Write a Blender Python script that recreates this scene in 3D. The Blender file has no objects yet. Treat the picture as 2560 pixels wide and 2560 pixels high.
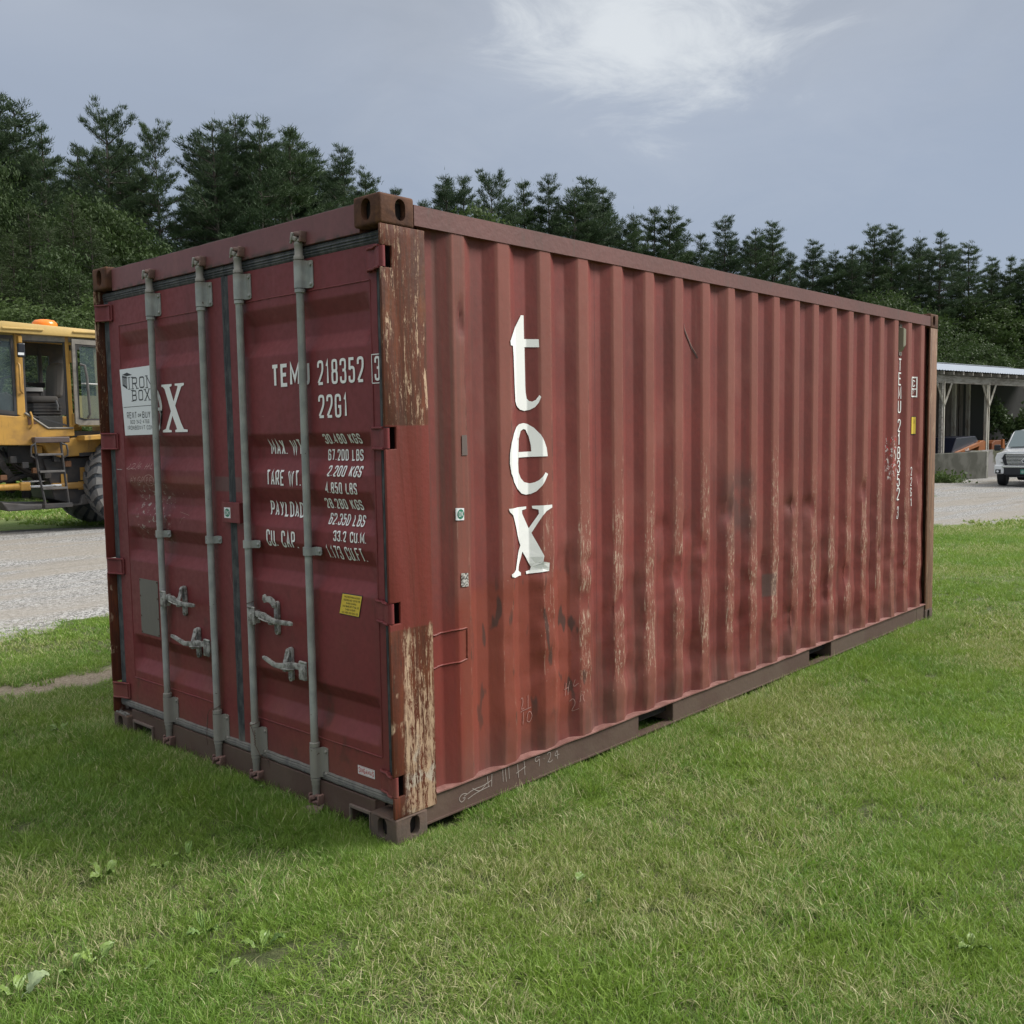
import bpy, bmesh, math, random
import numpy as np
from mathutils import Vector, Matrix, noise as mnoise
from mathutils.geometry import tessellate_polygon
S = bpy.context.scene
COL = S.collection
R = math.radians
PI = math.pi

# ------------------------------------------------------------------ camera
CAMP = (-2.4817, -2.9279, 1.6645)
YAW, PITCH, ROLL, FPX = 0.740337, -0.081161, -0.015432, 2440.2
def cam_axes():
    cy, sy, cp, sp = math.cos(YAW), math.sin(YAW), math.cos(PITCH), math.sin(PITCH)
    f = Vector((cy*cp, sy*cp, sp)); r = Vector((sy, -cy, 0)); u = r.cross(f)
    c, s = math.cos(ROLL), math.sin(ROLL)
    return c*r + s*u, -s*r + c*u, f
CR, CU, CF = cam_axes()
cam = bpy.data.cameras.new('camera'); co = bpy.data.objects.new('camera', cam); COL.objects.link(co)
cam.sensor_width = 36; cam.lens = FPX/2560*36; cam.clip_start = 0.05; cam.clip_end = 2000
M = Matrix((CR, CU, -CF)).transposed().to_4x4(); M.translation = Vector(CAMP); co.matrix_world = M
S.camera = co
def at(px, py, depth):
    """world point seen at photo pixel (px,py) at the given depth; used only to place far things"""
    return Vector(CAMP) + (CF + CR*((px-1280)/FPX) - CU*((py-1280)/FPX))*depth

# ------------------------------------------------------------------ view / light
S.render.engine = 'CYCLES'
S.view_settings.view_transform = 'Standard'; S.view_settings.look = 'None'
S.view_settings.gamma = 1; S.view_settings.use_curve_mapping = False
S.view_settings.exposure = 1.55
SUN_DIR = Vector((1.3, -1.0, 1.40)).normalized()      # towards the sun behind the cloud
W = bpy.data.worlds.new('World'); S.world = W; W.use_nodes = True

class NT:
    def __init__(s, nt): s.nt = nt; s.n = nt.nodes; s.l = nt.links
    def node(s, t, **k):
        x = s.n.new(t)
        for a, b in k.items(): setattr(x, a, b)
        return x
    def put(s, sock, v):
        if v is None: return
        if isinstance(v, bpy.types.NodeSocket): s.l.new(v, sock)
        else:
            if isinstance(v, (tuple, list)) and sock.type == 'RGBA' and len(v) == 3: v = (*v, 1)
            sock.default_value = v
    def math(s, op, a, b=0.0, c=None, clamp=False):
        x = s.node('ShaderNodeMath', operation=op, use_clamp=clamp)
        s.put(x.inputs[0], a); s.put(x.inputs[1], b)
        if c is not None: s.put(x.inputs[2], c)
        return x.outputs[0]
    def noise(s, vec, scale, detail=3, rough=.55, dist=0, out='Fac'):
        x = s.node('ShaderNodeTexNoise'); s.put(x.inputs['Vector'], vec)
        x.inputs['Scale'].default_value = scale; x.inputs['Detail'].default_value = detail
        x.inputs['Roughness'].default_value = rough; x.inputs['Distortion'].default_value = dist
        return x.outputs[out]
    def voro(s, vec, scale, feature='F1', out='Distance'):
        x = s.node('ShaderNodeTexVoronoi', feature=feature); s.put(x.inputs['Vector'], vec)
        x.inputs['Scale'].default_value = scale
        return x.outputs[out]
    def scale(s, vec, sc, loc=(0, 0, 0)):
        x = s.node('ShaderNodeMapping'); s.put(x.inputs[0], vec)
        x.inputs['Scale'].default_value = sc; x.inputs['Location'].default_value = loc
        return x.outputs[0]
    def mix(s, f, a, b, mode='MIX'):
        x = s.node('ShaderNodeMix', data_type='RGBA', blend_type=mode)
        s.put(x.inputs['Factor'], f); s.put(x.inputs['A'], a); s.put(x.inputs['B'], b)
        return x.outputs['Result']
    def smooth(s, v, lo, hi, a=0.0, b=1.0):
        x = s.node('ShaderNodeMapRange', interpolation_type='SMOOTHSTEP')
        s.put(x.inputs[0], v); x.inputs[1].default_value = lo; x.inputs[2].default_value = hi
        x.inputs[3].default_value = a; x.inputs[4].default_value = b
        return x.outputs[0]
    def xyz(s, vec):
        x = s.node('ShaderNodeSeparateXYZ'); s.put(x.inputs[0], vec); return x.outputs
    def comb(s, a, b, c):
        x = s.node('ShaderNodeCombineXYZ'); s.put(x.inputs[0], a); s.put(x.inputs[1], b); s.put(x.inputs[2], c); return x.outputs[0]
    def mul(s, *a):
        r = a[0]
        for b in a[1:]: r = s.math('MULTIPLY', r, b)
        return r
    def box(s, v, lo, hi, e=.02):
        return s.math('MULTIPLY', s.smooth(v, lo-e, lo+e), s.smooth(v, hi-e, hi+e, 1, 0))
    def bump(s, h, strength=.3, dist=.01):
        x = s.node('ShaderNodeBump'); s.put(x.inputs['Height'], h)
        x.inputs['Strength'].default_value = strength; x.inputs['Distance'].default_value = dist
        return x.outputs[0]

MATS = {}
def mat(name, color=(.5, .5, .5), rough=.6, metal=0.0, build=None, **kw):
    if name in MATS: return MATS[name]
    m = bpy.data.materials.new(name); m.use_nodes = True
    b = m.node_tree.nodes['Principled BSDF']; t = NT(m.node_tree)
    t.put(b.inputs['Base Color'], color); t.put(b.inputs['Roughness'], rough); t.put(b.inputs['Metallic'], metal)
    for k, v in kw.items(): t.put(b.inputs[k], v)
    t.b = b; t.obj = None
    if build:
        tc = t.node('ShaderNodeTexCoord'); t.obj = tc.outputs['Object']
        g = t.node('ShaderNodeNewGeometry'); t.pos = g.outputs['Position']; t.nor = g.outputs['Normal']
        build(t)
    MATS[name] = m
    return m

def build_world():
    t = NT(W.node_tree); t.n.clear()
    out = t.node('ShaderNodeOutputWorld'); tc = t.node('ShaderNodeTexCoord')
    d = tc.outputs['Generated']
    sky = t.node('ShaderNodeTexSky', sky_type='NISHITA', sun_disc=False)
    sky.sun_elevation = math.asin(SUN_DIR.z); sky.sun_rotation = math.atan2(SUN_DIR.x, SUN_DIR.y)
    b1 = t.node('ShaderNodeBackground'); t.put(b1.inputs[0], sky.outputs[0]); b1.inputs[1].default_value = .05
    x, y, z = t.xyz(d)
    zc = t.math('MAXIMUM', z, 0.0)
    # cloud layer seen in perspective: project direction on a plane overhead
    k = t.math('ADD', zc, .16)
    p = t.comb(t.math('DIVIDE', x, k), t.math('DIVIDE', y, k), 0.0)
    n1 = t.noise(p, .55, 4, .5, .3); n2 = t.noise(p, 1.9, 5, .55, .6)
    g = t.smooth(zc, .22, .62)
    col = t.mix(g, (.121, .142, .180), (.174, .183, .198))
    col = t.mix(t.smooth(zc, .45, .95), col, (.82, .80, .775))
    n = t.math('ADD', t.math('MULTIPLY', n1, .65), t.math('MULTIPLY', n2, .35))
    dark = t.math('MULTIPLY', t.smooth(n, .36, .60, 1, 0), t.smooth(zc, .18, .45))
    col = t.mix(t.math('MULTIPLY', dark, .75), col, (.112, .124, .146))
    lite = t.math('MULTIPLY', t.smooth(n, .50, .66), t.smooth(zc, .3, .5))
    col = t.mix(t.math('MULTIPLY', lite, .6), col, (.245, .254, .266))
    # thinner, brighter break in the cloud
    bd = (CF + CR*((1640-1280)/FPX) - CU*((95-1280)/FPX)).normalized()
    vs_ = t.node('ShaderNodeVectorMath', operation='SUBTRACT'); t.put(vs_.inputs[0], d); vs_.inputs[1].default_value = bd
    vl = t.node('ShaderNodeVectorMath', operation='LENGTH'); t.put(vl.inputs[0], t.scale(vs_.outputs[0], (1, 1, 1.9)))
    n3 = t.noise(t.scale(d, (1, 1, 2.4)), 7.5, 7, .64, .6)
    ln = t.math('ADD', vl.outputs['Value'], t.math('MULTIPLY', t.math('SUBTRACT', n3, .5), .34))
    gl = t.smooth(ln, .05, .42, 1, 0); gl2 = t.smooth(ln, .0, .16, 1, 0)
    col = t.mix(t.math('MULTIPLY', gl, .22), col, (.232, .242, .256))
    col = t.mix(t.math('MULTIPLY', gl2, .85), col, (.272, .284, .292))
    b2 = t.node('ShaderNodeBackground'); t.put(b2.inputs[0], col); b2.inputs[1].default_value = 1.0
    mx = t.node('ShaderNodeMixShader'); mx.inputs[0].default_value = .93
    t.l.new(b1.outputs[0], mx.inputs[1]); t.l.new(b2.outputs[0], mx.inputs[2]); t.l.new(mx.outputs[0], out.inputs[0])
build_world()
sun = bpy.data.lights.new('sun', 'SUN'); sun.energy = 1.5; sun.angle = R(24); sun.color = (1.0, .965, .91)
so = bpy.data.objects.new('sun', sun); COL.objects.link(so)
so.rotation_euler = SUN_DIR.to_track_quat('Z', 'Y').to_euler(); so.location = (3, -6, 9)

# ------------------------------------------------------------------ mesh helpers
class MB:
    def __init__(s): s.v = []; s.f = []
    def add(s, vs, fs):
        o = len(s.v); s.v += [tuple(v) for v in vs]; s.f += [tuple(i+o for i in f) for f in fs]; return s
    def box(s, lo, hi, m=None):
        (a, b, c), (d, e, f) = lo, hi
        v = [(a, b, c), (d, b, c), (d, e, c), (a, e, c), (a, b, f), (d, b, f), (d, e, f), (a, e, f)]
        if m is not None: v = [m @ Vector(q) for q in v]
        return s.add(v, [(3, 2, 1, 0), (4, 5, 6, 7), (0, 1, 5, 4), (1, 2, 6, 5), (2, 3, 7, 6), (3, 0, 4, 7)])
    def cbox(s, c, size, rot=None):
        m = Matrix.Translation(c) @ (rot.to_4x4() if rot is not None else Matrix())
        h = [q/2 for q in size]
        return s.box((-h[0], -h[1], -h[2]), h, m)
    def tube(s, pts, rad, n=10, caps=True):
        pts = [Vector(p) for p in pts]; rs = rad if isinstance(rad, (list, tuple)) else [rad]*len(pts)
        vs = []; up = None
        for i, p in enumerate(pts):
            d = (pts[min(i+1, len(pts)-1)] - pts[max(i-1, 0)])
            if d.length < 1e-9: d = Vector((0, 0, 1))
            d.normalize()
            if up is None:
                up = Vector((0, 0, 1)) if abs(d.z) < .9 else Vector((1, 0, 0))
            a = d.cross(up).normalized(); b = a.cross(d).normalized(); up = b
            for k in range(n):
                t = 2*PI*k/n; vs.append(p + (a*math.cos(t) + b*math.sin(t))*rs[i])
        fs = [(i*n+k, i*n+(k+1) % n, (i+1)*n+(k+1) % n, (i+1)*n+k) for i in range(len(pts)-1) for k in range(n)]
        if caps: fs += [tuple(range(n))[::-1], tuple((len(pts)-1)*n+k for k in range(n))]
        return s.add(vs, fs)
    def lathe(s, prof, c=(0, 0, 0), axis='z', n=16):
        """prof: (radius, height) list"""
        vs = []
        for r_, h in prof:
            for k in range(n):
                t = 2*PI*k/n; a, b = r_*math.cos(t), r_*math.sin(t)
                q = (a, b, h) if axis == 'z' else ((h, a, b) if axis == 'x' else (a, h, b))
                vs.append((c[0]+q[0], c[1]+q[1], c[2]+q[2]))
        fs = [(i*n+k, i*n+(k+1) % n, (i+1)*n+(k+1) % n, (i+1)*n+k) for i in range(len(prof)-1) for k in range(n)]
        fs += [tuple(range(n))[::-1], tuple((len(prof)-1)*n+k for k in range(n))]
        return s.add(vs, fs)
    def prism(s, poly, fn, a, b):
        """poly 2D list; fn(u,v,w)->3D; extruded from w=a to w=b"""
        n = len(poly); vs = [fn(u, v, a) for u, v in poly] + [fn(u, v, b) for u, v in poly]
        tri = tessellate_polygon([[Vector((u, v, 0)) for u, v in poly]])
        fs = [tuple(t) for t in tri] + [tuple(i+n for i in t[::-1]) for t in tri]
        fs += [(i, (i+1) % n, (i+1) % n+n, i+n) for i in range(n)]
        return s.add(vs, fs)
    def mesh(s, name):
        me = bpy.data.meshes.new(name); me.from_pydata(s.v, [], s.f); me.validate(); return me
    def build(s, name, m, parent=None, smooth=False, bevel=0, seg=2, angle=30, fix=True):
        me = s.mesh(name)
        if fix or bevel:
            bm = bmesh.new(); bm.from_mesh(me)
            if bevel:
                bmesh.ops.remove_doubles(bm, verts=bm.verts, dist=1e-5)
            bmesh.ops.recalc_face_normals(bm, faces=bm.faces)
            if bevel:
                es = [e for e in bm.edges if len(e.link_faces) == 2 and e.calc_face_angle(0) > R(angle)]
                bmesh.ops.bevel(bm, geom=es, offset=bevel, segments=seg, profile=.5, affect='EDGES', clamp_overlap=True)
            bm.to_mesh(me); bm.free()
        return link(name, me, m, parent, smooth)

def link(name, me, m, parent=None, smooth=False):
    if m is not None:
        for x in (m if isinstance(m, list) else [m]): me.materials.append(x)
    if smooth:
        me.polygons.foreach_set('use_smooth', [True]*len(me.polygons)); me.set_sharp_from_angle(angle=R(40))
    o = bpy.data.objects.new(name, me); COL.objects.link(o)
    if parent is not None: o.parent = parent
    return o
def tag(o, label=None, cat=None, group=None, kind=None):
    if label: o['label'] = label
    if cat: o['category'] = cat
    if group: o['group'] = group
    if kind: o['kind'] = kind
    return o
def empty(name, loc, label, cat, group=None, rz=0.0):
    o = bpy.data.objects.new(name, None); COL.objects.link(o); o.empty_display_size = .3
    o.location = loc; o.rotation_euler = (0, 0, rz)
    return tag(o, label, cat, group)
def fbm(x, y, z=0.0): return mnoise.fractal(Vector((x, y, z)), 1.0, 2.0, 4)

# ------------------------------------------------------------------ ground height
def gz(x, y):
    h = 0.010*max(0.0, min(y, 40)-3.5) - 0.0185*max(0.0, min(x, 45)-6.5) * (1.0 if x < 45 else 1)
    h += .012*fbm(x*.35, y*.35, 3.1)
    d = max(0, math.hypot(x-3, y-1.2)-3.2)
    return h*min(1, .25+d*.3)
# ================================================================== SHIPPING CONTAINER
CL, CW, CH = 6.058, 2.438, 2.591
DX, DD = .045, .034
TOPS = [(2.233, 2.165, 2.089, 2.023), (1.676, 1.617, 1.565, 1.500), (1.433, 1.357, 1.316, 1.255), (1.19, 1.122, 1.055, 1.0), (.588, .530, .450, .382)]
_zs, _vs = [-1], [0]
for a_, b_, c_, d_ in reversed(TOPS): _zs += [d_, c_, b_, a_]; _vs += [0, 1, 1, 0]
_zs.append(3); _vs.append(0)
def dprof(z): return DX + DD*float(np.interp(z, _zs, _vs))
SP, SX0 = .2794, .385
def sraw(x):
    if x < .312: return 1.0
    if x > CL-.215: return 1.0
    t = ((x-SX0) % SP)/SP
    return float(np.interp(t, [0, .25, .495, .75, 1], [0, 0, 1, 1, 0]))
def sprof(x): return .006 + .034*sraw(x)
random.seed(4)
DENTS = [(1.13, 1.04, .05, .05, .012), (1.30, 1.02, .06, .03, .010), (.93, 1.03, .07, .035, .010), (1.95, 1.15, .06, .05, .012), (2.20, 1.12, .05, .06, .010),
         (2.08, .90, .06, .08, .012), (2.35, 1.02, .06, .05, .011), (2.62, 1.18, .06, .07, .012), (3.44, 1.16, .05, .05, .014), (3.72, 1.14, .05, .06, .014),
         (4.60, 1.2, .05, .07, .016), (3.98, .55, .06, .09, .014), (3.45, .42, .06, .09, .014), (2.46, .55, .07, .1, .012), (2.25, .4, .08, .07, .012),
         (1.65, .42, .06, .05, .008), (4.3, .6, .06, .08, .012), (4.9, .75, .05, .06, .012), (.47, 1.9, .03, .3, .006), (2.8, .5, .07, .1, .01), (.75, .75, .09, .12, .006),
         (1.55, .8, .05, .1, .007), (5.2, .9, .05, .09, .01), (5.7, 1.3, .05, .15, .012), (3.1, .8, .06, .1, .01), (.43, 2.15, .02, .08, .010)]
def dent(x, z):
    d = 0
    for a, b, sx, sz, amp in DENTS:
        q = ((x-a)/sx)**2+((z-b)/sz)**2
        if q < 9: d += 1.5*amp*math.exp(-q)*(1+.5*fbm(x*14, z*14))
    low = max(0, min(1, (1.35-z)/.5))*max(0, min(1, (x-.5)/.4))
    d += low*.0095*(fbm(x*2.6+9, z*4.2) + .6*fbm(x*7+3, z*9))
    return d*(1-.25*sraw(x))

def build_paint(t, base, dark, streak=.5, zdirt=.45):
    o = t.obj
    n1 = t.noise(o, 1.3, 4); n2 = t.noise(t.scale(o, (9, 9, .7)), 1.0, 5, .6); n3 = t.noise(o, 38, 3)
    col = t.mix(t.smooth(n1, .3, .7), base, dark)
    col = t.mix(t.math('MULTIPLY', t.smooth(n2, .52, .78), streak), col, (.075, .045, .035))
    n2b = t.noise(t.scale(o, (14, 14, 1.1), (4, 2, 7)), 1.0, 5, .6)
    col = t.mix(t.math('MULTIPLY', t.smooth(n2b, .60, .80), streak*.5), col, (.33, .15, .12))
    col = t.mix(t.math('MULTIPLY', t.smooth(n3, .35, .75), .18), col, (.06, .025, .022))
    return col, n1, n2, n3

def side_paint(t):
    x, y, z = t.xyz(t.obj)
    col, n1, n2, n3 = build_paint(t, (.222, .050, .042), (.165, .040, .034), .38)
    col = t.mix(t.math('MULTIPLY', t.smooth(t.noise(t.scale(t.obj, (1.6, 1, .9), (3, 3, 1)), 1.3, 5, .6), .48, .66), .45), col, (.255, .090, .072))
    lowd = t.mul(t.smooth(z, .5, 1.5, 1, .15), t.smooth(t.noise(t.scale(t.obj, (5, 5, .9), (1, 9, 4)), 1.3, 6, .68), .50, .66))
    col = t.mix(t.math('MULTIPLY', lowd, .55), col, (.105, .050, .038))
    hs = t.smooth(t.noise(t.scale(t.obj, (1.5, 1, 70), (0, 2, 0)), 1.2, 7, .75), .68, .72)
    col = t.mix(t.math('MULTIPLY', hs, .35), col, (.36, .19, .15))
    # weathered brown bloom on the proud flats
    crest = t.smooth(y, .0105, .0155, 1, 0)
    col = t.mix(t.math('MULTIPLY', crest, .5), col, (.255, .098, .070))
    # first bays: brown streaking
    b0 = t.math('MULTIPLY', t.smooth(x, .30, .75, 1, 0), t.smooth(z, .95, 1.35))
    st = t.noise(t.scale(t.obj, (30, 5, .5), (2, 0, 5)), 1.0, 5, .6)
    col = t.mix(t.math('MULTIPLY', b0, t.smooth(st, .35, .7, .1, .85)), col, (.115, .058, .045))
    # brick-red repaint patch at lower left
    w = t.math('MULTIPLY', t.math('SUBTRACT', t.noise(t.obj, 2.2, 4), .5), .5)
    zz = t.math('ADD', z, w); xx = t.math('ADD', x, w)
    rp = t.mul(t.box(x, .37, 1.17, .004), t.smooth(zz, .93, 1.04, 1, 0), t.smooth(zz, .10, .42))
    rp2 = t.mul(t.box(xx, 1.12, 1.35, .06), t.smooth(zz, .75, 1.0, 1, 0), t.smooth(zz, .3, .5))
    rp = t.math('MAXIMUM', rp, t.math('MULTIPLY', rp2, .5))
    bn = t.noise(t.scale(t.obj, (3, 3, 1)), 2.0, 5)
    rcol = t.mix(bn, (.180, .038, .025), (.225, .058, .036))
    col = t.mix(t.math('MULTIPLY', rp, .8), col, rcol)
    # brighter red near the post bottom bays
    rp3 = t.mul(t.box(x, .2, .40, .02), t.smooth(zz, .75, 1.05, 1, 0))
    col = t.mix(t.math('MULTIPLY', rp3, .6), col, (.21, .034, .026))
    # dark diagonal scuffs
    rot = t.node('ShaderNodeMapping'); t.put(rot.inputs[0], t.obj); rot.inputs['Rotation'].default_value = (0, .45, 0); rot.inputs['Scale'].default_value = (16, 1, 5)
    sc = t.noise(rot.outputs[0], 1.0, 2, .5)
    col = t.mix(t.mul(t.smooth(sc, .585, .65), t.box(x, .50, 1.3, .1), t.box(z, .35, 1.0, .08), .8), col, (.055, .035, .03))
    # grimy smear mid panel and grey shield-shaped ghost
    sm = t.mul(t.box(x, 2.60, 2.95, .10), t.box(z, .98, 1.42, .12), t.smooth(t.noise(t.obj, 6, 5), .3, .6))
    col = t.mix(t.math('MULTIPLY', sm, .7), col, (.085, .048, .042))
    sh = t.mul(t.box(x, 3.11, 3.235, .006), t.box(z, .60, .745, .01))
    col = t.mix(t.math('MULTIPLY', sh, .7), col, (.12, .085, .075))
    # scratches down the crests: bare tan metal
    rnd = t.math('SUBTRACT', t.noise(t.comb(t.math('MULTIPLY', x, 1.0), 0.0, 0.0), 3.3, 1), .5); zr = t.math('ADD', z, t.math('MULTIPLY', rnd, 2.2))
    s1 = t.noise(t.scale(t.obj, (95, 1, 20)), 1.0, 8, .74, .5)
    s2 = t.noise(t.scale(t.obj, (110, 1, 3.0), (3, 0, 2)), 1.0, 6, .7)
    amt = t.mul(t.smooth(z, .12, .5), t.smooth(zr, 1.05, 1.75, 1, .22), t.smooth(x, .6, 1.2, .25, 1.0))
    th = t.math('SUBTRACT', .715, t.math('MULTIPLY', amt, t.math('ADD', .05, t.math('MULTIPLY', t.noise(t.scale(t.obj, (1.7, 1, 1.4)), 1.6, 3), .22))))
    m1 = t.smooth(t.math('SUBTRACT', s1, th), 0, .03)
    m2 = t.smooth(t.math('SUBTRACT', s2, t.math('ADD', th, .035)), 0, .02)
    sc = t.math('MULTIPLY', t.math('MAXIMUM', m1, m2), t.smooth(y, .010, .014, 1, 0))
    # bright worn arris lines at crest edges
    tt = t.math('MODULO', t.math('ADD', t.math('SUBTRACT', x, SX0), 10*SP), SP)
    e1 = t.math('MAXIMUM', t.box(tt, -.001, .004, .002), t.box(tt, .0655, .0715, .002))
    en = t.smooth(t.noise(t.scale(t.obj, (7, 1, 2.4)), 2.5, 7, .75), .52, .60)
    e = t.mul(e1, en, t.smooth(z, 1.2, 1.8, 1, .15), t.smooth(z, .15, .4), t.smooth(x, .7, 1.3, .35, 1))
    sc = t.math('MAXIMUM', sc, t.math('MULTIPLY', e, .75))
    col = t.mix(t.math('MULTIPLY', sc, .85), col, t.mix(n3, (.30, .17, .11), (.60, .47, .37)))
    dl = t.mul(t.box(tt, .068, .080, .003), t.smooth(t.noise(t.scale(t.obj, (4, 1, 3), (8, 0, 1)), 2.2, 6, .7), .50, .62), t.smooth(z, 1.5, 2.3, 1, .3))
    col = t.mix(t.math('MULTIPLY', dl, .75), col, (.07, .038, .028))
    # torn sticker remains
    ts = t.mul(t.box(x, 5.06, 5.20, .012), t.box(z, 1.26, 1.58, .02), t.smooth(t.noise(t.scale(t.obj, (1, 1, .7)), 38, 6, .8), .52, .56))
    col = t.mix(ts, col, t.mix(t.smooth(t.noise(t.obj, 21, 2), .5, .54), (.62, .58, .56), (.42, .03, .035)))
    # dirt at the foot and under the top rail
    col = t.mix(t.math('MULTIPLY', t.smooth(z, .16, .42, 1, 0), t.smooth(n2, .3, .7, .15, .6)), col, (.10, .062, .052))
    # panel weld seams
    for sx in (1.388, 2.518, 3.6, 4.79):
        col = t.mix(t.math('MULTIPLY', t.box(x, sx-.0015, sx+.0015, .0012), .7), col, (.05, .02, .02))
    t.put(t.b.inputs['Base Color'], col)
    t.put(t.b.inputs['Specular IOR Level'], .28); t.put(t.b.inputs['Roughness'], t.smooth(n3, .2, .8, .46, .62))
    bp = t.bump(t.math('ADD', t.math('MULTIPLY', n3, .15), t.noise(t.scale(t.obj, (2, 2, 1)), 5.5, 3)), .22, .012)
    t.put(t.b.inputs['Normal'], bp)

def door_paint(t):
    x, y, z = t.xyz(t.obj)
    col, n1, n2, n3 = build_paint(t, (.205, .040, .043), (.160, .033, .036), .28)
    lo = t.math('MULTIPLY', t.smooth(z, .1, 1.2, 1, 0), t.smooth(t.noise(t.obj, 2.6, 5, .6), .35, .65))
    col = t.mix(t.math('MULTIPLY', lo, .45), col, (.24, .075, .050))
    gr = t.math('MULTIPLY', t.smooth(t.noise(t.scale(t.obj, (1, 2.2, 1.2)), 4.0, 6, .65), .56, .70), t.smooth(z, .3, 1.5, 1, .2))
    col = t.mix(t.math('MULTIPLY', gr, .6), col, (.070, .040, .030))
    # reddish overpaint on left leaf, mid height, with greasy smear below
    ov = t.mul(t.box(y, 1.40, 2.2, .01), t.box(z, 1.40, 1.47, .012))
    col = t.mix(t.math('MULTIPLY', ov, .6), col, (.20, .055, .04))
    # adhesive residue
    ad = t.mul(t.box(y, 1.80, 2.14, .05), t.box(z, 1.13, 1.43, .05), t.smooth(t.noise(t.scale(t.obj, (1, 1, 1.6)), 30, 5, .7), .56, .62))
    col = t.mix(t.math('MULTIPLY', ad, .8), col, (.42, .39, .35))
    # pale square ghosts and scratches
    g1 = t.mul(t.box(y, 1.10, 1.33, .004), t.box(z, 1.405, 1.475, .004))
    col = t.mix(t.math('MULTIPLY', g1, .65), col, (.115, .085, .08))
    g2 = t.mul(t.box(y, .08, .125, .003), t.box(z, 1.5, 1.56, .004))
    col = t.mix(t.math('MULTIPLY', g2, .5), col, (.10, .05, .05))
    spk = t.smooth(t.noise(t.scale(t.obj, (1, 1, 1.5)), 24, 5, .75), .695, .725)
    col = t.mix(t.math('MULTIPLY', spk, .55), col, (.42, .30, .25))
    col = t.mix(t.math('MULTIPLY', t.smooth(z, .16, .35, 1, 0), .35), col, (.17, .09, .07))
    t.put(t.b.inputs['Base Color'], col); t.put(t.b.inputs['Specular IOR Level'], .3); t.put(t.b.inputs['Roughness'], t.smooth(n3, .2, .8, .42, .58))
    t.put(t.b.inputs['Normal'], t.bump(t.math('ADD', t.math('MULTIPLY', n3, .12), t.noise(t.obj, 4.5, 3)), .16, .012))

def post_paint(t):
    x, y, z = t.xyz(t.obj)
    w = t.math('MULTIPLY', t.math('SUBTRACT', t.noise(t.obj, 9, 3), .5), .012)
    zz = t.math('ADD', z, w)
    st = t.noise(t.scale(t.obj, (26, 26, 1.6)), 1.0, 7, .65)
    n3 = t.noise(t.obj, 42, 4)
    n2 = t.noise(t.scale(t.obj, (12, 12, 4)), 1.0, 5)
    red = t.mix(t.smooth(st, .4, .7), (.165, .034, .026), (.130, .033, .024))
    rust = t.mix(t.smooth(st, .35, .65), (.135, .038, .019), (.065, .025, .015))
    rust = t.mix(t.math('MULTIPLY', t.smooth(n2, .52, .7), .4), rust, (.21, .072, .026)); fg = t.smooth(t.noise(t.scale(t.obj, (90, 90, 9), (2, 2, 2)), 1.0, 6, .7), .5, .62); rust = t.mix(t.math('MULTIPLY', fg, .6), rust, (.075, .036, .022))
    up = t.smooth(zz, 1.695, 1.705); dn = t.smooth(zz, .880, .890, 1, 0)
    col = t.mix(t.math('MAXIMUM', up, t.math('MULTIPLY', dn, .85)), red, rust)
    # peeled paint showing tan primer, in long vertical tears
    f1 = t.noise(t.scale(t.obj, (62, 62, 4.2)), 1.0, 10, .80, .9)
    f2 = t.noise(t.scale(t.obj, (95, 95, 24), (1, 3, 0)), 1.0, 9, .8, .9)
    xw = t.math('ADD', x, t.math('MULTIPLY', t.math('SUBTRACT', t.noise(t.scale(t.obj, (8, 8, 5)), 3, 5, .7), .5), .05)); inx = t.box(xw, .066, .225, .010)
    lowth = t.math('MULTIPLY', t.smooth(zz, .15, .60, .115, .0), 1.0)
    colm = t.noise(t.scale(t.obj, (26, 26, 2.0), (7, 7, 7)), 1.0, 3); m = t.smooth(t.math('ADD', t.math('ADD', f1, t.math('MULTIPLY', t.math('SUBTRACT', f2, .5), .7)), t.math('ADD', t.math('MULTIPLY', t.math('SUBTRACT', colm, .5), .45), t.smooth(zz, .35, .89, .03, -.05))), .495, .515)
    dn2 = t.smooth(t.math('ADD', z, t.math('MULTIPLY', t.math('SUBTRACT', f2, .5), .22)), .862, .90, 1, 0); mm = t.mul(m, dn2, t.math('MAXIMUM', inx, t.smooth(t.noise(t.obj, 7, 3), .55, .62)))
    mlow = t.mul(t.smooth(f2, .49, .53), t.smooth(zz, .26, .44, 1, 0), inx)
    f3 = t.noise(t.scale(t.obj, (40, 40, 4.0), (5, 1, 8)), 1.0, 9, .8, .8)
    mu = t.mul(t.smooth(t.math('ADD', f3, t.math('MULTIPLY', t.math('SUBTRACT', f2, .5), .5)), .565, .59), up)
    mask = t.math('MAXIMUM', t.math('MAXIMUM', mm, t.math('MULTIPLY', mlow, .8)), mu)
    tan = t.mix(t.smooth(t.noise(t.scale(t.obj, (50, 50, 12)), 1.0, 5), .35, .65), (.52, .37, .25), (.40, .27, .18))
    tan = t.mix(t.math('MULTIPLY', t.smooth(t.noise(t.obj, 10, 4), .5, .6), t.smooth(zz, .3, .5, 1, 0)), tan, (.50, .43, .35))
    col = t.mix(t.math('MULTIPLY', mask, .9), col, tan)
    dk = t.smooth(t.noise(t.scale(t.obj, (70, 70, 5), (9, 1, 1)), 1.0, 6, .7), .60, .66)
    col = t.mix(t.math('MULTIPLY', dk, t.math('MAXIMUM', up, dn)), col, (.055, .032, .022))
    t.put(t.b.inputs['Base Color'], col); t.put(t.b.inputs['Specular IOR Level'], .2); t.put(t.b.inputs['Roughness'], t.smooth(n3, .2, .8, .5, .75))
    t.put(t.b.inputs['Normal'], t.bump(t.math('ADD', t.math('ADD', n3, st), t.math('MULTIPLY', mask, -.8)), .35, .004))

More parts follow.
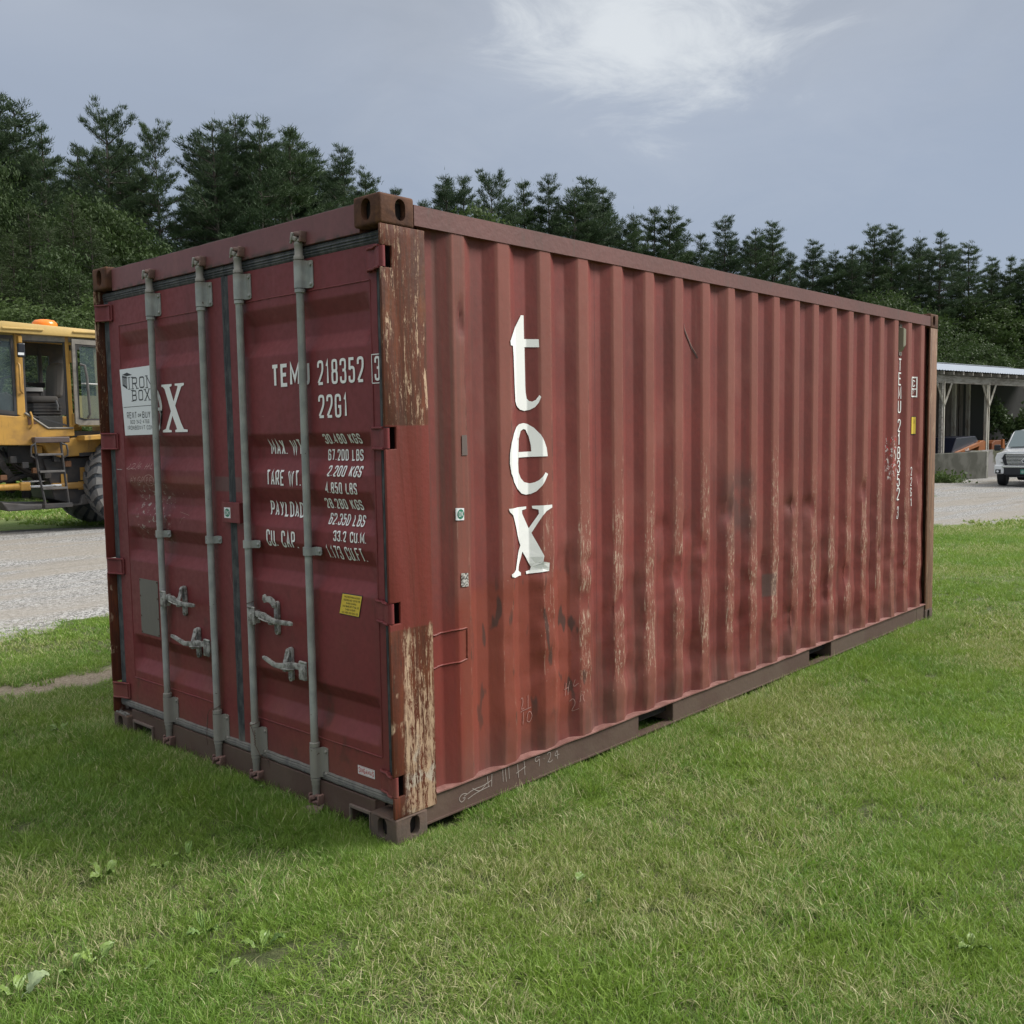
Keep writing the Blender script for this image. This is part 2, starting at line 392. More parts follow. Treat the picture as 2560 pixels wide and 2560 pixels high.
def rust_cast(t):
    n = t.noise(t.obj, 9, 5, .65); n3 = t.noise(t.obj, 60, 4)
    col = t.mix(t.smooth(n, .35, .65), (.120, .055, .032), (.062, .030, .021))
    col = t.mix(t.smooth(t.noise(t.obj, 22, 4), .55, .7), col, (.13, .062, .030))
    z = t.xyz(t.obj)[2]
    col = t.mix(t.math('MULTIPLY', t.smooth(z, .02, .3, 1, 0), .7), col, (.125, .105, .09))
    t.put(t.b.inputs['Base Color'], col); t.put(t.b.inputs['Specular IOR Level'], .2); t.put(t.b.inputs['Roughness'], .78)
    t.put(t.b.inputs['Normal'], t.bump(t.math('ADD', n3, n), .5, .004))

def rail_paint(t):
    x, y, z = t.xyz(t.obj)
    col, n1, n2, n3 = build_paint(t, (.160, .058, .050), (.120, .046, .040), .40)
    dirt = t.smooth(z, .17, .24, .8, 0)
    col = t.mix(dirt, col, t.mix(t.smooth(t.noise(t.obj, 2.4, 4), .4, .6), (.098, .073, .054), (.078, .052, .040)))
    col = t.mix(t.math('MULTIPLY', t.smooth(t.noise(t.scale(t.obj, (10, 3, 2)), 1.4, 5, .65), .55, .68), t.math('MULTIPLY', t.smooth(z, 2.4, 2.45), .5)), col, (.085, .06, .048))
    t.put(t.b.inputs['Base Color'], col); t.put(t.b.inputs['Roughness'], .62)
    t.put(t.b.inputs['Normal'], t.bump(t.math('ADD', n3, t.noise(t.obj, 7, 3)), .25, .006))

def galv(t):
    n = t.noise(t.obj, 14, 4); n2 = t.noise(t.scale(t.obj, (30, 30, 4)), 1.0, 5, .65); z = t.xyz(t.obj)[2]
    col = t.mix(t.smooth(n, .35, .65), (.370, .380, .362), (.275, .288, .280))
    col = t.mix(t.math('MULTIPLY', t.smooth(n2, .52, .7), .5), col, (.26, .235, .205))
    e = t.math('MAXIMUM', t.smooth(z, .30, .5, 1, 0), t.smooth(z, 2.36, 2.40))
    col = t.mix(t.math('MULTIPLY', e, .75), col, (.25, .225, .19))
    col = t.mix(t.smooth(t.noise(t.obj, 45, 3), .70, .74), col, (.10, .06, .045))
    t.put(t.b.inputs['Base Color'], col); t.put(t.b.inputs['Roughness'], .55); t.put(t.b.inputs['Metallic'], .12)
    t.put(t.b.inputs['Normal'], t.bump(n2, .2, .002))
def rubber(t):
    x, y, z = t.xyz(t.obj)
    n = t.noise(t.scale(t.obj, (3, 6, 3)), 5, 5, .6)
    col = t.mix(t.smooth(n, .4, .65), (.036, .040, .046), (.085, .088, .090))
    dusty = t.smooth(z, .18, .28, 1, 0)
    col = t.mix(t.math('MULTIPLY', dusty, t.smooth(n, .3, .6, .5, 1)), col, (.165, .155, .135))
    t.put(t.b.inputs['Base Color'], col); t.put(t.b.inputs['Roughness'], .62)
    t.put(t.b.inputs['Normal'], t.bump(t.noise(t.obj, 40, 3), .3, .003))

def header_paint(t):
    x, y, z = t.xyz(t.obj)
    col, n1, n2, n3 = build_paint(t, (.205, .078, .080), (.165, .060, .062), .35)
    m = t.math('MULTIPLY', t.smooth(z, 2.462, 2.490, 1, 0), t.smooth(t.noise(t.scale(t.obj, (1, 6, 3)), 3, 5, .65), .40, .6))
    col = t.mix(t.math('MULTIPLY', m, .8), col, (.045, .036, .026))
    t.put(t.b.inputs['Base Color'], col); t.put(t.b.inputs['Roughness'], .55)
def rust_post(t):
    st = t.noise(t.scale(t.obj, (30, 30, 1.6)), 1.0, 7, .65); n3 = t.noise(t.obj, 42, 4)
    col = t.mix(t.smooth(st, .35, .65), (.25, .125, .070), (.135, .075, .048))
    col = t.mix(t.math('MULTIPLY', t.smooth(t.noise(t.scale(t.obj, (50, 50, 4), (3, 1, 0)), 1.0, 6, .7), .56, .64), .7), col, (.46, .33, .22))
    t.put(t.b.inputs['Base Color'], col); t.put(t.b.inputs['Roughness'], .7); t.put(t.b.inputs['Normal'], t.bump(t.math('ADD', n3, st), .4, .006))
M_side = mat('side_paint', build=side_paint); M_door = mat('door_paint', build=door_paint)
M_post = mat('post_paint', build=post_paint); M_cast = mat('rusty_casting', build=rust_cast)
M_rail = mat('rail_paint', build=rail_paint); M_galv = mat('galvanised', build=galv); M_rub = mat('gasket_rubber', build=rubber)
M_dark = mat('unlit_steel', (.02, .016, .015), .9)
M_cam = mat('cam_steel', build=lambda t: (t.put(t.b.inputs['Base Color'], t.mix(t.smooth(t.noise(t.obj, 16, 4), .4, .6), (.24, .14, .115), (.15, .085, .072))), t.put(t.b.inputs['Roughness'], .7), t.put(t.b.inputs['Normal'], t.bump(t.noise(t.obj, 50, 3), .4, .004))))
M_hand = mat('handle_steel', build=lambda t: (t.put(t.b.inputs['Base Color'], t.mix(t.smooth(t.noise(t.obj, 26, 5, .7), .42, .6), (.36, .355, .33), (.13, .12, .11))), t.put(t.b.inputs['Roughness'], .6), t.put(t.b.inputs['Normal'], t.bump(t.noise(t.obj, 60, 3), .4, .003))))
M_white = mat('white_print', build=lambda t: (t.put(t.b.inputs['Base Color'], t.mix(t.math('MULTIPLY', t.smooth(t.noise(t.obj, 34, 5, .7), .64, .74), .4), (.84, .84, .82), (.5, .4, .37))), t.put(t.b.inputs['Roughness'], .5)))
M_black = mat('black_print', (.02, .02, .022), .5)
M_sign = mat('white_sign', (.74, .755, .77), .35)
M_yel = mat('yellow_sticker', build=lambda t: (t.put(t.b.inputs['Base Color'], t.mix(t.noise(t.obj, 20, 4), (.68, .46, .03), (.72, .54, .08))), t.put(t.b.inputs['Roughness'], .45)))
M_green = mat('green_print', (.03, .19, .12), .5)
M_chalk = mat('chalk', (.50, .34, .31), .9)
M_chalk2 = mat('chalk_grey', (.34, .295, .265), .9)

CN = empty('shipping_container', (0, 0, 0), 'weathered dark red corrugated steel freight container with closed double doors, standing on the lawn', 'shipping container')

# ---- corner castings
def casting(name, cx, cy, z0, top, sx, sy):
    """outer corner at (cx,cy); sx/sy = direction into the container"""
    LX, LY, LZ = .178, .162, .118
    bm = bmesh.new()
    def P(a, b, c): return (cx+sx*a, cy+sy*b, z0+c)
    zc = .068 if not top else .062
    def face(holec, hr, fn):
        # rectangle w x h with an oval hole and a short tunnel behind it
        (w, h) = hr[2:]
        n = 24; ov = []
        for k in range(n):
            t = 2*PI*k/n; c, s_ = math.cos(t), math.sin(t)
            u = holec[0]+hr[0]*c; v = holec[1]+(hr[1]-hr[0])*(1 if s_ > 0 else -1 if s_ < 0 else 0)*.75+hr[0]*s_*1.1
            ov.append((u, v))
        cor = [(w, h), (0, h), (0, 0), (w, 0)]
        V = [bm.verts.new(fn(u, v, 0)) for u, v in ov]; Cn = [bm.verts.new(fn(u, v, 0)) for u, v in cor]
        for k in range(n):
            q = int((k % n)/(n/4)); bm.faces.new((V[k], V[(k+1) % n], Cn[q]))
            if (k+1) % (n//4) == 0: bm.faces.new((V[(k+1) % n], Cn[(q+1) % 4], Cn[q]))
        V2 = [bm.verts.new(fn(u, v, .028)) for u, v in ov]
        for k in range(n): bm.faces.new((V[k], V[(k+1) % n], V2[(k+1) % n], V2[k]))
    face((.083, zc), (.029, .043, LY, LZ), lambda u, v, d: P(d, u, v))
    face((.104, zc), (.027, .043, LX, LZ), lambda u, v, d: P(u, d, v))
    # top / bottom: plain with oval too faint to see; remaining sides closed
    quads = [((0, 0, LZ), (LX, 0, LZ), (LX, LY, LZ), (0, LY, LZ)), ((0, 0, 0), (0, LY, 0), (LX, LY, 0), (LX, 0, 0)),
             ((LX, 0, 0), (LX, LY, 0), (LX, LY, LZ), (LX, 0, LZ)), ((0, LY, 0), (0, LY, LZ), (LX, LY, LZ), (LX, LY, 0))]
    for q in quads: bm.faces.new([bm.verts.new(P(*c)) for c in q])
    bmesh.ops.remove_doubles(bm, verts=bm.verts, dist=1e-5); bmesh.ops.recalc_face_normals(bm, faces=bm.faces)
    def iscorner(v):
        q = (abs(v.co.x-cx), abs(v.co.y-cy), v.co.z-z0)
        return all(min(abs(a), abs(a-L)) < 1e-4 for a, L in zip(q, (LX, LY, LZ)))
    es = [e for e in bm.edges if iscorner(e.verts[0]) and iscorner(e.verts[1]) and abs(e.calc_length()) < .2 and len(e.link_faces) == 2 and e.calc_face_angle(0) > 1]
    bmesh.ops.bevel(bm, geom=es, offset=.011, segments=3, profile=.5, affect='EDGES')
    me = bpy.data.meshes.new(name); bm.to_mesh(me); bm.free()
    o = link(name, me, M_cast, CN, True)
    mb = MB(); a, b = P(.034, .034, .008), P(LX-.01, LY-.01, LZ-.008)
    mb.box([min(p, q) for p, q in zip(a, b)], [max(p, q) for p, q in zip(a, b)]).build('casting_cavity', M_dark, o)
    return o
for cx, sx in ((0, 1), (CL, -1)):
    for cy, sy in ((0, 1), (CW, -1)):
        casting('corner_casting', cx, cy, 0, False, sx, sy); casting('corner_casting', cx, cy, CH-.118, True, sx, sy)

# ---- corner posts
NOTCH = [(2.309, 2.391), (1.607, 1.693), (.912, .997), (.207, .291)]
for cy, sy in ((0, 1), (CW, -1)):
    mb = MB()
    def pb(a, b, mb=mb, cy=cy, sy=sy):
        p, q = (a[0], cy+sy*a[1], a[2]), (b[0], cy+sy*b[1], b[2])
        mb.box([min(u, v) for u, v in zip(p, q)], [max(u, v) for u, v in zip(p, q)])
    z0, z1 = .1175, CH-.1175
    pl_ = [(.231, z0), (.231, z1), (0, z1)]
    for a, b in sorted(NOTCH, reverse=True): pl_ += [(0, b), (.056, b), (.056, a), (0, a)]
    pl_ += [(0, z0)]
    mb.prism(pl_, lambda u, v, w, cy=cy, sy=sy: (u, cy+sy*w, v), .001, .014)
    o = mb.build('corner_post', M_post, CN, True, bevel=.004, seg=2)
    mb2 = MB()
    for q in (((.085, .014, z0), (.2, .034, z1)), ((.085, .03, z0), (.10, .12, z1)), ((.002, .034, z0), (.085, .036, z0+.001))):
        (a, b) = q; p, r_ = (a[0], cy+sy*a[1], a[2]), (b[0], cy+sy*b[1], b[2])
        mb2.box([min(u, v) for u, v in zip(p, r_)], [max(u, v) for u, v in zip(p, r_)])
    mb2.build('post_channel', mat('recess_shade', (.07, .04, .042), .7), CN)  # channel coloured dark to give the shade inside the post recess
    mb = MB()
    p, q = (CL-.172, cy+sy*.001, z0), (CL-.012, cy+sy*.014, z1)
    mb.box([min(u, v) for u, v in zip(p, q)], [max(u, v) for u, v in zip(p, q)])
    p, q = (CL-.035, cy+sy*.014, z0), (CL-.012, cy+sy*.11, z1)
    mb.box([min(u, v) for u, v in zip(p, q)], [max(u, v) for u, v in zip(p, q)])
    mb.build('corner_post', mat('rusty_post', build=rust_post), CN, True, bevel=.003)
# ---- side walls
def wall(name, y0, sy, m):
    xs = [.225]
    bps = []
    for k in range(-1, 21):
        b = SX0+k*SP
        bps += [b, b+.25*SP, b+.495*SP, b+.75*SP]
    for b in bps:
        for d in (-.006, -.002, .002, .006):
            if .32 < b+d < CL-.17: xs.append(b+d)
    for k in range(21):
        b = SX0+k*SP
        for q in (.1, .17, .35, .42, .62, .85, .92):
            if b+q*SP < CL-.18: xs.append(b+q*SP)
    xs += [.26, .30, .315, CL-.165]
    xs = sorted(set(xs)); zs = [.168, .18, .2] + [.2+i*(2.495-.2)/96 for i in range(1, 97)]
    nx = len(xs); vs = []
    def P(x):
        p = .25*(sprof(x-.004)+2*sprof(x)+sprof(x+.004)); return p
    for z in zs:
        for x in xs:
            d = dent(x, z) if sy > 0 else 0
            dx = .35*d if sraw(x) > .05 else .15*d
            vs.append((x+dx*(1 if x % .5 > .25 else -1), y0+sy*(P(x)+d), z))
    fs = [(j*nx+i, j*nx+i+1, (j+1)*nx+i+1, (j+1)*nx+i) for j in range(len(zs)-1) for i in range(nx-1)]
    mb = MB(); mb.add(vs, fs)
    return mb.build(name, m, CN, True)
wall('side_wall', 0, 1, M_side); wall('side_wall', CW, -1, mat('far_side_paint', (.2, .055, .05), .55))
# end wall and roof
mb = MB(); ys = []; k = 0
y = .1; prof = []
while y < CW-.1:
    prof.append((y, CL-.03 if k % 4 in (0, 3) else CL-.07)); y += .11 if k % 2 == 0 else .035; k += 1
prof = [(q, p) for q, p in prof]
vs = []
for z in (.15, 2.49): vs += [(xx, yy, z) for yy, xx in prof]
n = len(prof); mb.add(vs, [(i, i+1, n+i+1, n+i) for i in range(n-1)]); mb.build('end_wall', mat('far_side_paint'), CN)
mb = MB(); mb.box((.05, .03, 2.566), (CL-.02, CW-.03, 2.5755))
# slightly curled lip of the roof sheet above the doors
pts = [(.034+.006*fbm(q*1.7, 1), .17+q*(CW-.34)/40., 2.580+.0035*fbm(q*.6, 8)) for q in range(41)]
mb.add(pts+[(a+.05, b, c) for a, b, c in pts]+[(a, b, c-.004) for a, b, c in pts], [(i, i+1, 41+i+1, 41+i) for i in range(40)]+[(i, i+1, 82+i+1, 82+i) for i in range(40)])
mb.build('roof', mat('roof_paint', (.085, .075, .06), .8), CN)
# ---- top and bottom rails
for y0, sy in ((0, 1), (CW, -1)):
    mb = MB(); n = 60; vs = []
    for i in range(n+1):
        x = .178+i*(CL-.356)/n; w = .0022*fbm(x*2.3, 5)
        for a, b in ((.002, 2.487), (.002, 2.566+w), (.05, 2.568+w), (.05, 2.487)): vs.append((x, y0+sy*a, b))
    fs = [(i*4+k, (i+1)*4+k, (i+1)*4+(k+1) % 4, i*4+(k+1) % 4) for i in range(n) for k in range(4)]
    mb.add(vs, fs+[(0, 1, 2, 3), (n*4+3, n*4+2, n*4+1, n*4)]); mb.build('top_rail', M_rail, CN, True)
    # bottom rail: web set back under a wavy flange, cut by two fork pockets
    mb = MB()
    for a, b in ((.178, 1.703), (2.041, 3.72), (4.07, 5.71), (5.715, 5.88)):
        for i in range(int((b-a)/.1)+1):
            u, v = a+i*.1, min(b, a+i*.1+.1)
            if v-u < .001: continue
            mb.add([(u, y0+sy*.012, .05), (v, y0+sy*.012, .05), (v, y0+sy*.012, .16), (u, y0+sy*.012, .16)], [(0, 1, 2, 3)])
    mb.box((.178, min(y0+sy*.006, y0+sy*.06), .044), (CL-.178, max(y0+sy*.006, y0+sy*.06), .051))
    for a, b in ((1.703, 2.041), (3.72, 4.07)):
        for u in (a, b):
            mb.box((u-.004, min(y0+sy*.013, y0+sy*.5), .051), (u+.004, max(y0+sy*.013, y0+sy*.5), .158))
    mb.build('bottom_rail', M_rail, CN)
    mb = MB(); n = 420; vs = []
    for i in range(n+1):
        x = .232+i*(CL-.41)/n
        bay = sraw(x)
        w = .004*bay*(.5+.9*abs(fbm(x*3.1, 2)))+.003*fbm(x*5, 4)
        e = .0005+.003*fbm(x*4, 7)
        for a, b in ((e, .161+w*.5), (e, .167+w*.5), (.044, .171+w*.1), (.044, .160)): vs.append((x, y0+sy*a, b))
    fs = [(i*4+k, (i+1)*4+k, (i+1)*4+(k+1) % 4, i*4+(k+1) % 4) for i in range(n) for k in range(4)]
    mb.add(vs, fs+[(0, 1, 2, 3), (n*4+3, n*4+2, n*4+1, n*4)])
    mb.build('rail_flange', mat('flange_paint', build=lambda t: (t.put(t.b.inputs['Base Color'], t.mix(t.smooth(t.noise(t.obj, 6, 5, .65), .4, .6), (.27, .135, .115), (.17, .075, .062))), t.put(t.b.inputs['Roughness'], .6))), CN, True)
mb = MB()
for a, b in ((1.707, 2.037), (3.724, 4.066)): mb.box((a, .45, .02), (b, .5, .16))
mb.box((.2, .06, .1), (CL-.2, CW-.06, .156)); mb.build('floor_frame', M_dark, CN)
# ---- header and sill
MB().box((.032, .1622, 2.462), (.09, CW-.1622, 2.578)).build('door_header', mat('header_paint', build=header_paint), CN, bevel=.003)
sb = MB()
segs = [(.162, .19), (.314, 2.035), (2.24, 2.276)]
for a, b in segs: sb.box((.030, a, .004), (.085, b, .152))
for a, b in ((.19, .314), (2.035, 2.24)): sb.box((.030, a, .098), (.085, b, .152))
sb.build('door_sill', M_rail, CN, bevel=.002)
for a, b, hgt in ((.19, .314, .098), (2.035, 2.24, .098)):
    fb = MB(); fb.box((.018, a-.008, .088), (.0298, b+.008, .102)); fb.box((.018, a-.008, .006), (.0298, a, .0878)); fb.box((.018, b, .006), (.0298, b+.008, .0878)); fb.build('pocket_frame', mat('pocket_frame', (.16, .12, .10), .7), CN, bevel=.002)
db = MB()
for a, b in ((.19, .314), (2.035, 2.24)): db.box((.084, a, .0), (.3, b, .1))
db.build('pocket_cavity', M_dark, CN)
# gravel caught on the casting ledge
random.seed(8); gb = MB()
for k in range(90):
    a, b, r_ = random.uniform(.003, .03), CW-random.uniform(.02, .14), random.uniform(.002, .0055)
    gb.cbox((a, b, .118+r_*.5), (r_*2, r_*1.6, r_*1.2), Matrix.Rotation(random.random()*6, 3, Vector((random.random(), random.random(), 1))))
tag(gb.build('grit', mat('grit', (.22, .21, .19), .9), CN), kind='stuff')

# ---- door leaves
def leaf(y0, y1, p0, p1, label):
    ys = sorted({y0, y0+.012, y0+.03, p0-.004, p0, p0+.004, p0+.018, p0+.034, p0+.040, p1-.040, p1-.034, p1-.018, p1-.004, p1, p1+.004, y1-.03, y1-.012, y1}
                | {p0+.04+i*(p1-p0-.08)/14 for i in range(15)})
    zs = {.195, .21, .24, .30, .70, .85, 1.75, 1.85, 1.95, 2.3, 2.36, 2.395, 2.412}
    for q in TOPS:
        for z in q: zs |= {z-.010, z-.004, z, z+.004, z+.010}
    zs = sorted(zs); ny = len(ys); vs = []
    for z in zs:
        for y in ys:
            r_ = min(1, max(0, (y-p0)/.038))*min(1, max(0, (p1-y)/.038))
            dp = sum(dprof(z+k)-DX for k in (-.004, 0, .004))/3
            w = .0016*fbm(y*3, z*3)
            vs.append((DX+dp*r_+w, y, z))
    fs = [(j*ny+i, (j+1)*ny+i, (j+1)*ny+i+1, j*ny+i+1) for j in range(len(zs)-1) for i in range(ny-1)]
    mb = MB(); mb.add(vs, fs); mb.box((DX+.003, y0+.0003, .196), (DX+.008, y0+.05, 2.411)); mb.box((DX+.003, y1-.05, .196), (DX+.008, y1-.0003, 2.411))
    mb.box((DX+.048, y0, .195), (DX+.055, y1, 2.412))
    o = mb.build('door', M_door, CN, True, fix=False); o['label'] = label
    # weld lines above and below the corrugated field
    wb = MB()
    for z in (2.275, .340):
        n = 40; a, b = p0, p1+.0
        wb.tube([(DX-.0008, a+(b-a)*i/n, z+.0012*fbm(i*.7, z)) for i in range(n+1)], .0032, 6)
    wb.tube([(DX-.0005, p0-.002 if y0 < 1 else p1+.002, .34+i*(2.275-.34)/20) for i in range(21)], .0022, 5)
    wb.build('weld_bead', M_door, o, True)
    return o
DR = leaf(.082, 1.150, .124, 1.030, 'right door leaf with white stencilled weights')
DL = leaf(1.206, 2.356, 1.395, 2.242, 'left door leaf with the white rental sign')

# ---- gaskets (ribbed rubber)
def gasket(pts, wdir, width, name='gasket', par=None, x0=.046):
    """ribbed strip running along pts; wdir = unit vector of its width in (y,z)"""
    prof = [(-.5, .003), (-.46, .0), (-.30, -.004), (-.22, -.002), (-.12, -.007), (.02, -.003), (.10, -.008), (.26, -.004), (.34, -.006), (.47, -.001), (.5, .003)]
    vs = []
    for i, (y, z) in enumerate(pts):
        w = .0015*fbm(i*.35, y*3)
        for u, h in prof:
            vs.append((x0+h+w, y+wdir[0]*u*width, z+wdir[1]*u*width+w*.8))
    n = len(prof)
    fs = [(i*n+k, i*n+k+1, (i+1)*n+k+1, (i+1)*n+k) for i in range(len(pts)-1) for k in range(n-1)]
    mb = MB(); mb.add(vs, fs)
    return mb.build(name, M_rub, par, True, fix=False)
def seq(a, b, n): return [(a[0]+(b[0]-a[0])*i/n, a[1]+(b[1]-a[1])*i/n) for i in range(n+1)]
gasket(seq((.03, 2.437), (1.178, 2.437), 40), (0, 1), .050, par=DR); gasket(seq((1.178, 2.437), (2.41, 2.437), 40), (0, 1), .050, par=DL)
gasket(seq((.03, .1745), (1.178, .1745), 60), (0, 1), .043, par=DR, x0=.041); gasket(seq((1.178, .1745), (2.41, .1745), 60), (0, 1), .043, par=DL, x0=.041)
gasket(seq((1.178, .197), (1.178, 2.411), 60), (1, 0), .054, par=DL, x0=.044)
gasket(seq((2.381, .197), (2.381, 2.411), 40), (1, 0), .050, par=DL); gasket(seq((.057, .197), (.057, 2.411), 40), (1, 0), .050, par=DR)

# ---- hinges
for d, cy, sy in ((DR, 0, 1), (DL, CW, -1)):
    for a, b in NOTCH:
        zc = (a+b)/2; h = .041; mb = MB()
        def Q(x, y, z, cy=cy, sy=sy): return (x, cy+sy*y, z)
        outl = [(.030, .122), (.030, .075), (.010, .045), (.001, .026), (.0005, .010)]
        th = .012
        vs = []
        n = len(outl)
        for z in (zc-h, zc+h): vs += [Q(x, y, z) for x, y in outl] + [Q(x+th, y, z) for x, y in outl]
        fs = [(i, i+1, n+i+1, n+i) for i in range(n-1)] + [(2*n+i, 3*n+i, 3*n+i+1, 2*n+i+1) for i in range(n-1)]
        fs += [(i, 2*n+i, 2*n+i+1, i+1) for i in range(n-1)] + [(n+i, n+i+1, 3*n+i+1, 3*n+i) for i in range(n-1)] + [(0, n, 3*n, 2*n), (n-1, 3*n-1, 4*n-1, 2*n-1)]
        mb.add(vs, fs)
        for z in (zc-h, zc+h): mb.tube([Q(.040, .128, z*.999), Q(.028, .112, z), Q(.022, .07, z), Q(.004, .04, z), Q(.0, .016, z)], .0055, 8)
        mb.tube([Q(.040, .128, zc-h), Q(.040, .129, zc+h)], .006, 8)
        mb.lathe([(.0135, zc-h+.001), (.0135, zc+h-.001)], Q(.0145, .0125, 0), n=14)
        mb.build('hinge', M_door, d, True, bevel=0)

# ---- locking rods
RODS = [(1.838, DL), (1.347, DL), (1.017, DR), (.550, DR)]
RX = .017
def bracket(y0, z0, z1, par, bolts):
    prof = []      # (x,y offset) left flange, wrap, right flange  (left = +y)
    prof += [(.043, .034), (.040, .0275), (.030, .0245)]
    for k in range(9):
        t = PI*(.0+k/8); prof.append((RX-.0225*math.sin(t)*1.0, .0235*math.cos(t)))
    prof += [(.032, -.0245), (.039, -.029), (.0405, -.036), (.0405, -.062)]
    n = len(prof); vs = []
    rows = [z0, z0+.006, z1-.006, z1]
    for z in rows:
        for i, (x, y) in enumerate(prof):
            yy = y
            if i == n-1 and z in (z0, z1): yy = y+.007
            vs.append((x-.001, y0+yy, z))
    for z in rows:
        for i, (x, y) in enumerate(prof):
            yy = y
            if i == n-1 and z in (z0, z1): yy = y+.007
            vs.append((x+.004, y0+yy*.985, z))
    fs = []; o = 4*n
    for j in range(3):
        for i in range(n-1):
            fs += [(j*n+i, j*n+i+1, (j+1)*n+i+1, (j+1)*n+i), (o+j*n+i, o+(j+1)*n+i, o+(j+1)*n+i+1, o+j*n+i+1)]
        fs += [(j*n+n-1, o+j*n+n-1, o+(j+1)*n+n-1, (j+1)*n+n-1), (j*n, (j+1)*n, o+(j+1)*n, o+j*n)]
    for i in range(n-1): fs += [(i, o+i, o+i+1, i+1), (3*n+i, 3*n+i+1, o+3*n+i+1, o+3*n+i)]
    mb = MB(); mb.add(vs, fs)
    for zz in bolts:
        mb.lathe([(.0, -.0075), (.006, -.006), (.0078, -.002), (.0078, .0)], (.039, y0-.049, zz), 'x', 10)
    o = mb.build('rod_bracket', M_galv, par, True)
    hb = MB()
    for zz in bolts: hb.lathe([(.0, -.0012), (.0045, -.0012), (.0045, .0)], (.0385, y0+.0305, zz), 'x', 8)
    hb.build('bolt_hole', M_dark, par)
    return o
def cam_end(y0, z, up, par, seed):
    rr = random.Random(seed); s_ = 1 if up else -1
    mb = MB()
    # keeper welded on header / sill: lugs with a slot
    k0 = (.012, y0-.038, z)
    mb.cbox((.018, y0-.030, z), (.034, .014, .046), Matrix.Rotation(.15, 3, 'X'))
    mb.cbox((.006, y0-.012, z+s_*.012), (.014, .046, .014), Matrix.Rotation(.25*s_, 3, 'X'))
    mb.cbox((.020, y0+.020, z-.002), (.030, .013, .044), Matrix.Rotation(-.2, 3, 'X'))
    mb.cbox((.026, y0-.006, z+s_*.020), (.020, .055, .012), Matrix.Rotation(.12, 3, 'X'))
    kk = mb.build('cam_keeper', M_cam, par, True, bevel=.004, seg=2)
    mb = MB()
    mb.cbox((.004, y0+.004, z-s_*.006), (.020, .030, .018), Matrix.Rotation(.35*s_, 3, 'X'))
    mb.cbox((-.002, y0+.016, z+s_*.004), (.016, .014, .034), Matrix.Rotation(.3, 3, 'X'))
    mb.cbox((.010, y0-.014, z-s_*.016), (.018, .022, .012), Matrix.Rotation(-.3, 3, 'X'))
    mb.cbox((.0, y0+.026, z-s_*.012), (.012, .010, .026), Matrix.Rotation(.5, 3, 'X'))
    mb.build('cam', M_cam if not up else M_galv, par, True, bevel=.004, seg=2)
for i, (y0, d) in enumerate(RODS):
    rod = MB()
    zb = .082; zt = 2.500
    prof = [(.012, zb-.01), (.016, zb), (.0165, zb+.045), (.0185, zb+.05), (.0185, .150), (.0215, .153), (.0215, .166), (.018, .168), (.018, .303), (.0225, .305), (.0225, .322), (.0175, .325), (.0168, .335),
            (.0166, 1.0), (.0166, 2.262), (.0175, 2.266), (.0222, 2.268), (.0222, 2.282), (.018, 2.285), (.018, 2.402), (.0222, 2.405), (.0222, 2.418), (.0178, 2.424), (.0178, 2.462), (.020, 2.466), (.019, 2.474), (.012, zt-.012)]
    rod.lathe(prof, (RX, y0, 0), n=20)
    ro = rod.build('locking_rod', M_galv, CN, True)
    bracket(y0, 2.286, 2.400, ro, (2.302, 2.383)); bracket(y0, .169, .302, ro, (.186, .285)); bracket(y0, 1.150, 1.186, ro, (1.168,))
    cam_end(y0, 2.497, True, ro, i); cam_end(y0, .072, False, ro, i+9)
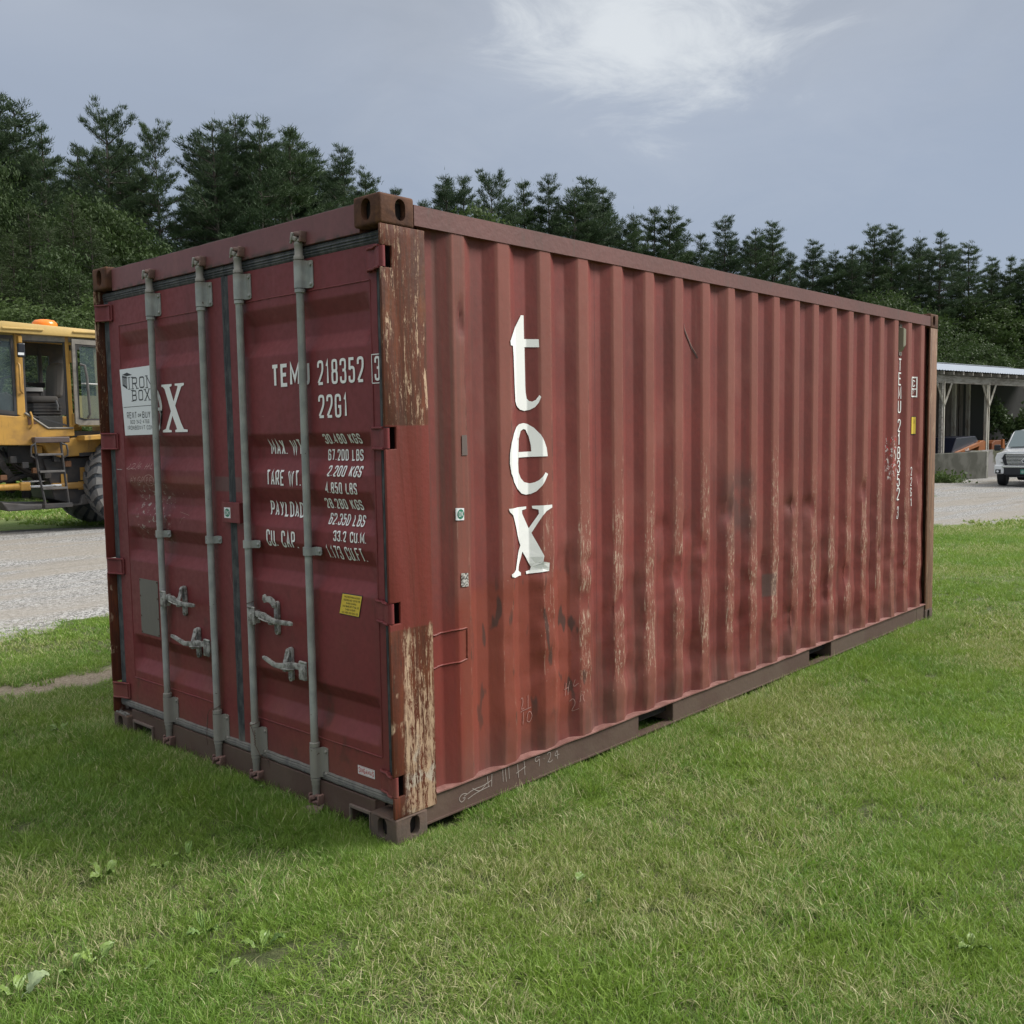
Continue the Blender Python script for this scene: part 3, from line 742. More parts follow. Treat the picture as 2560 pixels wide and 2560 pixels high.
# handles: dir -1 = lever runs to the right in the photo (towards smaller y)
def lever(y0, s_, z, L, hub, raised=False, par=None):
    mb = MB()
    mb.cbox((-.004, y0+s_*.040, z-.004), (.010, .050, .076)); mb.cbox((.012, y0+s_*.058, z-.006), (.030, .010, .060))
    mb.tube([(-.004, y0+s_*.012, z+.036), (-.010, y0+s_*.036, z+.040), (-.002, y0+s_*.064, z+.036)], .006, 8)
    mb.lathe([(.0, -.004), (.0075, -.003), (.0075, .0)], (-.009, y0+s_*.040, z+.004), 'x', 10)
    hb = mb.build('handle_hub', M_hand, par, True, bevel=.003)
    mb = MB()
    p = [Vector((.002, y0+s_*.055, z+.012)), Vector((.0, y0+s_*.13, z+.010)), Vector((-.004, y0+s_*.19, z-.002)), Vector((-.012, y0+s_*.24, z-.004)), Vector((-.022, y0+s_*(L-.02), z+.004*(1 if s_ < 0 else 5))), Vector((-.024, y0+s_*L, z+.004*(1 if s_ < 0 else 6)))]
    hw = [.012, .015, .013, .011, .010, .007]; n = 6
    vs = []
    for q, h in zip(p, hw):
        vs += [(q.x-.006, q.y, q.z+h), (q.x-.006, q.y, q.z-h), (q.x+.006, q.y, q.z-h), (q.x+.006, q.y, q.z+h)]
    fs = [(i*4+k, i*4+(k+1) % 4, (i+1)*4+(k+1) % 4, (i+1)*4+k) for i in range(n-1) for k in range(4)] + [(0, 1, 2, 3), (n*4-1, n*4-2, n*4-3, n*4-4)]
    mb.add(vs, fs); mb.tube([(-.008, y0+s_*.10, z-.004), (-.012, y0+s_*.15, z-.010), (-.008, y0+s_*.20, z-.016)], .004, 6)
    mb.build('handle_lever', M_hand, par, True, bevel=.003)
    yb = y0+s_*.185
    mb = MB()
    cap = [(.016*math.cos(t), .062+.016*math.sin(t)) for t in [PI*k/8 for k in range(9)]]+[(.016*math.cos(t), -.062+.016*math.sin(t)) for t in [PI+PI*k/8 for k in range(9)]]
    mb.prism(cap, lambda u, v, w: (w, yb+u-.0, z+v), .030, .0435)
    for dz in (.060, -.060): mb.lathe([(.0, -.007), (.006, -.006), (.0085, -.002), (.0085, .0)], (.030, yb, z+dz), 'x', 12)
    # seat and hasp that folds over the lever
    mb.cbox((.014, yb, z-.022), (.034, .024, .010)); mb.cbox((.000, yb-s_*.004, z-.012), (.008, .022, .028))
    mb.build('handle_retainer', M_hand, par, True, bevel=.002)
    mb = MB()
    if raised:
        poly = [(.010, -.02), (-.012, -.018), (-.016, .006), (-.004, .022), (.02, .034), (.040, .036), (.052, .030), (.062, .044), (.076, .036), (.080, .014), (.068, -.002), (.050, .004), (.034, .004), (.020, -.006)]
        mb.prism([(u, v*.9) for u, v in poly], lambda u, v, w: (w-.10*max(0, u-.02), yb+u, z+.066+v), .018, .024)
        mb.lathe([(.0, -.010), (.008, -.008), (.010, .0)], (.020, yb, z+.062), 'x', 12)
    else:
        poly = [(-.012, .012), (.0, .018), (.012, .012), (.014, -.01), (.013, -.035), (.026, -.058), (.008, -.066), (-.014, -.060), (-.015, -.03)]
        mb.prism([(u*(-s_), v) for u, v in poly], lambda u, v, w: (w-.018*max(0, -v/.05), yb+u, z+.058+v), .018, .025)
        mb.lathe([(.0, -.010), (.008, -.008), (.010, .0)], (.020, yb, z+.060), 'x', 12)
    mb.build('hasp', M_hand, par, True, bevel=.0015)
rods = [o for o in bpy.data.objects if o.name.startswith('locking_rod')]
lever(1.838, -1, .832, .385, 0, par=rods[0]); lever(1.347, 1, .632, .345, 0, par=rods[1])
lever(1.017, -1, .840, .385, 0, True, par=rods[2]); lever(.550, 1, .640, .315, 0, par=rods[3])
# wire seals twisted on the middle rods
def wire(pts, name='seal_wire', r_=.0016, par=None): MB().tube(pts, r_, 6).build(name, mat('rusty_wire', (.10, .06, .045), .7), par, True)
def ring(y0, z, r_, tilt, n=18): return [(RX+r_*math.cos(2*PI*k/n), y0+r_*math.sin(2*PI*k/n), z+tilt*math.cos(2*PI*k/n+1)) for k in range(n+1)]
wire(ring(1.347, .335, .021, .012), par=rods[1])
wire([(.0, 1.36, .335), (-.004, 1.385, .318), (-.004, 1.405, .29), (.0, 1.412, .25), (.002, 1.425, .21), (.0, 1.43, .17), (.003, 1.428, .13)], par=rods[1])
wire([(.0+.002*math.cos(k*1.3), 1.405+.006*math.sin(k*1.3)+k*.0008, .285-k*.0022) for k in range(30)], r_=.0012, par=rods[1])
wire(ring(1.017, .318, .0225, .010), par=rods[2]); wire([(-.006, 1.03, .322), (-.010, 1.0, .30), (-.008, .985, .265), (-.008, .98, .225), (-.002, .955, .185), (.02, .93, .16)], par=rods[2])
wire([(-.008+.003*math.cos(k*1.5), .982+.004*math.sin(k*1.5), .295-k*.003) for k in range(24)], r_=.0015, par=rods[2])
wire([(.03, .95, .175), (.026, .935, .15), (.03, .925, .12)], par=rods[2]); wire([(.026, .93, .165), (.03, .915, .14)], par=rods[2])
wire(ring(1.017, .895, .019, .006), par=rods[2])
# ---- lock plate, maker plate
MB().box((.020, 1.086, 1.259), (.044, 1.238, 1.356)).build('lock_plate', M_door, DR, bevel=.002)
pl = MB().box((.0415, 1.940, .604), (.0440, 2.140, .905)); pl = pl.build('maker_plate', mat('dull_plate', build=lambda t: (t.put(t.b.inputs['Base Color'], t.mix(t.noise(t.scale(t.obj, (1, 20, 3)), 3, 5), (.17, .155, .13), (.125, .12, .105))), t.put(t.b.inputs['Roughness'], .6))), DL, bevel=.001)
mb = MB()
for y in (1.947, 2.133):
    for z in (.612, .7, .81, .897): mb.lathe([(.0, -.003), (.004, -.002), (.005, 0)], (.0412, y, z), 'x', 8)
mb.build('rivet', mat('rust_rivet', (.10, .05, .035), .8), DL)
# ================================================================== LETTERING
GL = {
 'A': ['l00 51 A0', 'l23 83'], 'B': ['l00 01', 's01 61 91 95 55 05', 's05 65 A5 A0 60 00'], 'C': ['sA7 A9 81 21 09 01b 02b 20 80 A1b A3'],
}
# stroke glyphs: each stroke = (smooth?, [(x,y)...]) in a unit cell
def _g(): 
    c = [(1, .72), (1, .93), (.78, 1), (.22, 1), (0, .93), (0, .07), (.22, 0), (.78, 0), (1, .07), (1, .28)]
    o = [(.5, 1), (.15, 1), (0, .9), (0, .5), (0, .1), (.15, 0), (.5, 0), (.85, 0), (1, .1), (1, .5), (1, .9), (.85, 1), (.5, 1)]
    G = {}
    G['A'] = [(0, [(0, 0), (.5, 1), (1, 0)]), (0, [(.2, .3), (.8, .3)])]
    G['B'] = [(0, [(0, 0), (0, 1)]), (1, [(0, 1), (.7, 1), (.95, .95), (.95, .57), (.7, .53), (0, .53)]), (1, [(0, .53), (.75, .53), (1, .48), (1, .05), (.75, 0), (0, 0)])]
    G['C'] = [(1, c)]; G['G'] = [(1, c), (0, [(1, .25), (1, .46), (.55, .46)])]
    G['D'] = [(0, [(0, 0), (0, 1)]), (1, [(0, 1), (.7, 1), (1, .9), (1, .1), (.7, 0), (0, 0)])]
    G['E'] = [(0, [(1, 1), (0, 1), (0, 0), (1, 0)]), (0, [(0, .53), (.85, .53)])]
    G['F'] = [(0, [(1, 1), (0, 1), (0, 0)]), (0, [(0, .53), (.85, .53)])]
    G['H'] = [(0, [(0, 0), (0, 1)]), (0, [(1, 0), (1, 1)]), (0, [(0, .5), (1, .5)])]
    G['I'] = [(0, [(.5, 0), (.5, 1)])]; G['J'] = [(1, [(1, 1), (1, .1), (.6, 0), (.1, 0), (0, .25)])]
    G['K'] = [(0, [(0, 0), (0, 1)]), (0, [(1, 1), (0, .38)]), (0, [(.3, .58), (1, 0)])]
    G['L'] = [(0, [(0, 1), (0, 0), (1, 0)])]; G['M'] = [(0, [(0, 0), (0, 1), (.5, .25), (1, 1), (1, 0)])]
    G['N'] = [(0, [(0, 0), (0, 1), (1, 0), (1, 1)])]; G['O'] = [(1, o)]
    G['P'] = [(0, [(0, 0), (0, 1)]), (1, [(0, 1), (.75, 1), (1, .95), (1, .5), (.75, .44), (0, .44)])]
    G['R'] = G['P']+[(0, [(.5, .44), (1, 0)])]; G['Q'] = [(1, o), (0, [(.6, .25), (1, 0)])]
    G['S'] = [(1, [(1, .74), (1, .95), (.75, 1), (.25, 1), (0, .93), (0, .62), (.2, .53), (.8, .47), (1, .38), (1, .07), (.75, 0), (.25, 0), (0, .06), (0, .26)])]
    G['T'] = [(0, [(0, 1), (1, 1)]), (0, [(.5, 1), (.5, 0)])]; G['U'] = [(1, [(0, 1), (0, .5), (0, .08), (.2, 0), (.8, 0), (1, .08), (1, .5), (1, 1)])]
    G['V'] = [(0, [(0, 1), (.5, 0), (1, 1)])]; G['W'] = [(0, [(0, 1), (.25, 0), (.5, .85), (.75, 0), (1, 1)])]
    G['X'] = [(0, [(0, 0), (1, 1)]), (0, [(0, 1), (1, 0)])]; G['Y'] = [(0, [(0, 1), (.5, .45), (1, 1)]), (0, [(.5, .45), (.5, 0)])]
    G['Z'] = [(0, [(0, 1), (1, 1), (0, 0), (1, 0)])]
    G['0'] = [(1, o)]; G['1'] = [(0, [(.15, .78), (.62, 1), (.62, 0)])]
    G['2'] = [(1, [(0, .74), (0, .93), (.2, 1), (.8, 1), (1, .93), (1, .66), (.85, .48), (0, .03)]), (0, [(0, 0), (1, 0)])]
    G['3'] = [(1, [(0, .76), (0, .95), (.25, 1), (.75, 1), (1, .95), (1, .6), (.8, .53), (.4, .53)]), (1, [(.4, .53), (.8, .53), (1, .46), (1, .06), (.75, 0), (.25, 0), (0, .06), (0, .25)])]
    G['4'] = [(0, [(.7, 0), (.7, 1), (0, .28), (1, .28)])]
    G['5'] = [(0, [(.95, 1), (.08, 1), (.04, .53)]), (1, [(.04, .53), (.3, .62), (.75, .62), (1, .55), (1, .08), (.75, 0), (.25, 0), (0, .06), (0, .25)])]
    G['6'] = [(1, [(1, .76), (1, .95), (.75, 1), (.25, 1), (0, .93), (0, .3), (0, .06), (.25, 0), (.75, 0), (1, .06), (1, .5), (.75, .57), (.25, .57), (0, .5)])]
    G['7'] = [(0, [(0, 1), (1, 1), (.35, 0)])]
    G['8'] = [(1, [(.5, .53), (.15, .55), (.05, .62), (.05, .93), (.2, 1), (.8, 1), (.95, .93), (.95, .62), (.85, .55), (.5, .53)]), (1, [(.5, .53), (.1, .5), (0, .42), (0, .07), (.2, 0), (.8, 0), (1, .07), (1, .42), (.9, .5), (.5, .53)])]
    G['9'] = [(1, [(1, .5), (.75, .43), (.25, .43), (0, .5), (0, .94), (.25, 1), (.75, 1), (1, .94), (1, .5), (1, .07), (.75, 0), (.25, 0), (0, .06)])]
    G['.'] = [(0, [(.3, .0), (.3, .07)])]; G['-'] = [(0, [(.1, .47), (.9, .47)])]; G['/'] = [(0, [(0, -.1), (1, 1.1)])]; G[':'] = [(0, [(.3, .2), (.3, .28)]), (0, [(.3, .7), (.3, .78)])]
    return G
GL = _g()
GW = {'I': .25, '.': .32, '1': .62, '-': .6, ' ': .62, 'M': 1.3, 'W': 1.45, ':': .3, '/': .7}
def chaikin(p, n=2):
    for _ in range(n):
        q = [p[0]]
        for a, b in zip(p[:-1], p[1:]):
            q += [(a[0]*.75+b[0]*.25, a[1]*.75+b[1]*.25), (a[0]*.25+b[0]*.75, a[1]*.25+b[1]*.75)]
        p = q[:-1]+[p[-1]] if False else q+[p[-1]]
    return p
def ribbon(p, w):
    """polyline -> list of quads with mitred joints; w = width or (w_start,w_end)"""
    n = len(p); L = []; Rr = []
    for i in range(n):
        a = p[max(i-1, 0)]; b = p[i]; c = p[min(i+1, n-1)]
        d1 = (b[0]-a[0], b[1]-a[1]); d2 = (c[0]-b[0], c[1]-b[1])
        l1 = math.hypot(*d1) or 1e-9; l2 = math.hypot(*d2) or 1e-9
        if i == 0: d1, l1 = d2, l2
        if i == n-1: d2, l2 = d1, l1
        n1 = (-d1[1]/l1, d1[0]/l1); n2 = (-d2[1]/l2, d2[0]/l2)
        m = (n1[0]+n2[0], n1[1]+n2[1]); ml = math.hypot(*m)
        if ml < 1e-6: m, ml = n1, 1
        m = (m[0]/ml, m[1]/ml); k = min(1/max(.3, m[0]*n1[0]+m[1]*n1[1]), 2.2)*w/2
        L.append((b[0]+m[0]*k, b[1]+m[1]*k)); Rr.append((b[0]-m[0]*k, b[1]-m[1]*k))
    return [[L[i], L[i+1], Rr[i+1], Rr[i]] for i in range(n-1)]
def text_polys(txt, u0, u1, v0, v1, w=.17, space=.42, wob=0, slant=0):
    """polygons (in u right, v up) of a string stretched into the box"""
    ws = [GW.get(c, 1.0) for c in txt]; tot = sum(ws)+space*(len(txt)-1)
    sx = (u1-u0)/tot; h = v1-v0; th = w*sx; out = []; x = 0
    for c, gw in zip(txt, ws):
        for k, (sm, pts) in enumerate(GL.get(c, [])):
            q = []
            for a, b in pts:
                uu = u0+(x+a*gw*(1 if gw != .25 else .5))*sx; vv = v0+b*h
                q.append((uu+slant*b*h, vv))
            ins = []
            for (a, b), (pa, pb) in zip(q, pts):    # keep thickness inside the cell
                ins.append((a+(th/2)*(1-2*pa)*(0 if gw < .5 else 1), b+(th/2)*(1-2*min(1, max(0, pb)))))
            if sm: ins = chaikin(ins, 2)
            if wob: ins = [(a+wob*fbm(a*40, b*40), b+wob*fbm(b*40+7, a*40)) for a, b in ins]
            out.append(ribbon(ins, th))
        x += gw+space
    return out
def layer(polysets, fn, cuts, name, m, parent, offs=.0016, step=.00012):
    """polysets: list of lists of 2D polygons -> mesh on a profiled surface.
    fn(u,v,off)->3D ; cuts: ('u'|'v', [values]) where the surface profile bends"""
    bm = bmesh.new(); lay = bm.verts.layers.float.new('o')
    for k, polys in enumerate(polysets):
        for p in polys:
            tris = [p] if len(p) <= 4 else [[p[i] for i in t] for t in tessellate_polygon([[Vector((a, b, 0)) for a, b in p]])]
            for tr in tris:
                vs = [bm.verts.new((a, b, 0)) for a, b in tr]
                for v in vs: v[lay] = offs+step*(k % 6)
                try: bm.faces.new(vs)
                except ValueError: pass
    for c in cuts[1]:
        co_, no = ((c, 0, 0), (1, 0, 0)) if cuts[0] == 'u' else ((0, c, 0), (0, 1, 0))
        bmesh.ops.bisect_plane(bm, geom=bm.verts[:]+bm.edges[:]+bm.faces[:], plane_co=co_, plane_no=no)
    for v in bm.verts: v.co = fn(v.co.x, v.co.y, v[lay] if v[lay] > 0 else offs)
    me = bpy.data.meshes.new(name); bm.to_mesh(me); bm.free()
    return link(name, me, m, parent)
DCUT = [q for T in TOPS for q in T]+[q+d for T in TOPS for q in T for d in (-.004, .004)]
# door: text u runs right = -y
def dfn(u, v, o): return (sum(dprof(v+k) for k in (-.004, 0, .004))/3-o-.0012, -u, v)
def dtext(txt, ya, yb, za, zb, w=.2, m=None, par=None, name='lettering', offs=.0020, fn=dfn, **k):
    return layer(text_polys(txt, -ya, -yb, za, zb, w, **k), fn, ('v', DCUT), name, m or M_white, par or DR, offs)
dtext('TEMU', .818, .535, 1.881, 1.981, .29, space=.26)
dtext('218352', .480, .172, 1.877, 1.980, .28, space=.34)
dtext('3', .105, .072, 1.878, 1.975, .30)
layer([ribbon([(-.122, 1.869), (-.122, 1.982), (-.058, 1.982), (-.058, 1.869), (-.122, 1.869)], .0035)], dfn, ('v', DCUT), 'lettering', M_white, DR)
dtext('22G1', .480, .284, 1.738, 1.836, .28, space=.34)
for s_, ya, yb, za, zb in (('MAX. WT.', .890, .630, 1.581, 1.650), ('30.480 KGS', .468, .220, 1.629, 1.671), ('67.200 LBS', .467, .230, 1.558, 1.606), ('TARE WT.', .887, .622, 1.444, 1.514),
                           ('2.200 KGS', .438, .210, 1.492, 1.538), ('4.850 LBS', .450, .238, 1.420, 1.468), ('PAYLOAD', .908, .652, 1.303, 1.372), ('28.280 KGS', .484, .233, 1.354, 1.398),
                           ('62.350 LBS', .463, .224, 1.286, 1.334), ('CU. CAP.', .904, .664, 1.165, 1.242), ('33.2 CU.M.', .405, .186, 1.219, 1.264), ('1.173 CU.FT.', .462, .204, 1.140, 1.199)):
    dtext(s_, ya, yb, za, zb, .30, space=.27)
# serif letters of the owner mark
def area(pts_list, fn, cuts, name, m, par, offs=.0016): return layer([[p] for p in pts_list], fn, cuts, name, m, par, offs)
X_ = [(0, 0), (.46, 0), (.46, .045), (.36, .06), (.52, .36), (.70, .10), (.72, .05), (.60, .04), (.60, 0), (1.0, 0), (1.0, .045), (.88, .07), (.58, .45), (.80, .80), (.92, .94), (1.08, .955), (1.08, 1), (.54, 1), (.54, .955), (.62, .94), (.60, .90), (.44, .66), (.28, .90), (.27, .945), (.38, .96), (.38, 1), (-.02, 1), (-.02, .955), (.12, .93), (.38, .56), (.14, .10), (.06, .05), (0, .045)]
area([[(-(1.806-u*.225), 1.937-v*.244) for u, v in X_]], dfn, ('v', DCUT), 'lettering', M_white, DL)
def ring_poly(cx, cy, rx, ry, t0, t1, w0, w1, n=22):
    o, i_ = [], []
    for k in range(n+1):
        q = k/n; t = R(t0+(t1-t0)*q); w = w0+(w1-w0)*q if not callable(w0) else w0(q)
        o.append((cx+rx*math.cos(t), cy+ry*math.sin(t))); i_.append((cx+(rx-w)*math.cos(t), cy+(ry-w*.5)*math.sin(t)))
    return [[o[k], o[k+1], i_[k+1], i_[k]] for k in range(n)]
layer([ring_poly(-1.90, 1.808, .092, .126, -42, 360-8, lambda q: .012+.040*math.sin(PI*q)**1.3, 0, 30)+ring_poly(-1.90, 1.808, .092, .126, -8, 4, .03, .03, 3), [[(-1.985, 1.806), (-1.812, 1.806), (-1.812, 1.822), (-1.985, 1.822)]]], dfn, ('v', DCUT), 'lettering', M_white, DL, .0014)
# rental sign
sg = MB(); pts = [(2.250, 2.038), (1.888, 2.042), (1.880, 1.684), (2.219, 1.681)]
sg.prism([(-a, b) for a, b in pts], lambda u, v, w: (w, -u, v), .0395, .0425)
SG = sg.build('rental_sign', M_sign, DL, bevel=.0006)
def sfn(u, v, o): return (.0393-o, -u, v)
def sgt(polys, name='lettering', m=None, par=DL, offs=.0003, fn=sfn): return layer(polys, fn, ('v', []), name, m or M_black, par, offs, .00008)
def serif_text(txt, u0, u1, v0, v1, th):
    P = text_polys(txt, u0, u1, v0, v1, th, .45); n = len(txt); 
    ws = [GW.get(c, 1.0) for c in txt]; sx = (u1-u0)/(sum(ws)+.45*(n-1)); x = 0; ex = []
    for c, gw in zip(txt, ws):
        feet = {'I': [(.25, 0), (.25, 1)], 'R': [(0.05, 0), (1, 0), (.05, 1)], 'N': [(0, 0), (0, 1), (1, 1)], 'B': [(0.05, 0), (.05, 1)], 'X': [(0, 0), (1, 0), (0, 1), (1, 1)], 'O': []}.get(c, [])
        for a, b in feet:
            u = u0+(x+a*gw*1.0)*sx; v = v0+b*(v1-v0); w = .26*sx; h = .0022
            ex.append([(u-w, v-h), (u+w, v-h), (u+w, v+h), (u-w, v+h)])
        x += gw+.45
    return P+[ex]
sgt(serif_text('IRON', -2.150, -1.900, 1.929, 1.990, .13)); sgt(serif_text('BOX', -2.118, -1.928, 1.864, 1.921, .14))
sgt([[[(-2.222, 1.8315), (-1.905, 1.8345), (-1.905, 1.8375), (-2.222, 1.8345)]]])
sgt(text_polys('RENT', -2.187, -2.078, 1.772, 1.806, .19, .38)+text_polys('OR', -2.064, -2.030, 1.778, 1.795, .24, .38)+text_polys('BUY', -2.016, -1.930, 1.772, 1.806, .19, .38))
sgt(text_polys('802-342-4766', -2.152, -1.944, 1.743, 1.763, .17, .42)); sgt(text_polys('IRONBOXVT.COM', -2.183, -1.905, 1.711, 1.733, .16, .42))
# little container emblem
sgt([[[(-2.222, 2.004), (-2.169, 1.996), (-2.169, 1.929), (-2.221, 1.950)]], [[(-2.221, 2.008), (-2.166, 2.018), (-2.110, 2.003), (-2.168, 1.999)]]])
sgt([[[(-2.213+i*.0125, 1.992-i*.0018), (-2.2095+i*.0125, 1.992-i*.0018), (-2.2095+i*.0125, 1.956-i*.004), (-2.213+i*.0125, 1.957-i*.004)] for i in range(4)]], m=M_sign, offs=.001, name='emblem')
# OK stickers
def ok_sticker(y0, y1, z0, z1, fn, par, yc=None):
    a = layer([[[(-y0, z0), (-y1, z0), (-y1, z1), (-y0, z1)]]], fn, ('v', []), 'ok_sticker', M_sign, par, .0004)
    cx, cy = -(y0+y1)/2, (z0+z1)/2; rx, ry = abs(y0-y1)*.42, (z1-z0)*.40
    layer([[[(cx+rx*math.cos(2*PI*k/24), cy+ry*math.sin(2*PI*k/24)) for k in range(24)]]], fn, ('v', []), 'ok_sticker_disc', M_green, par, .0009)
    layer(text_polys('OK', cx-rx*.72, cx+rx*.72, cy-ry*.5, cy+ry*.5, .22, .35), fn, ('v', []), 'lettering', M_sign, par, .0014)
ok_sticker(1.217, 1.163, 1.281, 1.331, lambda u, v, o: (.0198-o, -u, v), DR)
# yellow notice and maker's label
yq = [(-.357, 1.002), (-.222, 1.002), (-.248, .908), (-.382, .910)]
layer([[yq]], dfn, ('v', DCUT), 'notice_border', M_black, DR, .0006)
ins = [(-.354, .9985), (-.2255, .9985), (-.2505, .911), (-.3785, .913)]
layer([[ins]], dfn, ('v', DCUT), 'yellow_notice', M_yel, DR, .0012)
for i, (s_, k) in enumerate((('THIS CONTAINER HAS BEEN', 0), ('DESIGNED AND TESTED FOR', 0), ('8 HIGH STACKING', .03), ('MAX 30480 KGS 67200 LBS', 0), ('9 HIGH STACKING', .03), ('MAX 24000 KGS 52910 LBS', 0))):
    zt = .992-i*.0135; sh = (zt-.99)*.29
    layer(text_polys(s_, -.343+k*.7+sh, -.236-k*.7+sh, zt-.008, zt, .26, .42), dfn, ('v', []), 'lettering', M_black, DR, .0018)
layer([[[(-.285, .236), (-.175, .236), (-.175, .274), (-.285, .274)]]], dfn, ('v', []), 'maker_label', M_sign, DR, .0006)
M_red = mat('red_print', (.50, .035, .03), .5)
layer(text_polys('SINGAMAS', -.280, -.180, .244, .267, .30, .3), dfn, ('v', []), 'lettering', M_red, DR, .0012)
layer([ribbon([(-.280, .271), (-.180, .271)], .0014), ribbon([(-.280, .240), (-.180, .240)], .0014)], dfn, ('v', []), 'lettering', M_red, DR, .0012)
# checker tape scrap on the left leaf
layer([[[(-2.345, 1.494), (-2.283, 1.494), (-2.290, 1.565), (-2.330, 1.565)]]], dfn, ('v', []), 'tape_scrap', mat('checker_tape', build=lambda t: (t.put(t.b.inputs['Base Color'], t.mix(t.smooth(t.noise(t.scale(t.obj, (1, 1, 1)), 190, 1), .48, .52), (.10, .10, .10), (.52, .52, .50))),)), DL, .001)
# chalk marks
def chalk(polylines, fn, cuts, m, par, w=.0025):
    sets = []
    for p in polylines:
        q = chaikin(p, 2) if len(p) > 2 else p
        q = [(a+.0012*fbm(a*30, b*30), b+.0012*fbm(b*30, a*30+4)) for a, b in q]
        sets.append(ribbon(q, w))
    return layer(sets, fn, cuts, 'chalk_shade_mark', m, par, .0012)
def unit(x0, y0, sx, sy, P): return [(x0+a*sx, y0+b*sy) for a, b in P]
two = [(0, .8), (.3, 1), (.7, .85), (.5, .4), (0, 0), (.2, .1), (.5, -.05), (1, .1)]
six = [(.8, 1), (.2, .7), (0, .3), (.3, 0), (.8, .1), (.8, .45), (.3, .5), (.1, .3)]
cm = [unit(-2.232, 1.498, .05, .03, two), unit(-2.182, 1.500, .05, .03, two), unit(-2.128, 1.495, .02, .045, [(0, 0), (1, 1)]), unit(-2.110, 1.503, .035, .028, six),
      unit(-2.030, 1.500, .02, .03, [(0, 0), (.6, 1)]), unit(-2.005, 1.500, .02, .03, [(0, 0), (.6, 1)]), unit(-2.032, 1.514, .05, .01, [(0, 0), (1, .4)]), unit(-1.975, 1.500, .03, .03, [(.2, 1), (0, .1), (1, .1)]),
      unit(-2.192, 1.424, .03, .036, [(0, 0), (.6, 1), (.9, 0)]), unit(-2.185, 1.436, .02, .01, [(0, 0), (1, 0)]), unit(-2.155, 1.424, .03, .036, [(0, 1), (.4, .5), (.9, 1), (.3, 0)]),
      unit(-2.108, 1.424, .035, .036, [(1, .9), (.4, 1), (0, .4), (.4, 0), (.9, .2), (.9, .45), (.5, .45)]), unit(-2.066, 1.424, .028, .036, [(0, 0), (.3, 1), (.9, .9), (.8, .5), (.2, .45)]),
      unit(-2.015, 1.424, .028, .036, [(0, 0), (.2, 1), (.8, .9), (.7, .5), (.1, .45)]), unit(-1.980, 1.426, .028, .034, [(.9, 1), (.1, .9), (0, 0), (.9, 0)]), unit(-1.975, 1.443, .02, .004, [(0, 0), (1, 0)]),
      [(-1.985+.052*math.cos(t), 1.442+.030*math.sin(t)) for t in [k*2*PI/14 for k in range(15)]]]
chalk(cm, dfn, ('v', DCUT), M_chalk, DL, .0020)
# scratches on the doors
chalk([[(-1.68, 1.225), (-1.66, 1.255), (-1.63, 1.262)], [(-1.70, 1.285), (-1.60, 1.272)], [(-1.275, 1.09), (-1.245, 1.05), (-1.215, .985), (-1.20, .93)], [(-1.20, .975), (-1.17, .99), (-1.155, .97)]], dfn, ('v', DCUT), mat('scratch', (.32, .2, .17), .8), DL, .0016)

# ------------------------------------------------ side wall marks
SCUT = []
for k in range(-1, 21):
    b = SX0+k*SP
    for q in (0, .25, .495, .75): SCUT += [b+q*SP-.004, b+q*SP, b+q*SP+.004]
SW = [o for o in bpy.data.objects if o.name == 'side_wall'][0]
def wfn(u, v, o):
    d = dent(u, v); p = .25*(sprof(u-.004)+2*sprof(u)+sprof(u+.004))
    return (u, p+d-o-.0022, v)
T_ = [(.842, 2.191), (.860, 2.191), (.861, 2.086), (.931, 2.087), (.932, 2.051), (.863, 2.050), (.865, 1.871), (.867, 1.845), (.873, 1.818), (.884, 1.807), (.898, 1.804), (.914, 1.812), (.931, 1.834), (.939, 1.826), (.927, 1.799), (.910, 1.779), (.887, 1.767), (.855, 1.762), (.826, 1.768), (.807, 1.782), (.791, 1.804), (.783, 1.868), (.774, 1.996), (.766, 2.049), (.736, 2.049), (.733, 2.068), (.805, 2.14), (.825, 2.167)]
E1 = [(.717, 1.526), (.719, 1.572), (.732, 1.623), (.762, 1.661), (.796, 1.687), (.819, 1.702), (.849, 1.707), (.874, 1.703), (.903, 1.686), (.935, 1.653), (.955, 1.622), (.970, 1.592), (.977, 1.553), (.891, 1.553), (.891, 1.577), (.889, 1.607), (.880, 1.647), (.863, 1.677), (.847, 1.680), (.829, 1.671), (.815, 1.635), (.812, 1.576), (.811, 1.551), (.809, 1.526)]
E1b = [(.812, 1.576), (.891, 1.577), (.891, 1.553), (.811, 1.551)]
E2 = [(.717, 1.526), (.809, 1.526), (.811, 1.484), (.825, 1.457), (.848, 1.438), (.882, 1.431), (.905, 1.435), (.924, 1.444), (.943, 1.461), (.960, 1.479), (.978, 1.471), (.960, 1.444), (.939, 1.419), (.912, 1.393), (.885, 1.382), (.858, 1.380), (.829, 1.387), (.807, 1.406), (.754, 1.443), (.727, 1.481)]
XX = [(.705, 1.326), (.859, 1.326), (.859, 1.315), (.830, 1.310), (.831, 1.294), (.874, 1.224), (.922, 1.289), (.920, 1.308), (.892, 1.315), (.890, 1.327), (1.005, 1.326), (1.005, 1.313), (.963, 1.298), (.940, 1.280), (.886, 1.202), (.944, 1.091), (.941, 1.064), (.982, 1.055), (.984, 1.016), (.856, 1.013), (.854, 1.026), (.881, 1.029), (.886, 1.044), (.828, 1.121), (.794, 1.039), (.816, 1.025), (.816, 1.012), (.744, 1.012), (.720, 1.019), (.717, 1.030), (.758, 1.045), (.816, 1.151), (.772, 1.239), (.734, 1.295), (.712, 1.312)]
ZC = [1.0+i*.03 for i in range(42)]
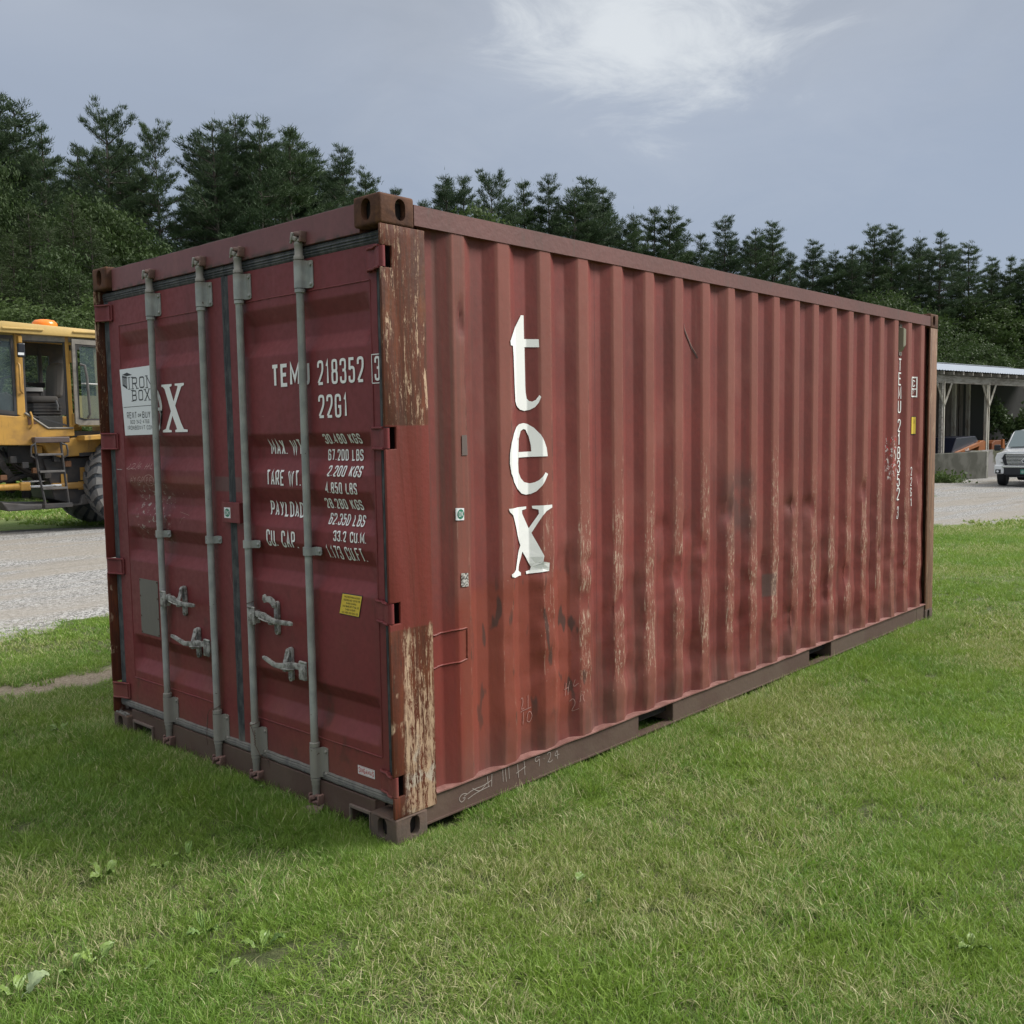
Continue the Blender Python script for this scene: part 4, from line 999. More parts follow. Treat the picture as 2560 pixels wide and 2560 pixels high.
def big(polys):
    bm_sets = [[p] for p in polys]
    o = layer(bm_sets, lambda u, v, o_: (u, v, 0), ('v', ZC), 'tmp', None, None)
    me = o.data; bm = bmesh.new(); bm.from_mesh(me); bpy.data.objects.remove(o)
    for c in SCUT:
        if .6 < c < 1.1: bmesh.ops.bisect_plane(bm, geom=bm.verts[:]+bm.edges[:]+bm.faces[:], plane_co=(c, 0, 0), plane_no=(1, 0, 0))
    for v in bm.verts: v.co = wfn(v.co.x, v.co.y, .0015)
    bm.to_mesh(me); bm.free(); me.name = 'lettering'
    return link('lettering', me, M_white, SW)
big([T_]); big([E1, E1b, E2]) if False else big([E1, E2]); big([XX])
layer([[E1b]], wfn, ('u', SCUT), 'lettering', M_white, SW, .0019)
def stext(txt, x0, x1, z0, z1, w=.2, m=None, **k): return layer(text_polys(txt, x0, x1, z0, z1, w, **k), wfn, ('u', SCUT), 'lettering', m or M_white, SW)
for i, c in enumerate('TEMU'): stext(c, 5.298, 5.352, 2.098-i*.109, 2.200-i*.109, .20)
for i, c in enumerate('218352'): stext(c, 5.300, 5.352, 1.622-i*.1085, 1.724-i*.1085, .20)
stext('3', 5.312, 5.342, .93, 1.03, .22)
for i, c in enumerate('22G1'): stext(c, 5.590, 5.622, 1.265-i*.085, 1.335-i*.085, .2)
layer([ribbon([(5.585, 2.060), (5.653, 2.060), (5.653, 1.907), (5.585, 1.907), (5.585, 2.060)], .011), ribbon([(5.585, 1.967), (5.65, 1.967)], .009)], wfn, ('u', SCUT), 'lettering', M_white, SW)
stext('C', 5.600, 5.636, 1.985, 2.040, .22); stext('17', 5.594, 5.630, 1.926, 1.957, .15)
layer([[[(5.590, 1.598), (5.653, 1.598), (5.653, 1.747), (5.590, 1.747)]]], wfn, ('u', SCUT), 'notice_border', M_black, SW, .001)
layer([[[(5.590, 1.604), (5.648, 1.604), (5.648, 1.741), (5.590, 1.741)]]], wfn, ('u', SCUT), 'height_sticker', M_yel, SW, .002)
stext('2.6M', 5.594, 5.642, 1.685, 1.725, .24, M_black); stext('8 6', 5.594, 5.640, 1.615, 1.660, .24, M_black)
layer([[[(.378, 1.300), (.424, 1.298), (.425, 1.349), (.378, 1.352)]]], wfn, ('u', SCUT), 'ok_sticker', M_sign, SW, .0014)
layer([[[(.404+.019*math.cos(2*PI*k/24), 1.325+.021*math.sin(2*PI*k/24)) for k in range(24)]]], wfn, ('u', SCUT), 'ok_sticker_disc', M_green, SW, .0024)
stext('OK', .391, .417, 1.314, 1.336, .22, M_sign)
for o in [x for x in bpy.data.objects if x.name.startswith('lettering')][-1:]:
    for v in o.data.vertices: v.co.y -= .0025
layer([[[(.400, 1.015), (.443, 1.012), (.443, 1.070), (.402, 1.073)]]], wfn, ('u', SCUT), 'worn_sticker', mat('worn_sticker', build=lambda t: t.put(t.b.inputs['Base Color'], t.mix(t.smooth(t.noise(t.obj, 120, 3), .45, .55), (.08, .07, .065), (.50, .48, .45)))), SW, .0014)
layer([[[(.420, 1.572), (.455, 1.572), (.455, 1.657), (.421, 1.657)]]], wfn, ('u', SCUT), 'grey_patch', mat('grey_patch', (.115, .085, .075), .7), SW, .0012)
# welded repair patch outline
wp = [(.236, .828), (.27, .822), (.33, .829), (.38, .834), (.432, .833), (.431, .76), (.430, .700), (.40, .695), (.34, .690), (.28, .684), (.236, .680)]
mb = MB(); q = []
for a, b in zip(wp[:-1], wp[1:]):
    n = max(2, int(math.hypot(b[0]-a[0], b[1]-a[1])/.008)); q += [(a[0]+(b[0]-a[0])*i/n, a[1]+(b[1]-a[1])*i/n) for i in range(n)]
mb.tube([(u, .25*(sprof(u-.004)+2*sprof(u)+sprof(u+.004))-.001+.001*fbm(u*60, v*60), v+.003*fbm(u*30, v*30)) for u, v in q], [.0042+.0014*fbm(i*.9, 2) for i in range(len(q))], 6)
mb.build('weld_patch', M_side, SW, True)
# creases pressed into the steel
chalk([unit(.80, .385, .025, .06, [(0, .85), (.5, 1), (.7, .6), (0, 0), (.9, .1)]), [(.85, .385), (.853, .445)], [(.79, .378), (.87, .385)], [(.815, .315), (.818, .372)], [(.858+.016*math.cos(k*.52), .342+.026*math.sin(k*.52)) for k in range(13)],
       [(1.122, .385), (1.135, .445)], [(1.145, .385), (1.160, .450)], [(1.12, .415), (1.155, .42)], [(1.185, .455), (1.175, .415), (1.205, .435)],
       unit(1.155, .295, .05, .07, [(0, .8), (.4, 1), (.6, .6), (.1, 0), (.9, .2)]), unit(1.205, .34, .03, .035, [(0, 0), (.3, 1), (.9, .9), (.6, .5), (1, 0)])], wfn, ('u', SCUT), mat('chalk_red', (.34, .19, .165), .9), SW, .0028)
def rfn(u, v, o): return (u, .0116-o, v)
chalk([unit(.365, .075, .05, .04, [(1, .8), (.4, 1), (0, .5), (.4, 0), (.9, .4), (.5, .5)]), [(.40, .10), (.46, .115), (.52, .112), (.575, .125)], [(.42, .082), (.48, .095), (.56, .10)], [(.575, .15), (.57, .095)], [(.545, .15), (.55, .10)], [(.45, .12), (.50, .09), (.54, .12)],
       [(.645, .155), (.648, .095)], [(.662, .155), (.668, .09)], [(.685, .155), (.688, .098)], [(.745, .15), (.75, .085)], [(.735, .11), (.80, .125)], [(.79, .155), (.795, .085)],
       unit(.865, .10, .04, .05, [(.9, .9), (.3, 1), (0, .7), (.4, .5), (.9, .8), (.8, 0)]), [(.93, .125), (.934, .128)], unit(.955, .10, .04, .05, two), unit(1.005, .10, .04, .05, [(.6, 0), (.7, 1), (0, .35), (1, .4)])], rfn, ('u', []), M_chalk2, CN, .003)
# ventilator
mb = MB()
for za, zb, d in ((2.262, 2.43, 0),): 
    vs = []
    def V(x, z, o): return (x, .040-o, z)
    o1 = [(5.285, 2.250), (5.365, 2.250), (5.365, 2.440), (5.285, 2.440)]; o2 = [(5.300, 2.285), (5.352, 2.305), (5.352, 2.425), (5.300, 2.435)]
    vs = [V(a, b, .001) for a, b in o1]+[V(a, b, .038) for a, b in o2]
    mb.add(vs, [(4, 5, 6, 7), (0, 1, 5, 4), (1, 2, 6, 5), (2, 3, 7, 6), (3, 0, 4, 7)])
vt = mb.build('ventilator', mat('vent_plastic', (.20, .185, .125), .6), SW, bevel=.002)
mb = MB(); mb.box((5.290, .030, 2.438), (5.340, .038, 2.462)); mb.box((5.290, .030, 2.222), (5.340, .038, 2.248)); mb.build('vent_bracket', mat('vent_bracket', (.17, .15, .13), .7), vt)
mb = MB()
for a, b in ((5.302, 2.451), (5.326, 2.451), (5.318, 2.236)): mb.lathe([(0, -.001), (.007, -.001), (.007, .0)], (a, .0298, b), 'y', 10)
mb.build('vent_hole', M_dark, vt)
# diagonal gouge crease, its shadow painted on as a flat dark strip
chalk([[(2.180, 2.247), (2.215, 2.19), (2.255, 2.145), (2.290, 2.09), (2.306, 2.065)]], wfn, ('u', SCUT), mat('gouge_shadow', (.055, .03, .026), .8), SW, .0085)
chalk([[(2.188, 2.247), (2.223, 2.19), (2.263, 2.145), (2.298, 2.09)]], wfn, ('u', SCUT), mat('gouge_edge', (.30, .15, .12), .6), SW, .003)
# ================================================================== GROUND
def ground_hit(px, py, dz=0.0):
    d = CF + CR*((px-1280)/FPX) - CU*((py-1280)/FPX); P = Vector(CAMP); t = (0-P.z)/d.z
    for _ in range(12):
        q = P+d*t; t += (gz(q.x, q.y)+dz-q.z)/d.z
    return P+d*t
def lawn_col(t, pos, rv=None):
    """world-position lawn tint shared by soil sheet and blades"""
    big = t.noise(pos, .55, 3, .5); mid = t.noise(pos, 1.9, 4, .6)
    dry = t.smooth(t.math('ADD', t.math('MULTIPLY', big, .6), t.math('MULTIPLY', mid, .4)), .44, .60)
    return big, mid, dry
def soil(t):
    pos = t.pos; x, y, z = t.xyz(pos)
    big, mid, dry = lawn_col(t, pos)
    f = t.noise(pos, 14, 5, .65); ff = t.noise(pos, 60, 4, .7)
    near = t.mix(t.smooth(f, .4, .65), (.065, .085, .024), (.105, .115, .045))
    far = t.mix(t.smooth(t.math('ADD', t.math('MULTIPLY', f, .6), t.math('MULTIPLY', ff, .4)), .4, .62), (.090, .150, .030), (.150, .215, .052))
    far = t.mix(t.math('MULTIPLY', dry, .45), far, (.17, .19, .075))
    vm = t.node('ShaderNodeVectorMath', operation='DISTANCE'); t.put(vm.inputs[0], pos); vm.inputs[1].default_value = CAMP
    col = t.mix(t.smooth(vm.outputs['Value'], 7, 17), near, far)
    # bare trodden soil
    bp = t.node('ShaderNodeAttribute', attribute_name='bare'); b = bp.outputs['Fac']
    dirt = t.mix(t.smooth(ff, .35, .65), (.20, .155, .105), (.34, .29, .22))
    col = t.mix(b, col, dirt)
    t.put(t.b.inputs['Base Color'], col); t.put(t.b.inputs['Roughness'], .95)
    t.put(t.b.inputs['Normal'], t.bump(t.math('ADD', f, ff), .8, .03))
BARE = [(-.35, 3.92, .62, .30), (.40, 3.82, .66, .30), (-1.1, 4.12, .5, .24), (1.0, 3.72, .45, .22)]
def bare(x, y):
    v = 0
    for a, b, sx, sy in BARE:
        q = ((x-a)/sx)**2+((y-b)/sy)**2+.5*fbm(x*4, y*4)
        v = max(v, 1-max(0, min(1, (q-.55)/.5)))
    return v
def near_edge(x):     # lawn / gravel border in front of the track
    return float(np.interp(x, [-14, -3, .44, 1.4, 6, 12, 15.5, 18, 24, 40, 60], [3.9, 4.9, 5.30, 5.50, 5.2, 4.0, 3.15, 2.35, .6, -4, -10])) + .16*fbm(x*1.3, 4) + .12*fbm(x*4.5, 9) + .05*fbm(x*13, 2)
def far_edge(x):
    return float(np.interp(x, [-14, 0, 4.3, 5.5, 9, 14, 20, 24, 27, 31, 45, 60], [18.5, 16.6, 15.4, 14.4, 13, 11.5, 8.6, 7.2, 7.6, 16, 26, 30])) + .22*fbm(x*.9, 14) + .08*fbm(x*4, 19)
me = bpy.data.meshes.new('ground')
def axis(lo, hi, fine_lo, fine_hi, step, far):
    a = list(np.arange(fine_lo, fine_hi+1e-6, step)); s_ = step; q = fine_hi
    while q < hi: s_ = min(s_*1.25, far); q += s_; a.append(q)
    s_ = step; q = fine_lo
    while q > lo: s_ = min(s_*1.25, far); q -= s_; a.insert(0, q)
    return a
AX = axis(-260, 420, -4, 9, .14, 30); AY = axis(-260, 420, -4, 7, .14, 30)
vs = [(x, y, gz(x, y)-.012) for y in AY for x in AX]; nx = len(AX)
fs = [(j*nx+i, j*nx+i+1, (j+1)*nx+i+1, (j+1)*nx+i) for j in range(len(AY)-1) for i in range(nx-1)]
me.from_pydata(vs, [], fs)
at_ = me.attributes.new('bare', 'FLOAT', 'POINT')
at_.data.foreach_set('value', [bare(x, y) if abs(x) < 3 and 2 < y < 6 else 0.0 for y in AY for x in AX])
go = link('ground', me, mat('soil', build=soil), None, True); tag(go, kind='structure')

def gravel(t):
    pos = t.pos; x, y, z = t.xyz(pos)
    v = t.voro(pos, 42, out='Color'); v2 = t.voro(pos, 95, out='Color')
    a = t.math('MULTIPLY', t.xyz(v)[0], .5); a = t.math('ADD', a, t.math('MULTIPLY', t.xyz(v2)[1], .5))
    # wheel tracks run along the drive
    trk = t.noise(t.scale(pos, (.12, 1.1, 1)), 1.3, 4, .55, .3); big = t.noise(pos, .35, 4)
    col = t.mix(t.smooth(a, .2, .8), (.115, .112, .105), (.47, .465, .45))
    fine = t.mix(t.smooth(t.noise(pos, 30, 4), .3, .7), (.25, .225, .19), (.35, .325, .285))
    col = t.mix(t.smooth(t.math('ADD', t.math('MULTIPLY', trk, .7), t.math('MULTIPLY', big, .3)), .44, .58), col, fine)
    rut = t.noise(t.scale(pos, (.16, 2.6, 1), (0, 3, 0)), 1.6, 5, .6, .2)
    col = t.mix(t.math('MULTIPLY', t.smooth(rut, .56, .66), .4), col, (.20, .18, .15))
    e = t.node('ShaderNodeAttribute', attribute_name='edge').outputs['Fac']
    col = t.mix(t.math('MULTIPLY', t.smooth(t.math('ADD', e, t.math('MULTIPLY', t.math('SUBTRACT', t.noise(pos, 4, 5), .5), .9)), .45, .85), .8), col, (.29, .235, .165))
    t.put(t.b.inputs['Base Color'], col); t.put(t.b.inputs['Roughness'], .92)
    t.put(t.b.inputs['Normal'], t.bump(t.math('ADD', a, t.math('MULTIPLY', rut, .8)), 1.0, .025))
xs = list(np.arange(-14, 31, .25))+list(np.arange(31, 60, 1)); nv = 44; vs = []; ed = []
for x in xs:
    a, b = near_edge(x), far_edge(x)
    for j in range(nv+1):
        q = j/nv; q = q*q*(3-2*q)*.35+q*.65 if False else q**1.25; y = a+(b-a)*q
        dn = min(y-a, b-y); h = -.045+.065*min(1, dn/.9)+.040*fbm(x*2.6, y*2.6)*max(0, 1.3-dn)+.012*fbm(x*.5, y*2.2)*min(1, dn)
        vs.append((x, y, gz(x, y)+h+.004)); ed.append(max(0, 1-(y-a)/.9)*.9)
n = nv+1; mb = MB(); mb.add(vs, [(i*n+j, (i+1)*n+j, (i+1)*n+j+1, i*n+j+1) for i in range(len(xs)-1) for j in range(nv)])
ro = mb.build('gravel_track', mat('gravel', build=gravel), None, True, fix=False); tag(ro, kind='structure')
ea = ro.data.attributes.new('edge', 'FLOAT', 'POINT'); ea.data.foreach_set('value', ed)
# fallow strip in front of the shed wall is lawn again (far_edge handles it)

# ------------------------------------------------------------------ grass
def grass_mat(t):
    nt = t.nt; pos = t.pos
    rv = t.node('ShaderNodeAttribute', attribute_name='rv').outputs['Fac']; ht = t.node('ShaderNodeAttribute', attribute_name='ht').outputs['Fac']
    big, mid, dry = lawn_col(t, pos)
    g = t.mix(t.smooth(rv, .0, 1.0), (.155, .265, .034), (.300, .425, .085))
    g = t.mix(t.smooth(mid, .35, .65), g, t.mix(rv, (.105, .220, .030), (.215, .360, .075)))
    g = t.mix(t.math('MULTIPLY', t.smooth(big, .52, .68), .5), g, (.24, .29, .07))
    thr = t.math('ADD', .04, t.math('MULTIPLY', dry, .36))
    r2 = t.math('FRACT', t.math('MULTIPLY', rv, 17.31))
    straw = t.mix(t.math('FRACT', t.math('MULTIPLY', rv, 7.7)), (.46, .46, .20), (.66, .61, .37))
    isdry = t.math('LESS_THAN', r2, thr)
    col = t.mix(isdry, g, straw)
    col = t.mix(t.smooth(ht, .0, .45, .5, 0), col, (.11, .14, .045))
    t.put(t.b.inputs['Base Color'], col); t.put(t.b.inputs['Roughness'], .5); t.put(t.b.inputs['Specular IOR Level'], .35)
    tr = t.node('ShaderNodeBsdfTranslucent'); t.put(tr.inputs[0], t.mix(.5, col, (.20, .32, .03)))
    mx = t.node('ShaderNodeMixShader'); mx.inputs[0].default_value = .36
    out = [n for n in t.n if n.type == 'OUTPUT_MATERIAL'][0]
    t.l.new(t.b.outputs[0], mx.inputs[1]); t.l.new(tr.outputs[0], mx.inputs[2]); t.l.new(mx.outputs[0], out.inputs[0])
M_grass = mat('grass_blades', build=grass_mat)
rg = np.random.default_rng(5)
def blades(n, size, lmin, lmax, width, segs, flat, tuft):
    """one square patch of n curved blades -> verts, faces, rv, ht"""
    nt_ = max(1, n//tuft); tc = rg.uniform(-size/2, size/2, (nt_, 2)); lean0 = rg.normal(0, .35, (nt_, 2)); ls = rg.uniform(.7, 1.15, nt_)
    k = rg.integers(0, nt_, n)
    b = tc[k]+rg.normal(0, .016, (n, 2)); L = rg.uniform(lmin, lmax, n)*ls[k]
    lean = lean0[k]+rg.normal(0, .45, (n, 2)); fl = rg.random(n) < flat; lean[fl] *= 3.0; L[fl] *= 1.15
    az = rg.uniform(0, 2*PI, n); w = width*rg.uniform(.6, 1.25, n)
    wx, wy = np.cos(az)*w/2, np.sin(az)*w/2
    V = []; H = []
    rows = segs+1
    for i in range(rows):
        q = i/segs
        nrm = np.sqrt(1+(lean**2).sum(1)*q**2)
        x = b[:, 0]+lean[:, 0]*L*q**1.7/nrm; y = b[:, 1]+lean[:, 1]*L*q**1.7/nrm; z = L*q/nrm*(1-.12*q)-.008
        taper = 1-.25*q if i < segs else 0
        if i < segs: V.append(np.stack([x-wx*taper, y-wy*taper, z], 1)); V.append(np.stack([x+wx*taper, y+wy*taper, z], 1)); H += [np.full(n, q)]*2
        else: V.append(np.stack([x, y, z], 1)); H.append(np.full(n, q))
    nvb = 2*segs+1
    V = np.stack(V, 1).reshape(-1, 3); H = np.stack(H, 1).reshape(-1); rvv = np.repeat(rg.random(n), nvb)
    F = []
    base = np.arange(n)*nvb
    for i in range(segs-1): F.append(np.stack([base+2*i, base+2*i+1, base+2*i+3, base+2*i+2], 1))
    T = np.stack([base+2*(segs-1), base+2*(segs-1)+1, base+2*segs], 1)
    faces = [tuple(map(int, f)) for q in F for f in q]+[tuple(map(int, f)) for f in T]
    return V, faces, rvv, H
def in_view(x, y, m=.12):
    d = Vector((x, y, 0))-Vector(CAMP); z = d.dot(CF)
    if z < .8: return False
    return abs(d.dot(CR))/z < 1280/FPX+m+.35/z
KINDS = []    # (patch args)
for s_ in range(4): KINDS.append(blades(3400, .44, .034, .078, .0026, 3, .18, 7))
for s_ in range(2): KINDS.append(blades(3000, .44, .030, .065, .0028, 3, .65, 6))       # lying, matted
for s_ in range(2): KINDS.append(blades(1100, .30, .060, .125, .0032, 3, .2, 8))         # unmown, along the container
for s_ in range(3): KINDS.append(blades(6000, 1.15, .038, .078, .0052, 2, .25, 8))         # farther out
for s_ in range(2): KINDS.append(blades(2600, 2.2, .05, .12, .016, 2, .3, 9))             # far
random.seed(21)
PT = []   # x,y,z,rot,scale,kind
def inbox(x, y, m=.0): return -m < x-.0 < CL+2*m-m and -m < y < CW+m
def put_grid(step, r0, r1, kinds, jitter, sc, prob=1.0):
    R_ = int(r1/step)+2
    cx, cy = CAMP[0], CAMP[1]
    for i in range(-R_, R_+1):
        for j in range(-R_, R_+1):
            x = cx+i*step+random.uniform(-1, 1)*jitter; y = cy+j*step+random.uniform(-1, 1)*jitter
            d = math.hypot(x-cx, y-cy)
            if not (r0 <= d < r1) or not in_view(x, y) or random.random() > prob: continue
            if inbox(x, y, -.02): continue
            ne = near_edge(x)+.48-step*.1
            if y > ne and y < far_edge(x)+step*.3 and (y > ne+.6 or random.random() < .35+(y-ne)*1.1): continue
            if abs(x) < 3 and max(bare(x, y), bare(x+.12, y), bare(x-.12, y), bare(x, y-.1), bare(x, y+.1)) >.3 and random.random() < .80: continue
            dr = .5+.5*mnoise.noise(Vector((x*1.1, y*1.1, 4)))
            k = kinds(dr, x, y)
            PT.append((x, y, gz(x, y)-.012, random.uniform(0, 2*PI), sc*random.uniform(.85, 1.15)*(.62+.75*(.5+.5*mnoise.noise(Vector((x*1.6, y*1.6, 11))))), k))
put_grid(.30, 1.2, 8.2, lambda dr, x, y: random.choice((4, 5)) if random.random() < max(0, (dr-.45)*2.2) else random.randrange(4), .10, 1.0)
put_grid(.85, 7.9, 19, lambda dr, x, y: 8+random.randrange(3), .2, 1.0)
put_grid(1.7, 18, 60, lambda dr, x, y: 11+random.randrange(2), .5, 1.0)
# longer fringe the mower misses, hugging the container
for i in range(380):
    q = random.random()
    if q < .62: x, y = random.uniform(-.05, CL+.1), -random.uniform(.03, .16)
    else: x, y = -random.uniform(.03, .17), random.uniform(-.1, CW+.1)
    PT.append((x, y, gz(x, y)-.012, random.uniform(0, 2*PI), random.uniform(.6, .95)*(.62 if math.hypot(x, y) < .45 else 1), 6+random.randrange(2)))
for i in range(16):   # blades poking through the fork pockets
    x, y = random.choice(((random.uniform(1.75, 2.0), random.uniform(.05, .3)), (random.uniform(.05, .2), random.uniform(2.06, 2.22)), (random.uniform(.05, .2), random.uniform(.2, .3))))
    PT.append((x, y, -.012, random.uniform(0, 6), .7, 6))
V = []; F = []; RV = []; HT = []; KD = []; ROT = []; SC = []
off = 0
for k, (v, f, r_, h) in enumerate(KINDS):
    V.append(v); F += [tuple(i+off for i in q) for q in f]; RV.append(r_); HT.append(h); KD.append(np.full(len(v), 100+k)); off += len(v)
pp = np.array(PT); V.append(pp[:, :3]); RV.append(np.zeros(len(pp))); HT.append(np.zeros(len(pp))); KD.append(pp[:, 5])
nb = off; V = np.concatenate(V); RV = np.concatenate(RV); HT = np.concatenate(HT); KD = np.concatenate(KD).astype(int)
rot = np.zeros((len(V), 3)); rot[nb:, 2] = pp[:, 3]; scl = np.ones(len(V)); scl[nb:] = pp[:, 4]
me = bpy.data.meshes.new('grass'); me.from_pydata(V.tolist(), [], F)
for nm, ty, arr, key in (('rv', 'FLOAT', RV, 'value'), ('ht', 'FLOAT', HT, 'value'), ('kd', 'INT', KD, 'value'), ('scl', 'FLOAT', scl, 'value'), ('rot', 'FLOAT_VECTOR', rot, 'vector')):
    a = me.attributes.new(nm, ty, 'POINT'); a.data.foreach_set(key, np.ascontiguousarray(arr).ravel())
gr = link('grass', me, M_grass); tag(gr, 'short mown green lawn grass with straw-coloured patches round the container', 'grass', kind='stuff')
gn = bpy.data.node_groups.new('grass_patches', 'GeometryNodeTree')
gn.interface.new_socket('Geometry', in_out='INPUT', socket_type='NodeSocketGeometry'); gn.interface.new_socket('Geometry', in_out='OUTPUT', socket_type='NodeSocketGeometry')
N = gn.nodes; Lk = gn.links; gi = N.new('NodeGroupInput'); gout = N.new('NodeGroupOutput'); jn = N.new('GeometryNodeJoinGeometry')
def named(nm, ty):
    x = N.new('GeometryNodeInputNamedAttribute'); x.data_type = ty; x.inputs[0].default_value = nm
    return [o for o in x.outputs if o.enabled][0]
kd = named('kd', 'INT'); rt = named('rot', 'FLOAT_VECTOR'); sc_ = named('scl', 'FLOAT')
def sep(val):
    c = N.new('FunctionNodeCompare'); c.data_type = 'INT'; c.operation = 'EQUAL'
    ii = [i for i in c.inputs if i.enabled]; Lk.new(kd, ii[0]); ii[1].default_value = val
    s_ = N.new('GeometryNodeSeparateGeometry'); s_.domain = 'POINT'; Lk.new(gi.outputs[0], s_.inputs[0]); Lk.new(c.outputs[0], s_.inputs[1]); return s_.outputs[0]
for k in range(len(KINDS)):
    ip = N.new('GeometryNodeInstanceOnPoints'); Lk.new(sep(k), ip.inputs['Points']); Lk.new(sep(100+k), ip.inputs['Instance'])
    Lk.new(rt, ip.inputs['Rotation']); Lk.new(sc_, ip.inputs['Scale']); Lk.new(ip.outputs[0], jn.inputs[0])
Lk.new(jn.outputs[0], gout.inputs[0])
md = gr.modifiers.new('patches', 'NODES'); md.node_group = gn

# ------------------------------------------------------------------ broad-leaved weeds
def leaf_mat(t):
    rv = t.noise(t.pos, 9, 2); f = t.noise(t.obj, 60, 3)
    col = t.mix(t.smooth(rv, .35, .65), (.10, .18, .030), (.16, .24, .045)); col = t.mix(t.math('MULTIPLY', f, .3), col, (.20, .28, .08))
    t.put(t.b.inputs['Base Color'], col); t.put(t.b.inputs['Roughness'], .45)
    t.put(t.b.inputs['Normal'], t.bump(t.noise(t.obj, 45, 4), .6, .004))
M_leaf = mat('weed_leaf', build=leaf_mat); M_leaf2 = mat('pale_weed_leaf', (.26, .33, .17), .55)
def leaf_mesh(L, Wd, curl, seed, lobed):
    rr = random.Random(seed); n = 9; vs = []; half = 4
    for i in range(n+1):
        q = i/n; w = Wd*math.sin(PI*min(1, q*.92+.06))**.7*(1+(.22*math.sin(q*22) if lobed else 0)); 
        for j in range(-half, half+1):
            s_ = j/half; fold = .18*abs(s_)*w+.03*math.sin(q*9+j)*Wd
            vs.append((L*q, s_*w/2, curl*L*math.sin(q*PI*.75)+fold+.004*math.sin(j*2.1+q*14)))
    m = 2*half+1
    fs = [(i*m+j, i*m+j+1, (i+1)*m+j+1, (i+1)*m+j) for i in range(n) for j in range(m-1)]
    st = MB().add(vs, fs); st.tube([(-L*.5, 0, -.02), (-L*.2, 0, .004), (L*.3, 0, .1*curl*L+.001)], .0018, 5)
    return st
WSC = .8
WEEDS = [(45, 2505, 'large crinkled pale weed leaf plant at the bottom left corner of the lawn', [(0, .085, .085, .35, 1), (1.1, .07, .045, .4, 0), (2.6, .055, .04, .3, 0)]),
         (245, 2415, 'light green lobed weed standing right of the large pale leaf', [(.4, .07, .055, .35, 1), (2.2, .06, .05, .3, 1), (4.0, .05, .03, .5, 0)]),
         (185, 2450, 'bright yellow-green curled weed leaf between two larger weeds', [(.8, .06, .035, .7, 0), (3.5, .05, .03, .5, 0)]),
         (262, 2205, 'cluster of upright oval weed leaves in the left lawn', [(.6, .075, .04, .5, 0), (2.0, .07, .04, .6, 0), (3.4, .06, .045, .3, 0), (5.0, .05, .04, .4, 0)]),
         (470, 2155, 'weed with one upright leaf in the dark grass left of the container door', [(1.0, .07, .035, .6, 0), (2.8, .05, .035, .4, 0), (4.4, .05, .03, .4, 0)]),
         (405, 2185, 'low clump of small light leaves left of the upright leaf weed', [(.2, .04, .025, .4, 0), (1.6, .045, .025, .4, 0), (3.0, .04, .025, .4, 0), (4.6, .04, .025, .3, 0)]),
         (515, 2345, 'weed with a tall upright leaf in the lower middle of the left lawn', [(1.3, .07, .028, .9, 0), (2.9, .055, .05, .3, 1), (5.0, .05, .045, .3, 1)]),
         (655, 2385, 'weed with spread oval leaves right of the tall leafed weed', [(.9, .065, .04, .5, 0), (2.4, .06, .035, .3, 0), (5.6, .07, .04, .4, 0)]),
         (560, 2440, 'flat pale leaves pressed in the grass near the bottom edge', [(.2, .06, .028, .15, 0), (3.2, .05, .025, .15, 0)]),
         (355, 2440, 'small dark-stemmed weed among matted grass at lower left', [(.0, .05, .024, .2, 0), (2.4, .05, .024, .3, 0)]),
         (1440, 2218, 'single round blue-green leaf lying on the lawn in front of the container side', [(.3, .055, .045, .15, 0)]),
         (2430, 2385, 'dark green rosette weed near the right edge of the lawn', [(.3, .06, .03, .3, 0), (1.5, .06, .03, .3, 0), (2.8, .055, .03, .3, 0), (4.4, .06, .03, .35, 0)]),
         (1500, 2290, 'pale upright blade-like weed in the lower right lawn', [(1.0, .06, .018, 1.0, 0), (2.5, .05, .018, .9, 0)]),
         (150, 1790+45, 'light leafed weed beside the far bottom corner of the doors', [(.6, .07, .05, .4, 1), (2.2, .06, .045, .4, 0), (3.6, .06, .045, .4, 0)]),
         (672, 1985, 'small weed hidden in the grass below the locking rods', [(.6, .05, .035, .5, 0), (2.8, .045, .03, .5, 0)])]
for i, (px, py, lab, leaves) in enumerate(WEEDS):
    p = ground_hit(px, py); e = empty('weed_plant', p, lab, 'weed', 'weeds in the lawn')
    for j, (az, L, Wd, curl, lob) in enumerate(leaves):
        o = leaf_mesh(L*WSC, Wd*WSC, curl, i*9+j, lob).build('leaf', M_leaf2 if (i == 0 and j == 0) else M_leaf, e, True)
        o.rotation_euler = (random.uniform(-.3, .3), -random.uniform(-.05, .28), az); o.location = (math.cos(az)*L*.35, math.sin(az)*L*.35, .016+.005*j)
# rusty scrap plate lying in the grass by the doors
p = ground_hit(775, 2043); mb = MB(); mb.prism([(-.062, -.030), (.045, -.034), (.066, .026), (-.030, .036)], lambda u, v, w: (u, v, w), 0, .007)
o = mb.build('scrap_plate', mat('scrap', build=lambda t: (t.put(t.b.inputs['Base Color'], t.mix(t.noise(t.obj, 30, 4), (.12, .075, .065), (.20, .145, .125))), t.put(t.b.inputs['Roughness'], .7))), None, False, bevel=.002)
o.location = (p.x, p.y, p.z+.028); o.rotation_euler = (.30, -.15, -.75); tag(o, 'small rusty brown metal plate lying tilted in the grass in front of the doors', 'metal plate')
